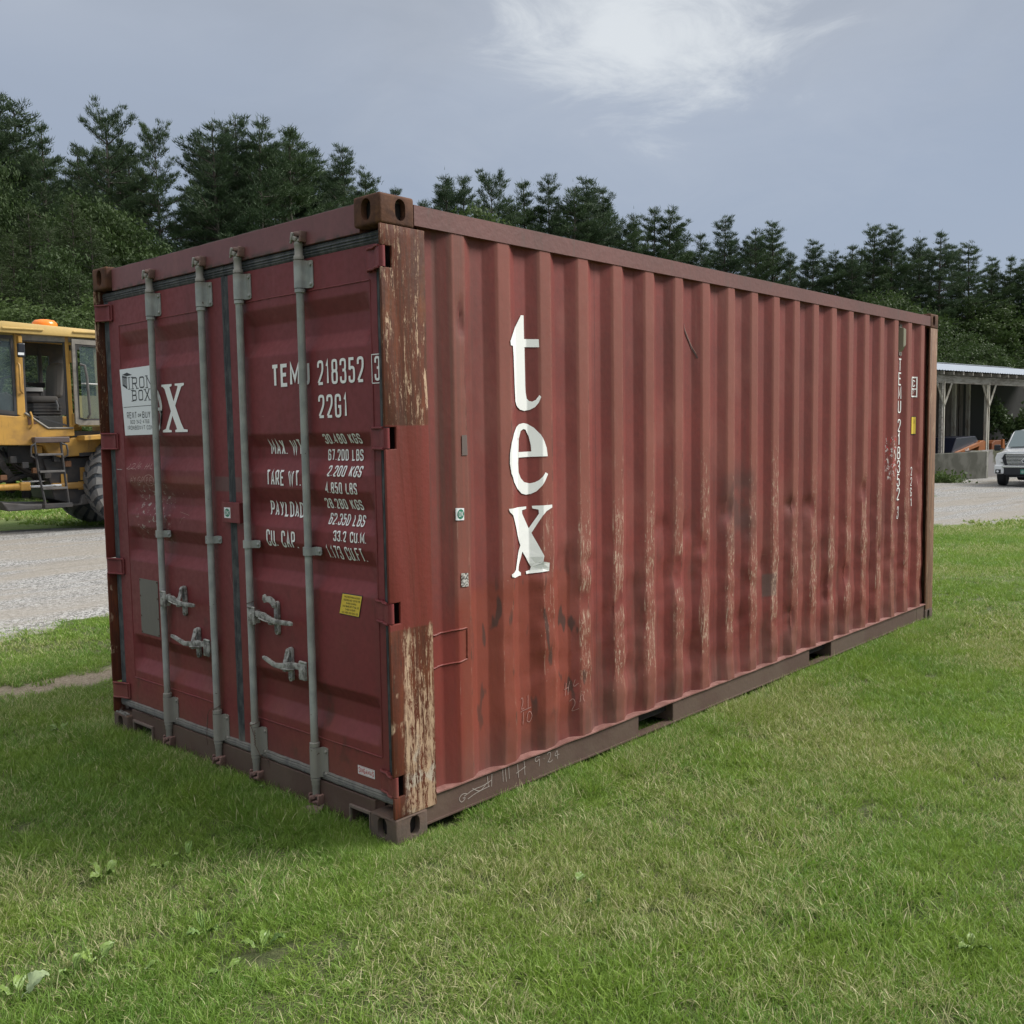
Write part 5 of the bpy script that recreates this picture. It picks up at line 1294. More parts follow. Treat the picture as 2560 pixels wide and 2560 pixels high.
# ================================================================== TREES
def yh(px): return 1101.2-.0154*px
rt_ = np.random.default_rng(11)
def tris_from(cent, dirs, L, Wd, rng, attr):
    """narrow triangles rooted at cent pointing dirs"""
    n = len(cent); d = dirs/np.maximum(np.linalg.norm(dirs, axis=1, keepdims=True), 1e-6)
    r_ = rng.normal(0, 1, (n, 3)); s_ = np.cross(d, r_); s_ /= np.maximum(np.linalg.norm(s_, axis=1, keepdims=True), 1e-6)
    L = np.asarray(L)[:, None]; Wd = np.asarray(Wd)[:, None]
    a = cent-s_*Wd/2; b = cent+s_*Wd/2; c = cent+d*L
    V = np.stack([a, b, c], 1).reshape(-1, 3)
    return V, np.repeat(attr, 3)
def mesh_np(name, V, rv):
    me = bpy.data.meshes.new(name); n = len(V)//3
    me.vertices.add(len(V)); me.vertices.foreach_set('co', V.astype(np.float32).ravel())
    me.loops.add(n*3); me.loops.foreach_set('vertex_index', np.arange(n*3, dtype=np.int32))
    me.polygons.add(n); me.polygons.foreach_set('loop_start', np.arange(0, n*3, 3, dtype=np.int32)); me.polygons.foreach_set('loop_total', np.full(n, 3, dtype=np.int32))
    me.update(); a = me.attributes.new('rv', 'FLOAT', 'POINT'); a.data.foreach_set('value', rv.astype(np.float32)); return me
def foliage(c1, c2, c3, tl=.22):
    def b(t):
        rv = t.node('ShaderNodeAttribute', attribute_name='rv').outputs['Fac']
        oi = t.node('ShaderNodeObjectInfo').outputs['Random']
        col = t.mix(rv, c1, c2); col = t.mix(t.smooth(oi, 0, 1, 0, .45), col, c3)
        t.put(t.b.inputs['Base Color'], col); t.put(t.b.inputs['Roughness'], .6); t.put(t.b.inputs['Specular IOR Level'], .25)
        tr = t.node('ShaderNodeBsdfTranslucent'); t.put(tr.inputs[0], col); mx = t.node('ShaderNodeMixShader'); mx.inputs[0].default_value = tl
        out = [n for n in t.n if n.type == 'OUTPUT_MATERIAL'][0]
        t.l.new(t.b.outputs[0], mx.inputs[1]); t.l.new(tr.outputs[0], mx.inputs[2]); t.l.new(mx.outputs[0], out.inputs[0])
    return b
M_pine = mat('pine_needles', build=foliage((.030, .056, .026), (.076, .115, .046), (.055, .085, .056)))
M_oak = mat('broad_leaves', build=foliage((.030, .056, .016), (.070, .108, .030), (.044, .074, .026), .3))
M_willow = mat('light_leaves', build=foliage((.046, .080, .022), (.105, .150, .046), (.08, .12, .04), .35))
M_bark = mat('bark', build=lambda t: (t.put(t.b.inputs['Base Color'], t.mix(t.noise(t.scale(t.obj, (4, 4, 1)), 3, 4), (.035, .028, .024), (.085, .07, .06))), t.put(t.b.inputs['Roughness'], .9)))
def pine(seed, H=20, bare_=.22, wide=.20, clump=.5, lean=.0, top='cone', drp=0.0):
    rng = np.random.default_rng(seed); C = []; D = []; RV = []
    mb = MB(); tr = [(lean*q*q*H, .1*math.sin(q*5+seed), H*q) for q in np.linspace(0, .98, 9)]
    mb.tube(tr, [H*.013*(1-q*.93)+.01 for q in np.linspace(0, 1, 9)], 7)
    z = H*bare_
    while z < H*.985:
        q = (z/H-bare_)/(1-bare_)
        if top == 'flat': prof = (math.sin(PI*(q*.84+.10))**.8)*(.7+.3*q)
        elif top == 'hem': prof = (1-q)**.8*min(1, .7+q*2)
        else: prof = ((1-q)**.62*.62+(1-q)**1.2*.38)*min(1, .45+q*2.6)*(1+.22*math.sin(z*1.9+seed)+.15*math.sin(z*.8+seed*2))
        Lm = wide*H*prof+.25
        nb = int(rng.integers(4, 7))
        az0 = rng.uniform(0, 2*PI)
        for b in range(nb):
            if rng.random() < clump*.28*(1-q): continue
            az = az0+b*2*PI/nb+rng.normal(0, .25); L = Lm*rng.uniform(.55, 1.22)
            el = rng.uniform(-.12, .22)+.65*q**2.2-drp*(1-q)
            base = np.array([lean*(z/H)**2*H, 0, z]); dr = np.array([math.cos(az)*math.cos(el), math.sin(az)*math.cos(el), math.sin(el)])
            mid = base+dr*L*.5; tip = base+dr*L+np.array([0, 0, .06*L])
            mb.tube([base, mid+np.array([0, 0, -.03*L]), tip], [.012*L+.01, .008*L+.006, .004], 3, False)
            ns = max(2, int(L/.30)); rvb = rng.uniform(0, 1)
            for s_ in range(ns):
                f = .25+.75*(s_+rng.random())/ns if L > 1 else .1+.9*(s_+rng.random())/ns
                p = base+(tip-base)*f+np.array([0, 0, -.03*L*math.sin(PI*f)])
                side = np.array([-math.sin(az), math.cos(az), 0]); wd = L*.27*(1.08-f)+.10
                m = 4 if L > .8 else 2
                for j in range(m):
                    o = p+side*rng.normal(0, wd*.75)+np.array([0, 0, rng.normal(.02, .05)])
                    k = 13; C.append(np.repeat(o[None], k, 0)+rng.normal(0, 1, (k, 3))*np.array([.13, .13, .05]))
                    dd = rng.normal(0, 1, (k, 3))*np.array([.55, .55, .30])+dr*.75+side*np.sign((o-p)@side)*.35+np.array([0, 0, .42-drp*1.4]); D.append(dd); RV.append(np.clip(np.full(k, rvb*.5)+rng.uniform(0, .5, k), 0, 1))
        z += H*rng.uniform(.024, .042)
    k = 24; C.append(np.array([[lean*H, 0, H*.955]]*k)+rng.normal(0, 1, (k, 3))*np.array([.10, .10, .35])); D.append(rng.normal(0, .5, (k, 3))+np.array([0, 0, 1.0])); RV.append(rng.random(k))
    C = np.concatenate(C); D = np.concatenate(D); RV = np.concatenate(RV); n = len(C)
    V, rv = tris_from(C, D, rng.uniform(.16, .36, n)*H/20, rng.uniform(.030, .060, n)*H/20, rng, RV)
    return mb.mesh('trunk'), mesh_np('crown', V, rv), H
def broad(seed, H=8, rad=2.6, base=.15, nclump=150, leafsz=.20, per=46, droop=.0):
    rng = np.random.default_rng(seed); C = []; D = []; RV = []; mb = MB()
    mb.tube([(0, 0, 0), (.1, .05, H*.3), (.0, .1, H*.7)], [H*.02, H*.015, H*.006], 7)
    for k in range(nclump):
        u = rng.random(); q = base+(1-base)*rng.beta(1.6, 1.5); az = rng.uniform(0, 2*PI)
        pr = math.sin(PI*min(1, max(0.02, (q-base)/(1-base)*.86+.10)))**.65
        r_ = rad*pr*(rng.beta(2.6, 1.2))*(1+.34*math.sin(az*3+seed+q*4)+.26*math.sin(az*5+q*11+seed*2))
        c = np.array([r_*math.cos(az), r_*math.sin(az), H*q*(1-.04*r_/rad)])
        if k % 5 == 0: mb.tube([(0, .05, H*q*.55), tuple(c*np.array([.5, .5, .85])), tuple(c)], [.05, .03, .012], 3, False)
        sz = rng.uniform(.18, .52)*H/8; m = per; rvb = rng.random()
        off = rng.normal(0, 1, (m, 3))*np.array([sz, sz, sz*.62])*.62; C.append(c+off); D.append(off*.6+rng.normal(0, .5, (m, 3))+np.array([0, 0, -.15-droop])); RV.append(np.clip(rvb*.55+rng.uniform(0, .45, m), 0, 1))
    C = np.concatenate(C); D = np.concatenate(D); RV = np.concatenate(RV); n = len(C)
    V, rv = tris_from(C, D, rng.uniform(.7, 1.3, n)*leafsz, rng.uniform(.45, .8, n)*leafsz, rng, RV)
    return mb.mesh('trunk'), mesh_np('crown', V, rv), H
HV = [pine(31, H=14, bare_=.02, wide=.25, clump=.25, top='hem', drp=.45), pine(32, H=14, bare_=.03, wide=.21, clump=.3, top='hem', drp=.5)]
PV = [pine(1, bare_=.20, wide=.22, clump=.7), pine(2, bare_=.16, wide=.26, clump=.9), pine(3, bare_=.30, wide=.20, clump=1.5, lean=.02, top='flat'), pine(4, bare_=.12, wide=.27, clump=.7), pine(5, bare_=.34, wide=.19, clump=1.5, lean=-.015), pine(6, bare_=.18, wide=.24, clump=1.2)]
BV = [broad(21, nclump=230, leafsz=.135, per=90), broad(22, nclump=190, rad=2.2, leafsz=.13, per=100, droop=.4), broad(23, nclump=250, rad=3.0, leafsz=.14, per=85)]
for q in PV: q[0].materials.append(M_bark); q[1].materials.append(M_pine)
WV = []
M_hem = mat('hemlock_needles', build=foliage((.028, .048, .018), (.062, .090, .030), (.040, .062, .026), .3))
for q in HV: q[0].materials.append(M_bark); q[1].materials.append(M_hem)
for q in BV:
    q[0].materials.append(M_bark); q[1].materials.append(M_oak); c = q[1].copy(); c.materials.clear(); c.materials.append(M_willow); WV.append((q[0], c, q[2]))
random.seed(77)
def tree(variant, px, ytop, depth, name, label, cat, group, spread=1.0, rz=None):
    tm, cm, H0 = variant
    p = at(px, yh(px), depth); g = gz(min(p.x, 60), min(p.y, 60)); h = (yh(px)-ytop)/FPX*depth+CAMP[2]-g
    e = empty(name, (p.x, p.y, g-.1), label, cat, group, random.uniform(0, 6.28) if rz is None else rz)
    s_ = h/H0; e.scale = (s_*spread, s_*spread, s_)
    link('trunk', tm, None, e); link('crown', cm, None, e)
    return e
def _t(me): pass
FRONT = [(30, 250, 58, 1, 1.1), (82, 280, 60, 1, 1.3), (142, 311, 57, 0, .8), (238, 376, 64, 4, .95), (300, 305, 60, 2, .8), (427, 347, 60, 2, .62), (564, 306, 62, 5, 1.15), (616, 309, 64, 1, 1.0), (678, 322, 63, 3, 1.05), (750, 324, 66, 0, 1.2), (528, 345, 66, 5, .7), (875, 384, 70, 3, .95), (932, 438, 72, 1, .85),
         (1003, 470, 76, 0, .8), (1072, 508, 74, 4, .9), (1129, 439, 80, 5, .95), (1165, 445, 82, 4, .85), (1230, 459, 80, 2, .75), (1316, 453, 84, 0, 1.0), (1379, 454, 84, 1, .9), (1439, 469, 84, 5, 1.0), (1471, 461, 86, 3, 1.15), (1510, 485, 88, 3, 1.0), (1585, 533, 88, 5, .9), (1634, 525, 90, 4, .95), (1678, 533, 90, 3, 1.15),
         (1751, 581, 92, 0, .9), (1811, 549, 94, 1, .95), (1888, 569, 94, 5, .9), (1928, 565, 96, 3, 1.0), (1972, 632, 94, 4, .7), (2029, 610, 98, 3, 1.05), (2082, 622, 98, 5, .8), (2126, 610, 98, 0, .85), (2179, 569, 100, 1, 1.0), (2223, 573, 100, 3, .95), (2290, 590, 102, 5, .9), (2344, 577, 100, 0, 1.0),
         (2413, 614, 102, 1, 1.05), (2470, 650, 104, 3, .9), (2518, 638, 104, 0, .9), (2556, 642, 104, 5, 1.0), (2620, 620, 104, 1, 1.0), (2700, 640, 106, 3, 1.1), (2790, 630, 108, 0, 1.0), (-60, 260, 58, 3, 1.3), (-150, 300, 60, 1, 1.2)]
place_words = ['at the far left edge', 'behind the yellow loader', 'left of the tall flat-topped pine', 'above the left top corner of the container', 'above the container doors', 'above the middle of the container', 'above the right half of the container', 'above the container right end', 'behind the open shed', 'beyond the right edge']
shape_words = {0: 'slender dark pine', 1: 'full dark pine', 2: 'tall bare-limbed pine with a heavy flat top', 3: 'broad bushy pine', 4: 'thin ragged pine', 5: 'uneven dense pine'}
def where(px):
    return ('beyond the left edge' if px < 0 else 'at the far left edge' if px < 110 else 'left of the beacon' if px < 200 else 'above the orange beacon' if px < 270 else 'over the left door' if px < 360 else 'at the gap over the left door' if px < 470 else 'above the doors' if px < 820
            else 'above the near top casting' if px < 1100 else 'above the tex lettering' if px < 1400 else 'above the middle top rail' if px < 1720 else 'above the right top rail' if px < 2050 else "above the container's far end" if px < 2320 else 'behind the open shed' if px < 2600 else 'beyond the right edge')
used = {}
def lab(shape, px, extra=''):
    base = f'{shape} {where(px)}{extra}'; used[base] = used.get(base, 0)+1
    if used[base] > 1: base = f'{shape}, {["", "second", "third", "fourth", "fifth", "sixth", "seventh", "eighth", "ninth", "tenth", "eleventh", "twelfth"][min(11, used[base]-1)]} of its kind {where(px)}{extra}'
    return base
for px, yt, dp, k, sp in FRONT:
    tree(PV[k], px, yt, dp, 'pine_tree', lab(shape_words[k], px), 'pine tree', 'pines on the skyline behind the container', sp*.98)
SKX, SKY = zip(*sorted((a[0], a[1]) for a in FRONT))
# second rank, lower and deeper in the wood
for i in range(84):
    px = -160+i*35+random.uniform(-14, 14)
    if 360 < px < 520: continue
    top = float(np.interp(px, SKX, SKY))+random.uniform(22, 85)+(60 if px < 230 else 0)
    dp = float(np.interp(px, [-200, 500, 1300, 2600], [66, 72, 94, 112]))+random.uniform(-3, 5)
    k = random.choice((0, 1, 3, 5, 3))
    tree(PV[k], px, top, dp, 'pine_tree', lab(shape_words[k]+' of the second rank', px), 'pine tree', 'second rank of pines in the wood', random.uniform(.75, 1.05))
for i in range(34):      # lower storey closing the wood
    px = -150+i*84+random.uniform(-20, 20)
    top = float(np.interp(px, [-200, 480, 900, 1500, 2300, 2800], [690, 690, 640, 700, 770, 790]))+random.uniform(-20, 30)
    dp = float(np.interp(px, [-200, 500, 1300, 2600], [60, 68, 90, 104]))
    if 380 < px < 500: top += 110
    k = random.randrange(3)
    tree(BV[k], px, top, dp, 'broadleaf_tree', lab(('round', 'narrow', 'wide')[k]+' leafy understorey tree', px), 'tree', 'leafy trees under the pines', random.uniform(1.3, 1.9))
# dark leafy mass and lighter scrub on the left, behind the loader
for px, yt, dp, k, sp in ((-70, 470, 45, 0, 1.1), (0, 520, 44, 1, 1.0), (55, 585, 42, 0, 1.0), (100, 530, 45, 1, 1.0), (150, 570, 43, 0, .95), (205, 500, 46, 0, .95), (250, 560, 45, 1, 1.0), (300, 640, 43, 0, 1.0), (-30, 600, 40, 0, 1.0), (30, 670, 39, 1, 1.1), (125, 680, 39, 0, 1.0), (215, 690, 40, 1, 1.1)):
    tree(HV[k], px, yt, dp, 'hemlock_tree', lab(('wide', 'narrow')[k]+' drooping dark hemlock', px), 'conifer', 'dark drooping conifers on the left', sp)
for px, yt, dp, k, sp in ((245, 505, 49, 2, .7), (290, 530, 50, 0, .8), (330, 560, 49, 1, .9), (350, 640, 48, 2, .7), (20, 410, 50, 1, .6), (395, 720, 48, 0, .7), (180, 620, 41, 1, .9), (345, 680, 44, 0, 1.1)):
    tree(BV[k], px, yt, dp, 'broadleaf_tree', lab(('round', 'narrow', 'wide')[k]+' dark leafy tree', px), 'tree', 'dark leafy trees on the left', sp)
for px, yt, dp, k, sp in ((-110, 800, 27, 0, 1.5), (-45, 770, 27.5, 2, 1.3), (20, 745, 27, 0, 1.3), (80, 830, 26, 1, 1.6), (125, 760, 28, 1, 1.3), (175, 790, 26.5, 0, 1.5), (230, 770, 28, 2, 1.3), (290, 745, 29, 0, 1.4), (350, 760, 29, 1, 1.5), (60, 905, 25, 0, 1.9), (190, 915, 25, 2, 1.7), (-20, 920, 25, 2, 1.6)):
    tree(WV[k], px, yt, dp, 'shrub', lab(('round', 'narrow', 'wide')[k]+' light green willow shrub', px), 'shrub', 'scrub behind the loader', sp)
for px, yt, dp, k, sp in ((2395, 830, 64, 1, 1.3), (2440, 860, 62, 0, 1.3), (2375, 880, 60, 2, 1.2), (2500, 905, 62, 0, 1.5), (2560, 900, 62, 2, 1.3), (2630, 900, 62, 1, 1.5), (2230, 745, 84, 2, 1.0), (1770, 700, 80, 0, 1.0), (2195, 735, 82, 0, .9)):
    tree(BV[k], px, yt, dp, 'broadleaf_tree', lab(('round', 'narrow', 'wide')[k]+' low leafy tree', px), 'tree', 'low leafy trees before the pines', sp)
for i in range(16):
    px = 2190+i*36+random.uniform(-8, 8)
    tree(BV[i % 3], px, 985+random.uniform(-25, 15), 68+random.uniform(-3, 3), 'shrub', lab(('round', 'narrow', 'wide')[i % 3]+' dark shrub at the wood edge', px), 'shrub', 'shrubs along the wood edge', 2.2)
tree(WV[0], 1190, 540, 78, 'broadleaf_tree', 'light green leafy tree top showing over the top rail before the t', 'tree', 'low leafy trees before the pines', .9)
# ================================================================== WHEEL LOADER
def worn(base, dirt, sc=3.0, amt=.5, rough=.5):
    def b(t):
        n = t.noise(t.obj, sc, 5, .6); n2 = t.noise(t.scale(t.obj, (6, 6, 1.2)), 1.6, 5, .65)
        col = t.mix(t.math('MULTIPLY', t.smooth(n, .42, .68), amt), base, dirt); col = t.mix(t.math('MULTIPLY', t.smooth(n2, .55, .72), amt*.7), col, tuple(c*.45 for c in dirt))
        t.put(t.b.inputs['Base Color'], col); t.put(t.b.inputs['Roughness'], rough)
    return b
Y_ = mat('loader_yellow', build=worn((.48, .265, .05), (.22, .125, .045), 2.6, .75)); YP = mat('roof_yellow', build=worn((.56, .385, .13), (.36, .25, .10), 3, .4))
BK = mat('black_steel', build=worn((.028, .028, .030), (.07, .055, .045), 5, .6, .6)); GY = mat('grey_steel', build=worn((.11, .105, .10), (.06, .05, .045), 5, .6, .6))
GLS = mat('window_glass', (.10, .14, .15), .04, 0, None, Alpha=.30); OL = mat('door_inner_panel', build=worn((.42, .40, .20), (.30, .29, .16), 4, .5))
TY = mat('tyre_rubber', build=worn((.15, .147, .145), (.22, .205, .185), 4, .7, .85)); TYD = mat('tyre_side', build=worn((.045, .052, .062), (.12, .13, .14), 9, .6, .7))
CHR = mat('chrome_rod', (.75, .75, .75), .15, 1.0); SEAT = mat('seat_cloth', (.13, .12, .11), .9); FRM = mat('door_frame_grey', build=worn((.23, .21, .18), (.10, .09, .08), 6, .6))
AMB = mat('amber_lens', (.85, .22, .015), .25, 0, None)
dv = (CF+CR*((130-1280)/FPX)); dv = Vector((dv.x, dv.y, 0)).normalized(); rv_ = Vector((dv.y, -dv.x, 0))
YAWL = R(18); ax = rv_*math.cos(YAWL)+dv*math.sin(YAWL); ay = dv*math.cos(YAWL)-rv_*math.sin(YAWL)
p = at(152, yh(152), 16.4); GLZ = gz(p.x, p.y)+.0
LD = empty('wheel_loader', (p.x, p.y, GLZ), 'yellow articulated wheel loader with open cab door, ladder and orange roof beacon', 'wheel loader', None, math.atan2(ax.y, ax.x))
def lp(name, poly, y0, y1, m, par=None, bevel=.012, smooth=False):
    return MB().prism(poly, lambda u, v, w: (u, w, v), y0, y1).build(name, m, par or LD, smooth, bevel=bevel)
def lb(name, lo, hi, m, par=None, bevel=.008): return MB().box(lo, hi).build(name, m, par or LD, False, bevel=bevel)
def frame(poly_out, poly_in, y0, y1, name, m, par=None):
    mb = MB(); n = len(poly_out); vs = []
    for y in (y0, y1): vs += [(u, y, v) for u, v in poly_out]+[(u, y, v) for u, v in poly_in]
    fs = []
    for i in range(n):
        j = (i+1) % n
        fs += [(i, j, n+j, n+i), (2*n+i, 3*n+i, 3*n+j, 2*n+j), (i, 2*n+i, 2*n+j, j), (n+i, n+j, 3*n+j, 3*n+i)]
    mb.add(vs, fs); return mb.build(name, m, par or LD)
W1 = 1.45
# cab roof, slightly domed, overhanging
mb = MB()
mb.prism([(-1.02, 3.30), (-.98, 3.40), (-.85, 3.47), (.82, 3.40), (.86, 3.34), (.84, 3.27), (-.75, 3.29)], lambda u, v, w: (u, w, v), -.10, W1+.10)
mb.build('cab_roof', YP, LD, True, bevel=.025)
for a, b in ((-.85, -.22), (.25, .70)): lb('roof_rib', (a, -.125, 3.345), (b, -.098, 3.375), YP)
# cab: side walls with openings (near and far), pillars
for y0, nm in ((0, 'near'), (W1-.07, 'far')):
    lp('cab_pillar', [(-.66, 1.98), (-.53, 1.92), (-.53, 3.28), (-.64, 3.28)], y0, y0+.07, Y_)
    lp('cab_pillar', [(.155, 1.75), (.225, 1.75), (.21, 3.28), (.145, 3.28)], y0, y0+.07, Y_ if nm == 'near' else BK)
    lb('window_header', (-.62, y0+.003, 3.19), (.9, y0+.067, 3.285), FRM if nm == 'near' else BK)
frame([(-1.12, 2.02), (-.66, 1.97), (-.66, 3.26), (-.86, 3.26)], [(-1.07, 2.08), (-.70, 2.03), (-.70, 3.20), (-.84, 3.20)], .0, .05, 'front_window_frame', BK)
lp('side_window', [(-1.07, 2.08), (-.70, 2.03), (-.70, 3.20), (-.84, 3.20)], .02, .026, GLS, bevel=0)
frame([(-1.12, 2.02), (-.66, 1.97), (-.66, 3.26), (-.86, 3.26)], [(-1.07, 2.08), (-.70, 2.03), (-.70, 3.20), (-.84, 3.20)], W1-.05, W1, 'front_window_frame', BK)
# windscreen
mb = MB(); mb.add([(-1.13, .03, 2.05), (-1.13, W1-.03, 2.05), (-.87, W1-.03, 3.27), (-.87, .03, 3.27)], [(0, 1, 2, 3)]); mb.build('windscreen', GLS, LD)
MB().tube([(-1.135, .0, 2.0), (-.87, .0, 3.28)], .022, 8).build('windscreen_post', GY, LD, True)
# far side windows: dark frames, open to the bushes behind
frame([(-.28, 2.0), (.62, 2.0), (.62, 3.25), (-.30, 3.25)], [(-.16, 2.45), (.34, 2.45), (.34, 3.06), (-.14, 3.06)], W1-.06, W1, 'rear_window_frame', BK)
lp('rear_window', [(-.16, 2.45), (.34, 2.45), (.34, 3.06), (-.14, 3.06)], W1-.035, W1-.030, GLS, bevel=0)
lb('rear_sign', (-.14, W1-.09, 2.42), (.20, W1-.07, 2.49), mat('grey_card', (.45, .46, .46), .6))
# lower cab shell with the sloped sill below the door opening
lp('cab_shell', [(-1.6, 2.05), (-1.12, 2.06), (-1.05, 1.98), (-.66, 1.95), (-.53, 1.98), (-.50, 1.96), (-.20, 1.74), (.23, 1.74), (.23, 1.62), (-.22, 1.60), (-.22, 1.47), (-1.6, 1.50)], 0, .06, Y_)
lb('cab_floor', (-1.5, .06, 1.60), (.9, W1-.01, 1.70), BK); lb('cab_wall', (-1.5, W1-.06, 1.72), (.85, W1-.002, 1.98), Y_)
lp('sill_trim', [(-.56, 2.00), (-.53, 2.02), (-.19, 1.77), (.22, 1.77), (.22, 1.74), (-.20, 1.74)], -.02, .03, FRM)
lp('vent_triangle', [(-.51, 1.94), (-.36, 1.83), (-.50, 1.81)], -.006, -.002, mat('brown_patch', (.10, .045, .025), .7), bevel=0)
# cab interior
frame([(-.535, 1.98), (.155, 1.77), (.150, 3.22), (-.535, 3.22)], [(-.50, 2.0), (.125, 1.81), (.120, 3.17), (-.50, 3.17)], .01, .045, 'door_opening_seal', BK)
for i_ in range(7): lb('machine_fitting', (-.95+i_*.17, .05+.03*(i_ % 2), .92+.09*((i_*3) % 4)), (-.85+i_*.17, .14+.03*(i_ % 2), 1.00+.10*((i_*3) % 4)), BK if i_ % 3 else mat('rusty_fitting', (.16, .075, .035), .8), None, .006)
mb = MB(); mb.box((-.30, .45, 2.19), (.16, .98, 2.31)); mb.build('seat_cushion', SEAT, LD, True, bevel=.05, seg=3)
lp('seat_back', [(.08, 2.28), (.24, 2.28), (.30, 2.86), (.20, 2.90), (.12, 2.80)], .48, .95, SEAT, bevel=.05)
lp('arm_rest', [(-.12, 2.50), (.12, 2.47), (.12, 2.56), (-.20, 2.555)], .98, 1.07, BK)
lb('suspension_box', (-.26, .46, 1.98), (.18, .97, 2.18), BK)
mb = MB()
for i in range(3): mb.box((-.265, .45, 2.0+i*.055), (.19, .98, 2.018+i*.055))
mb.build('bellows_rib', GY, LD); lb('seat_base', (-.20, .44, 1.71), (.20, 1.0, 1.97), mat('seat_base', (.10, .10, .095), .6))
MB().tube([(.10, .43, 2.23), (.12, .41, 2.13), (.11, .41, 2.06)], .016, 6).build('seat_belt', mat('belt_grey', (.2, .2, .2), .6), LD)
lp('console', [(-.95, 1.7), (-.50, 1.7), (-.52, 2.22), (-.70, 2.36), (-.95, 2.30)], .35, 1.1, BK)
MB().tube([(-.52+.17*math.cos(t)*.9-.12, .72+.19*math.sin(t), 2.60+.05*math.cos(t)) for t in [2*PI*k/20 for k in range(21)]], .015, 6).build('steering_wheel', BK, LD, True)
MB().tube([(-.64, .72, 2.59), (-.72, .72, 2.3)], .03, 8).build('steering_column', BK, LD, True)
MB().tube([(-.45, .95, 2.0), (-.40, .95, 2.52), (-.38, .95, 2.60)], [.03, .018, .03], 7).build('joystick', BK, LD, True)
# swung-open door lying back along the flank
dpo = [(.225, 1.83), (.225, 3.24), (.98, 3.22), (.98, 1.96), (.84, 1.80), (.30, 1.80)]; dpi = [(.275, 1.90), (.275, 3.16), (.92, 3.14), (.92, 2.02), (.81, 1.88), (.35, 1.88)]
dr = frame(dpo, dpi, -.10, -.05, 'cab_door', FRM)
frame([(u*1.0+.01*(1 if u > .6 else -1)*0, v) for u, v in dpi], [(u+(.03 if u < .6 else -.03), v+(.03 if v < 2.5 else -.03)) for u, v in dpi], -.09, -.065, 'door_seal', BK, dr)
lp('door_glass', [(.35, 1.92), (.35, 3.14), (.90, 3.12), (.90, 2.03), (.80, 1.90)], -.078, -.072, GLS, dr, 0)
lp('flank_panel', [(.30, 1.78), (.30, 2.30), (.62, 2.30), (.60, 3.2), (.72, 3.2), (.80, 2.3), (1.0, 2.3), (1.0, 1.78)], -.02, .0, OL, bevel=0)
MB().tube([(.335, -.12, 2.82), (.39, -.17, 2.80), (.42, -.17, 2.6), (.44, -.17, 1.98), (.42, -.12, 1.92)], .022, 8).build('door_grab_rail', GY, dr, True)
MB().tube([(.34, -.12, 2.50), (.98, -.12, 2.48)], .013, 6).build('door_stay', mat('stay_white', (.5, .5, .48), .5), dr)
for zz in (2.95, 1.90): lb('door_hinge', (.20, -.045, zz-.10), (.235, .0, zz+.10), mat('brass_hinge', (.35, .20, .05), .5))
MB().tube([(-.62, -.02, 2.82), (-.60, -.05, 2.78), (-.60, -.05, 2.36), (-.56, -.02, 2.33)], .018, 8).build('grab_rail', Y_, LD, True)
MB().tube([(-.46, -.01, 2.02), (-.45, -.05, 1.95), (-.45, -.05, 1.82), (-.47, -.01, 1.76)], .016, 8).build('grab_rail', Y_, LD, True)
lb('mirror', (-.63, -.13, 2.90), (-.52, -.05, 3.13), mat('mirror_black', (.018, .02, .026), .3), bevel=.02); lb('mirror_sticker', (-.635, -.135, 2.935), (-.545, -.131, 2.975), M_sign, bevel=0)
lb('mirror_bracket', (-.60, -.06, 3.14), (-.54, .0, 3.25), Y_)
mb = MB(); mb.lathe([(.10, 3.425), (.165, 3.43), (.185, 3.48), (.178, 3.545), (.14, 3.59), (.07, 3.605), (.0, 3.607)], (.0, .55, 0), n=20)
be = mb.build('beacon', AMB, LD, True)
for v in be.data.vertices: v.co.x = (v.co.x)*1.12+.02
# rear body, fender shelf and frames
lp('fender_shelf', [(.28, 1.62), (1.6, 1.70), (1.6, 1.62), (.28, 1.54)], -.30, .30, Y_)
lp('rear_body', [(-.30, 1.58), (2.9, 1.66), (2.9, .80), (1.5, .78), (.75, .80), (.72, 1.20), (.55, 1.30), (.0, 1.26), (-.20, 1.34)], .04, 1.42, Y_, bevel=.03)
lb('engine_hood', (1.0, .1, 1.66), (3.1, 1.35, 2.3), Y_, bevel=.06)
lb('step_plate', (-.46, -.14, 1.51), (.10, .06, 1.61), mat('step_brown', build=worn((.085, .06, .055), (.13, .10, .08), 6, .6)), bevel=.015)
lp('hose_shadow_panel', [(.30, 1.33), (.85, 1.36), (.85, 1.29), (.30, 1.27)], .030, .038, BK, bevel=0)
lp('rear_frame', [(-.25, 1.25), (.85, 1.26), (.88, .50), (.30, .42), (-.1, .55)], .16, 1.30, BK, bevel=.02)
for a, b, c, d in ((.34, 1.08, .62, .86), (.30, .84, .60, .70), (.02, .98, .12, .82)): lb('frame_plate', (a, .14, d), (c, .158, b), Y_, bevel=0)
lb('axle_tube', (-.15, .10, .72), (.80, .30, .83), mat('ochre_pipe', (.36, .20, .05), .5), bevel=.03)
MB().lathe([(.14, -.5), (.14, 1.9)], (1.5, 0, .78), 'y', 12).build('rear_axle', BK, LD, True)
lp('belly_tank', [(-.95, .56), (-.55, .50), (.30, .46), (.34, .60), (.85, .80), (.88, .62), (.40, .44), (-.10, .40), (-.85, .40)], .1, 1.2, GY, bevel=.02)
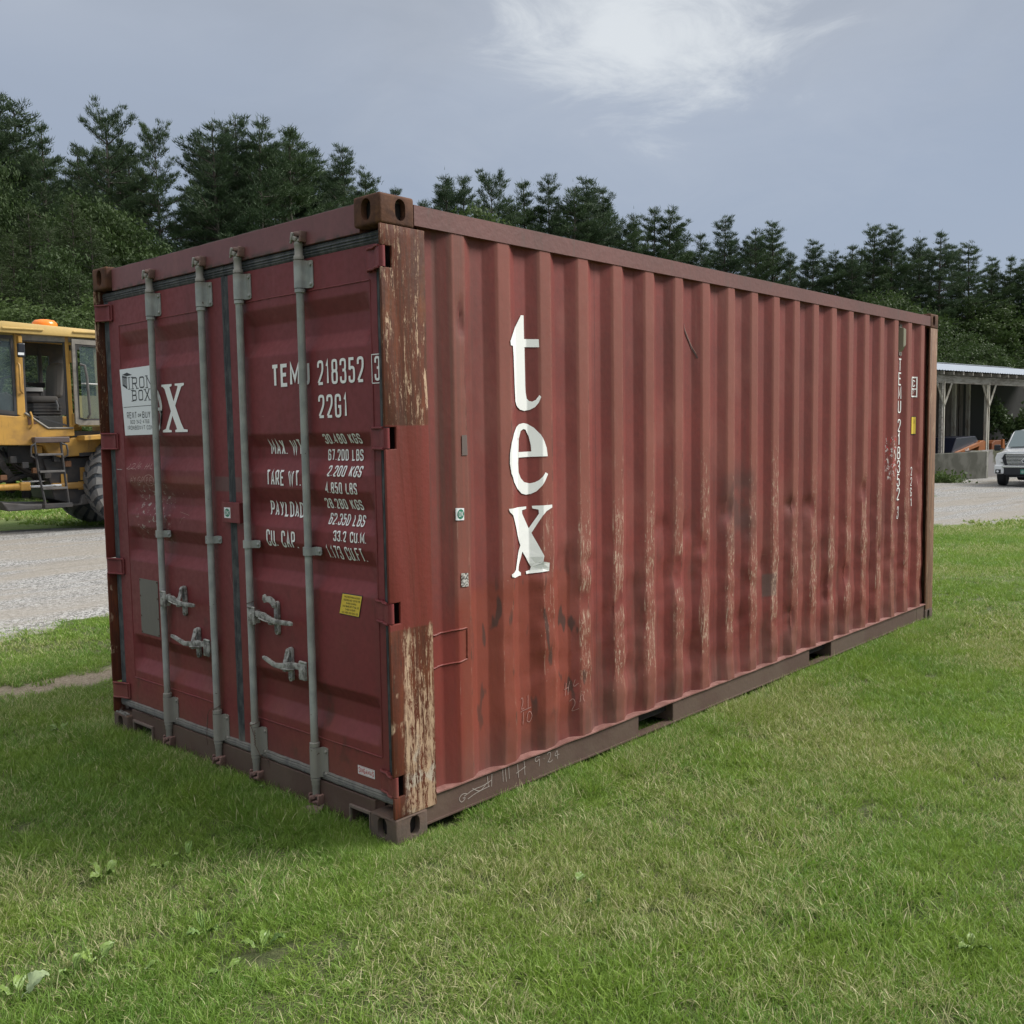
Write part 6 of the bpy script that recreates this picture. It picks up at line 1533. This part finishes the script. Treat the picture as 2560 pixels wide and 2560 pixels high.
# articulation, cylinders, hoses
lp('front_frame', [(-1.75, 1.45), (-1.10, 1.42), (-1.06, .95), (-.98, .60), (-1.0, .52), (-1.75, .55)], .25, 1.2, Y_, bevel=.02)
lp('front_arm', [(-2.3, 1.5), (-1.55, 1.46), (-1.35, .9), (-1.9, .5), (-2.5, .5)], .05, .25, Y_, bevel=.02)
for zz, r_, m in ((.80, .055, Y_),): MB().tube([(-2.0, .10, zz), (-.62, .10, zz)], r_, 10).build('cylinder', m, LD, True)
lb('cylinder_cap', (-.66, .03, .73), (-.50, .17, .87), Y_, bevel=.02)
MB().tube([(-.6, .10, .79), (.0, .10, .79)], .027, 10).build('cylinder_rod', CHR, LD, True); MB().tube([(-.55, .32, .87), (-.05, .32, .87)], .018, 8).build('cylinder_rod', CHR, LD, True)
lb('valve_block', (-.75, .3, 1.18), (-.15, .8, 1.47), BK); lb('valve_stack', (-.40, .15, 1.34), (-.25, .3, 1.46), Y_)
hs = random.Random(5)
for i in range(16):
    a = Vector((-.95+.05*i, .3+.03*i, 1.45-.02*(i % 3))); b = Vector((-.15+.01*i, .35+.02*i, 1.0-.02*i)); m_ = (a+b)/2+Vector((hs.uniform(-.2, .1), 0, -.22-.02*hs.random()*i))
    pts = [a.lerp(m_, q).lerp(m_.lerp(b, q), q) for q in [k/10 for k in range(11)]]
    MB().tube(pts, .016+.006*(i % 2), 6).build('hose', BK, LD, True)
for i in range(5): MB().tube([(-1.0+i*.015, .2, 1.44), (-.88+i*.02, .2, 1.1), (-.78+i*.02, .22, .98), (-.95, .25, .86)], .018, 6).build('hose', BK, LD, True)
for i in range(4): MB().tube([(-.80, .5, 1.12-.045*i), (-.45, .5, 1.13-.045*i), (-.1, .5, 1.18-.03*i)], .012, 5).build('hose', GY, LD, True)
MB().tube([(-1.1, .45, .93), (-.7, .45, .90), (-.3, .45, 1.02), (.1, .45, 1.1)], .045, 8).build('drive_shaft', BK, LD, True)
lb('pin_boss', (-.35, .2, 1.0), (-.05, .6, 1.3), BK, bevel=.03)
# boarding ladder
LAD = MB()
for x0, x1 in ((-.49, -.37), (-.08, .0)):
    LAD.tube([(x0+.02, -.17, 1.52), (x0+.04, -.19, 1.1), (x1, -.22, .50)], .020, 6)
la = LAD.build('ladder_rail', BK, LD)
for zz, a, b in ((1.32, -.45, -.06), (1.04, -.43, -.04), (.76, -.40, -.01)): lb('ladder_rung', (a, -.24, zz-.018), (b, -.16, zz+.018), GY, bevel=.005)
lb('ladder_step', (-.40, -.29, .44), (.04, -.14, .51), BK, bevel=.005)
for s_, x in ((-1, -.46), (1, -.05)): MB().tube([(x, -.18, 1.50), (x+s_*.07, -.2, 1.47), (x+s_*.085, -.2, 1.38), (x+s_*.08, -.2, 1.30), (x+s_*.01, -.18, 1.26)], .016, 7).build('ladder_handle', BK, LD, True)
# tyres with chevron lugs
def tyre(xc, yc, zc, rad, wid, side):
    mb = MB(); prof = []
    h = wid/2
    for a, b in ((-h*.80, rad*.52), (-h, rad*.68), (-h*1.02, rad*.85), (-h*.86, rad*.955), (-h*.5, rad*.975), (0, rad*.98), (h*.5, rad*.975), (h*.86, rad*.955), (h*1.02, rad*.85), (h, rad*.68), (h*.80, rad*.52)): prof.append((b, a))
    mb.lathe(prof, (xc, yc, zc), 'y', 40); o = mb.build('tyre', TYD, LD, True)
    lg = MB(); nl = 26
    for k in range(nl):
        for sd in (-1, 1):
            t0 = 2*PI*(k+.5*(sd > 0))/nl
            pts = [(0.0, t0+.10), (.42, t0+.055), (.80, t0-.02), (1.0, t0-.05), (1.03, t0-.05)]
            rr = [1.0, 1.0, .985, .94, .80]; w_ = [.060, .064, .072, .078, .08]
            vs = []
            for (u, t), r_, w in zip(pts, rr, w_):
                for dt, rk in ((-w, 1.0), (w, 1.0), (w, .93), (-w, .93)):
                    rad_ = rad*r_*rk*1.005; vs.append((xc+rad_*math.cos(t+dt), yc+sd*u*h, zc+rad_*math.sin(t+dt)))
            n = len(pts); lg.add(vs, [(i*4+q, (i+1)*4+q, (i+1)*4+(q+1) % 4, i*4+(q+1) % 4) for i in range(n-1) for q in range(4)]+[(0, 1, 2, 3), (n*4-1, n*4-2, n*4-3, n*4-4)])
    l_ = lg.build('tread_lug', TY, o, False); l_['kind'] = 'stuff'
    r2 = MB(); r2.lathe([(rad*.52, -h*.5), (rad*.50, -h*.3), (rad*.2, -h*.25), (rad*.2, h*.25), (rad*.5, h*.3), (rad*.52, h*.5)], (xc, yc, zc), 'y', 24); r2.build('rim', Y_, o, True)
tyre(1.20, -.12, .82, .85, .56, -1); tyre(1.20, 1.62, .80, .82, .56, 1)
tyre(-2.9, -.12, .80, .82, .56, -1); tyre(-2.9, 1.62, .80, .82, .56, 1)

# ================================================================== OPEN SHED
dA = at(2200, 940, 37.5); dB = at(2760, 940, 52)
u_ = Vector((dB.x-dA.x, dB.y-dA.y, 0)); LEN = u_.length; u_.normalize(); n_ = Vector((-u_.y, u_.x, 0))
if n_.dot(CF) < 0: n_ = -n_
zG = -.60
SH = empty('open_shed', (dA.x, dA.y, zG), 'long open-fronted timber shed with a pale metal roof beyond the gravel on the right', 'shed', None, math.atan2(u_.y, u_.x))
sgn = 1 if Vector((-math.sin(SH.rotation_euler.z), math.cos(SH.rotation_euler.z), 0)).dot(n_) > 0 else -1
def loc_of(px, py, depth_guess=None):
    """shed-local (along, height) of a photo point on the front plane"""
    d = CF + CR*((px-1280)/FPX) - CU*((py-1280)/FPX); P = Vector(CAMP)
    t = (Vector((dA.x, dA.y, 0))-P).dot(n_)/d.dot(n_); q = P+d*t
    return (q-Vector((dA.x, dA.y, 0))).dot(u_), q.z-zG
WOOD = mat('grey_timber', build=lambda t: (t.put(t.b.inputs['Base Color'], t.mix(t.smooth(t.noise(t.scale(t.obj, (1, 6, 6)), 1.6, 5, .65), .35, .7), (.34, .32, .29), (.15, .13, .11))), t.put(t.b.inputs['Roughness'], .85)))
WOOD2 = mat('pale_timber', build=lambda t: (t.put(t.b.inputs['Base Color'], t.mix(t.smooth(t.noise(t.scale(t.obj, (4, 4, 1)), 2, 5, .65), .4, .7), (.46, .44, .38), (.24, .20, .15))), t.put(t.b.inputs['Roughness'], .85)))
BRD = mat('old_boards', build=lambda t: (t.put(t.b.inputs['Base Color'], t.mix(t.smooth(t.noise(t.scale(t.obj, (6, 1, .8)), 2, 5, .65), .35, .7), (.13, .11, .095), (.055, .045, .04))), t.put(t.b.inputs['Roughness'], .9)))
def sb_(name, lo, hi, m, par=SH, bevel=0): 
    lo, hi = list(lo), list(hi); lo[1] *= sgn; hi[1] *= sgn
    if lo[1] > hi[1]: lo[1], hi[1] = hi[1], lo[1]
    return MB().box(lo, hi).build(name, m, par, bevel=bevel)
b0 = loc_of(2345, 938); b1 = loc_of(2345, 957); ev = loc_of(2345, 926)
EAVE = ev[1]; BM1, BM0 = b0[1], b1[1]
mb = MB()     # corrugated roof sheet
n = int((LEN+2)/.06); vs = []
RISE, RUN = 1.05, 5.5
for i in range(n+1):
    x = -1+i*.06; h = .014*math.cos(i*PI*.5)
    vs += [(x, sgn*-.45, EAVE-.02+h), (x, sgn*RUN, EAVE+RISE+h)]
mb.add(vs, [(2*i, 2*i+2, 2*i+3, 2*i+1) for i in range(n)])
mb.add([(-1, sgn*RUN, EAVE+RISE), (LEN+1, sgn*RUN, EAVE+RISE), (LEN+1, sgn*(RUN+4), EAVE+.1), (-1, sgn*(RUN+4), EAVE+.1)], [(0, 1, 2, 3)])
mb.build('metal_roof', mat('pale_metal_roof', build=worn((.34, .38, .43), (.28, .32, .37), 1.2, .4, .45)), SH, False)
sb_('front_beam', (-1, -.06, BM0), (LEN+1, .06, BM1), WOOD, bevel=.01)
k = 0
x = loc_of(2345, 930)[0]-.35
while x < LEN:
    sb_('rafter', (x, -.42, BM1+.01), (x+.06, .5, EAVE-.05), WOOD); x += 1.38*.62
posts = [loc_of(px, 1100)[0] for px in (2240, 2354, 2466, 2566)]
posts.append(posts[-1]+3.3)
for i, x in enumerate(posts):
    sb_('post', (x-.10, -.04, .0), (x+.02, .10, BM0), WOOD if i == 1 else WOOD2, bevel=.008); sb_('post_face', (x+.021, -.07, .0), (x+.10, .0, BM0+.12), WOOD2, bevel=.006)
    for s_ in (-1, 1):
        m = MB(); a = (x+.05, -.05*sgn, BM0-.95); b = (x+.05+s_*.62, -.05*sgn, BM0-.02)
        m.tube([a, b], .05, 4).build('knee_brace', WOOD2, SH)
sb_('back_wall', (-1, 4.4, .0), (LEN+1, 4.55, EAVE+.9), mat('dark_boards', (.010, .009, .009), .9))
for i in range(26):
    x = loc_of(2500, 1000)[0]+i*.24-.6
    if x < LEN: sb_('back_board', (x, 4.30+.02*(i % 3), 1.35), (x+.20, 4.39, EAVE+.5), BRD)
for px in (2365, 2396, 2424): 
    x = loc_of(px, 1000)[0]*1.08; sb_('stud', (x, 4.15, 1.2), (x+.16, 4.29, EAVE+.6), mat('dim_timber', (.05, .05, .05), .9))
for px in (2490, 2523): 
    x = loc_of(px, 1000)[0]*1.05+.2; sb_('stud', (x, 2.2, 1.3), (x+.16, 2.36, BM0+.3), WOOD2)
CONC = mat('mossy_concrete', build=lambda t: (t.put(t.b.inputs['Base Color'], t.mix(t.smooth(t.noise(t.obj, .9, 4, .6), .47, .58), (.20, .19, .185), (.060, .062, .030))), t.put(t.b.inputs['Roughness'], .9)))
sb_('back_foundation', (-1, 4.0, -.2), (LEN+1, 4.2, 1.25), mat('foundation', build=worn((.16, .16, .16), (.09, .09, .085), 1.5, .5, .9)))
# concrete retaining walls (things of their own)
wl = empty('concrete_wall', (dA.x, dA.y, zG), 'grey concrete retaining wall with green moss stains before the open shed', 'wall', None, SH.rotation_euler.z)
a0 = loc_of(2397, 1150); tz = loc_of(2420, 1126)[1]; lz = loc_of(2360, 1126)[1]
sb_('wall_block', (a0[0]-.1, -.55, -.5), (LEN+1, -.30, tz), CONC, wl, .02)
wl2 = empty('concrete_wall', (dA.x, dA.y, zG), 'dark mossy end section of the concrete wall with a pale broken edge', 'wall', None, SH.rotation_euler.z)
sb_('wall_block', (-1.2, -1.25, -.6), (a0[0]-.22, -.95, lz-.06), mat('dark_mossy_concrete', build=lambda t: (t.put(t.b.inputs['Base Color'], t.mix(t.smooth(t.noise(t.obj, 1.3, 4), .4, .6), (.075, .075, .06), (.035, .036, .024))), t.put(t.b.inputs['Roughness'], .9))), wl2, .02)
sb_('broken_edge', (a0[0]-.218, -1.27, -.6), (a0[0]-.02, -.55, lz-.06), mat('pale_concrete', build=worn((.24, .235, .21), (.12, .12, .08), 3, .7, .9)), wl2, .03)
# creeper hanging in the shed, weeds at the wall foot
rng = np.random.default_rng(3)
def leafcloud(name, pts, leaf, m, label, cat):
    C = np.array(pts); n = len(C); V, rv = tris_from(C, rng.normal(0, 1, (n, 3))+np.array([0, 0, -.2]), rng.uniform(.6, 1.2, n)*leaf, rng.uniform(.5, .9, n)*leaf, rng, rng.random(n))
    o = link(name, mesh_np(name, V, rv), m); return tag(o, label, cat)
base = Vector((dA.x, dA.y, zG)); pts = []
for k in range(2600):
    px = random.uniform(2478, 2600); lo_ = 1035+18*math.sin(px*.09); d_ = random.gauss(0, 26)
    q = at(px, lo_+abs(d_)*.5+random.gauss(4, 16)+(px-2478)*.28, 45.5+random.uniform(-.5, .5)); pts.append(tuple(q))
leafcloud('creeper', pts, .20, M_oak, 'dark green creeper spilling over the wall inside the shed behind the pickup', 'creeper')
pts = []
for k in range(900):
    px = random.gauss(2352, 26); q = at(px, 1212+random.uniform(-14, 12), 37.0+random.uniform(-1, 1)); pts.append((q.x, q.y, gz(q.x, q.y)+abs(random.gauss(.12, .12))))
leafcloud('wall_weeds', pts, .16, M_willow, 'tuft of weeds at the foot of the dark concrete wall end', 'weeds')
# ---- orange skid-steer parked behind the wall
sk0 = at(2440, 1110, 43.0); SK = empty('skid_steer_loader', (sk0.x, sk0.y, gz(sk0.x, sk0.y)), 'orange and black skid steer loader parked behind the concrete wall under the shed', 'skid steer', None, SH.rotation_euler.z)
OR_ = mat('shaded_orange', build=worn((.30, .095, .02), (.18, .06, .02), 4, .4)); NV = mat('dark_cab', (.012, .014, .028), .35)  # orange darkened: deep shade under the shed is put into its colour
g = 1.664-(1127-1063.5)/FPX*43-SK.location.z   # local height of the wall top line as seen from the camera
def sk(px): 
    d = CF + CR*((px-1280)/FPX); P = Vector(CAMP); t = (sk0-P).dot(n_)/d.dot(n_); q = P+d*t; return (q-sk0).dot(u_)
def skb(name, p0, p1, z0, z1, y0, y1, m, bevel=.02): return MB().box((sk(p0), min(sgn*y0, sgn*y1), z0), (sk(p1), max(sgn*y0, sgn*y1), z1), ).build(name, m, SK, bevel=bevel)
k_ = 43/FPX
MB().prism([(sk(2381), g-.1), (sk(2388), g+.30), (sk(2394), g+.60), (sk(2440), g+.66), (sk(2449), g+.40), (sk(2430), g+.22), (sk(2400), g-.1)], lambda u, v, w: (u, sgn*w, v), .1, 1.3).build('cab_body', NV, SK, bevel=.03)
arm = MB().prism([(sk(2386), g-.02), (sk(2440), g+.36), (sk(2450), g+.44), (sk(2449), g+.26), (sk(2408), g-.02)], lambda u, v, w: (u, sgn*w, v), -.06, .09).build('lift_arm', OR_, SK, bevel=.01)
MB().prism([(sk(2437), g-.3), (sk(2443), g+.40), (sk(2452), g+.46), (sk(2460), g+.40), (sk(2462), g-.3)], lambda u, v, w: (u, sgn*w, v), -.05, .5).build('tower_plate', OR_, SK, bevel=.01)
MB().prism([(sk(2474), g-.3), (sk(2476), g+.30), (sk(2482), g+.42), (sk(2499), g+.44), (sk(2501), g-.3)], lambda u, v, w: (u, sgn*w, v), .0, .7).build('engine_cover', mat('dim_orange', (.17, .05, .012), .5), SK, bevel=.02)  # darker copy of the arm orange, more shade put into the colour
MB().prism([(sk(2499), g-.2), (sk(2500), g+.47), (sk(2504), g+.47), (sk(2508), g-.2)], lambda u, v, w: (u, sgn*w, v), -.05, .1).build('coupler_plate', OR_, SK, bevel=.01)
a_ = math.atan2(.38, sk(2440)-sk(2386))
def skf(u, v, o): return (sk(2405)+u*math.cos(a_)-v*math.sin(a_), sgn*(-.06-o*8), g-.02+.055+u*math.sin(a_)+v*math.cos(a_))
layer(text_polys('CASE', .02, .38, -.045, .04, .26, .35), skf, ('v', []), 'lettering', M_white, arm, .001)
for sx in (2395, 2470):
    MB().lathe([(.35, -.15), (.40, -.1), (.40, .1), (.35, .15)], (sk(sx), sgn*.0, .40), 'y', 16).build('wheel', BK, SK, True)

# ================================================================== PICKUP
D_ = 33.0; tp = at(2566, 1130, D_); TZ = 1.664-(1218.5-1062.3)/FPX*D_
td = Vector((tp.x-CAMP[0], tp.y-CAMP[1], 0)).normalized(); yaw = math.atan2(-td.y, -td.x)-R(9)
TR = empty('pickup_truck', (tp.x, tp.y, TZ), 'white pickup truck with chrome grille facing the camera on the gravel at the right edge', 'pickup truck', None, yaw)
# local: +x forward (towards camera), +y truck's left (image right), z up ; front face near x=0
WHT = mat('truck_white', (.72, .73, .74), .22, 0, None, **{'Coat Weight': .5}); PLB = mat('truck_black', (.015, .016, .02), .5); CHM = mat('truck_chrome', (.62, .63, .64), .22, .9)
TGL = mat('truck_glass', (.10, .14, .15), .06, 0, None, **{'Specular IOR Level': .8}); SIL = mat('truck_silver', (.38, .39, .40), .35, .5)
def loft(name, secs, m, par=TR, bevel=0, closed=True):
    """secs: list of (x, [(y,z)...]) equal counts"""
    n = len(secs[0][1]); vs = [(x, y, z) for x, pr in secs for y, z in pr]
    fs = [(i*n+k, i*n+(k+1) % n, (i+1)*n+(k+1) % n, (i+1)*n+k) for i in range(len(secs)-1) for k in range(n)]
    fs += [tuple(range(n)), tuple((len(secs)-1)*n+k for k in range(n))[::-1]]
    return MB().add(vs, fs).build(name, m, par, True, bevel=bevel)
def sym(pr): return pr+[(-y, z) for y, z in pr[::-1]]
loft('body', [(.02, sym([(.0, .62), (.80, .62), (.92, .75), (.95, 1.0), (.90, 1.12), (.62, 1.20), (0, 1.215)])), (-.35, sym([(.0, .60), (.92, .60), (1.0, .75), (1.01, 1.02), (.98, 1.13), (.72, 1.24), (0, 1.26)])),
              (-1.25, sym([(.0, .60), (.95, .60), (1.01, .75), (1.015, 1.05), (.99, 1.17), (.78, 1.29), (0, 1.32)])), (-5.6, sym([(.0, .60), (.95, .60), (1.01, .75), (1.015, 1.05), (1.0, 1.2), (.9, 1.28), (0, 1.30)]))], WHT)
loft('cab', [(-1.10, sym([(.0, 1.22), (.84, 1.22), (.86, 1.27), (.82, 1.29), (.4, 1.30), (0, 1.31)])), (-1.85, sym([(.0, 1.2), (.92, 1.22), (.90, 1.50), (.72, 1.84), (.45, 1.90), (0, 1.91)])),
             (-2.3, sym([(.0, 1.2), (.94, 1.22), (.92, 1.50), (.76, 1.88), (.45, 1.945), (0, 1.955)])), (-3.7, sym([(.0, 1.2), (.94, 1.22), (.92, 1.50), (.76, 1.88), (.45, 1.93), (0, 1.94)]))], WHT)
mb = MB(); mb.add([(-1.06, .76, 1.345), (-1.06, -.76, 1.345), (-1.78, -.66, 1.905), (-1.78, .66, 1.905), (-1.02, 0, 1.375), (-1.75, 0, 1.955)], [(0, 4, 5, 3), (4, 1, 2, 5)]); ws = mb.build('windscreen', TGL, TR)
for s_ in (-1, 1):
    mb = MB(); mb.add([(-1.75, s_*.935, 1.28), (-3.5, s_*.95, 1.28), (-3.5, s_*.84, 1.80), (-2.1, s_*.83, 1.80)], [(0, 1, 2, 3)]); mb.build('side_window', TGL, TR)
    # headlight wrapping the corner
    MB().prism([(s_*.62, 1.02), (s_*.90, 1.00), (s_*.90, .82), (s_*.66, .80)], lambda u, v, w: (w-.35*max(0, abs(u)-.7), u, v), -.1, .055).build('headlight', SIL, TR, bevel=.02)
    MB().prism([(s_*.70, .96), (s_*.86, .95), (s_*.86, .86), (s_*.71, .85)], lambda u, v, w: (w-.35*max(0, abs(u)-.7), u, v), .056, .066).build('headlight_lens', mat('lamp_lens', (.75, .76, .78), .1), TR, bevel=.004)
    lb_ = MB().box((-.25, min(s_*.66, s_*.98), .44), (.07, max(s_*.66, s_*.98), .76)).build('bumper_end', WHT, TR, bevel=.05)
    MB().box((.071, min(s_*.76, s_*.93), .46), (.080, max(s_*.76, s_*.93), .60)).build('fog_lamp_recess', PLB, TR)
    MB().lathe([(.0, .012), (.035, .010), (.04, 0)], (.083, s_*.86, .53), 'x', 14).build('fog_lamp', mat('lamp_lens'), TR, True)
    MB().tube([(-1.42, s_*.95, 1.26), (-1.42, s_*1.06, 1.28)], .03, 6).build('mirror_arm', PLB, TR)
    MB().box((-1.50, min(s_*1.05, s_*1.26), 1.20), (-1.38, max(s_*1.05, s_*1.26), 1.42)).build('wing_mirror', PLB if s_ < 0 else WHT, TR, bevel=.04)
    for wx in (-.95, -4.65):
        w_ = MB().lathe([(.22, -.13), (.36, -.14), (.395, -.11), (.40, 0), (.395, .11), (.36, .14), (.22, .13)], (wx, s_*.86, .40), 'y', 28).build('wheel', mat('truck_tyre', (.022, .022, .024), .85), TR, True)
        MB().lathe([(.0, s_*.12), (.20, s_*.11), (.23, s_*.14)], (wx, s_*.86, .40), 'y', 20).build('wheel_rim', SIL, w_, True)
# grille, bars, surround
MB().prism([(-.60, 1.10), (.60, 1.10), (.66, .98), (.58, .74), (-.58, .74), (-.66, .98)], lambda u, v, w: (w, u, v), .02, .060).build('grille', PLB, TR)
for i in range(7):
    z = .775+i*.047; h = .60+.05*(i/6); MB().box((.058, -h+.03, z), (.082, h-.03, z+.020)).build('grille_bar', CHM, TR, bevel=.004)
MB().box((.03, -.60, 1.105), (.095, .60, 1.155)).build('hood_edge', CHM, TR, bevel=.012); MB().box((.03, -.72, .655), (.10, .72, .735)).build('chrome_bumper', CHM, TR, bevel=.02)
for s_ in (-1, 1): MB().prism([(s_*.585, .73), (s_*.665, .98), (s_*.60, 1.12), (s_*.66, 1.13), (s_*.73, .98), (s_*.64, .73)], lambda u, v, w: (w, u, v), .03, .085).build('grille_side', PLB, TR, bevel=.006)
MB().box((-.2, -.66, .40), (.085, .66, .652)).build('lower_bumper', PLB, TR, bevel=.03)
MB().prism([(-.58, .40), (.58, .40), (.5, .33), (-.5, .33)], lambda u, v, w: (w, u, v), -.3, .02).build('skid_plate', PLB, TR, bevel=.02)
# oval badge of three ellipses
def ell(cy, cz, ry, rz, w): return ring_poly(cy, cz, ry, rz, 0, 360, w, w, 28)
bf = lambda u, v, o: (.086+o, u, v)
MB().prism([(.125*math.cos(t), .90+.085*math.sin(t)) for t in [2*PI*k/24 for k in range(24)]], lambda u, v, w: (w, u, v), .082, .0855).build('badge_ground', mat('badge_dark', (.03, .035, .05), .3), TR)
layer([ell(0, .90, .125, .085, .022), ell(0, .90, .045, .078, .016), ell(0, .935, .085, .035, .016)], bf, ('v', []), 'badge', mat('badge_silver', (.75, .76, .78), .25, .3), TR, .003, .001)
MB().box((.086, -.155, .445), (.096, .155, .60)).build('number_plate', mat('plate_green', (.03, .20, .14), .5), TR, bevel=.004)
layer(text_polys('HBW 276', -.13, .13, .475, .565, .24, .35), lambda u, v, o: (.0965+o, u, v), ('v', []), 'plate_lettering', mat('plate_white', (.6, .7, .66), .5), TR, .001)
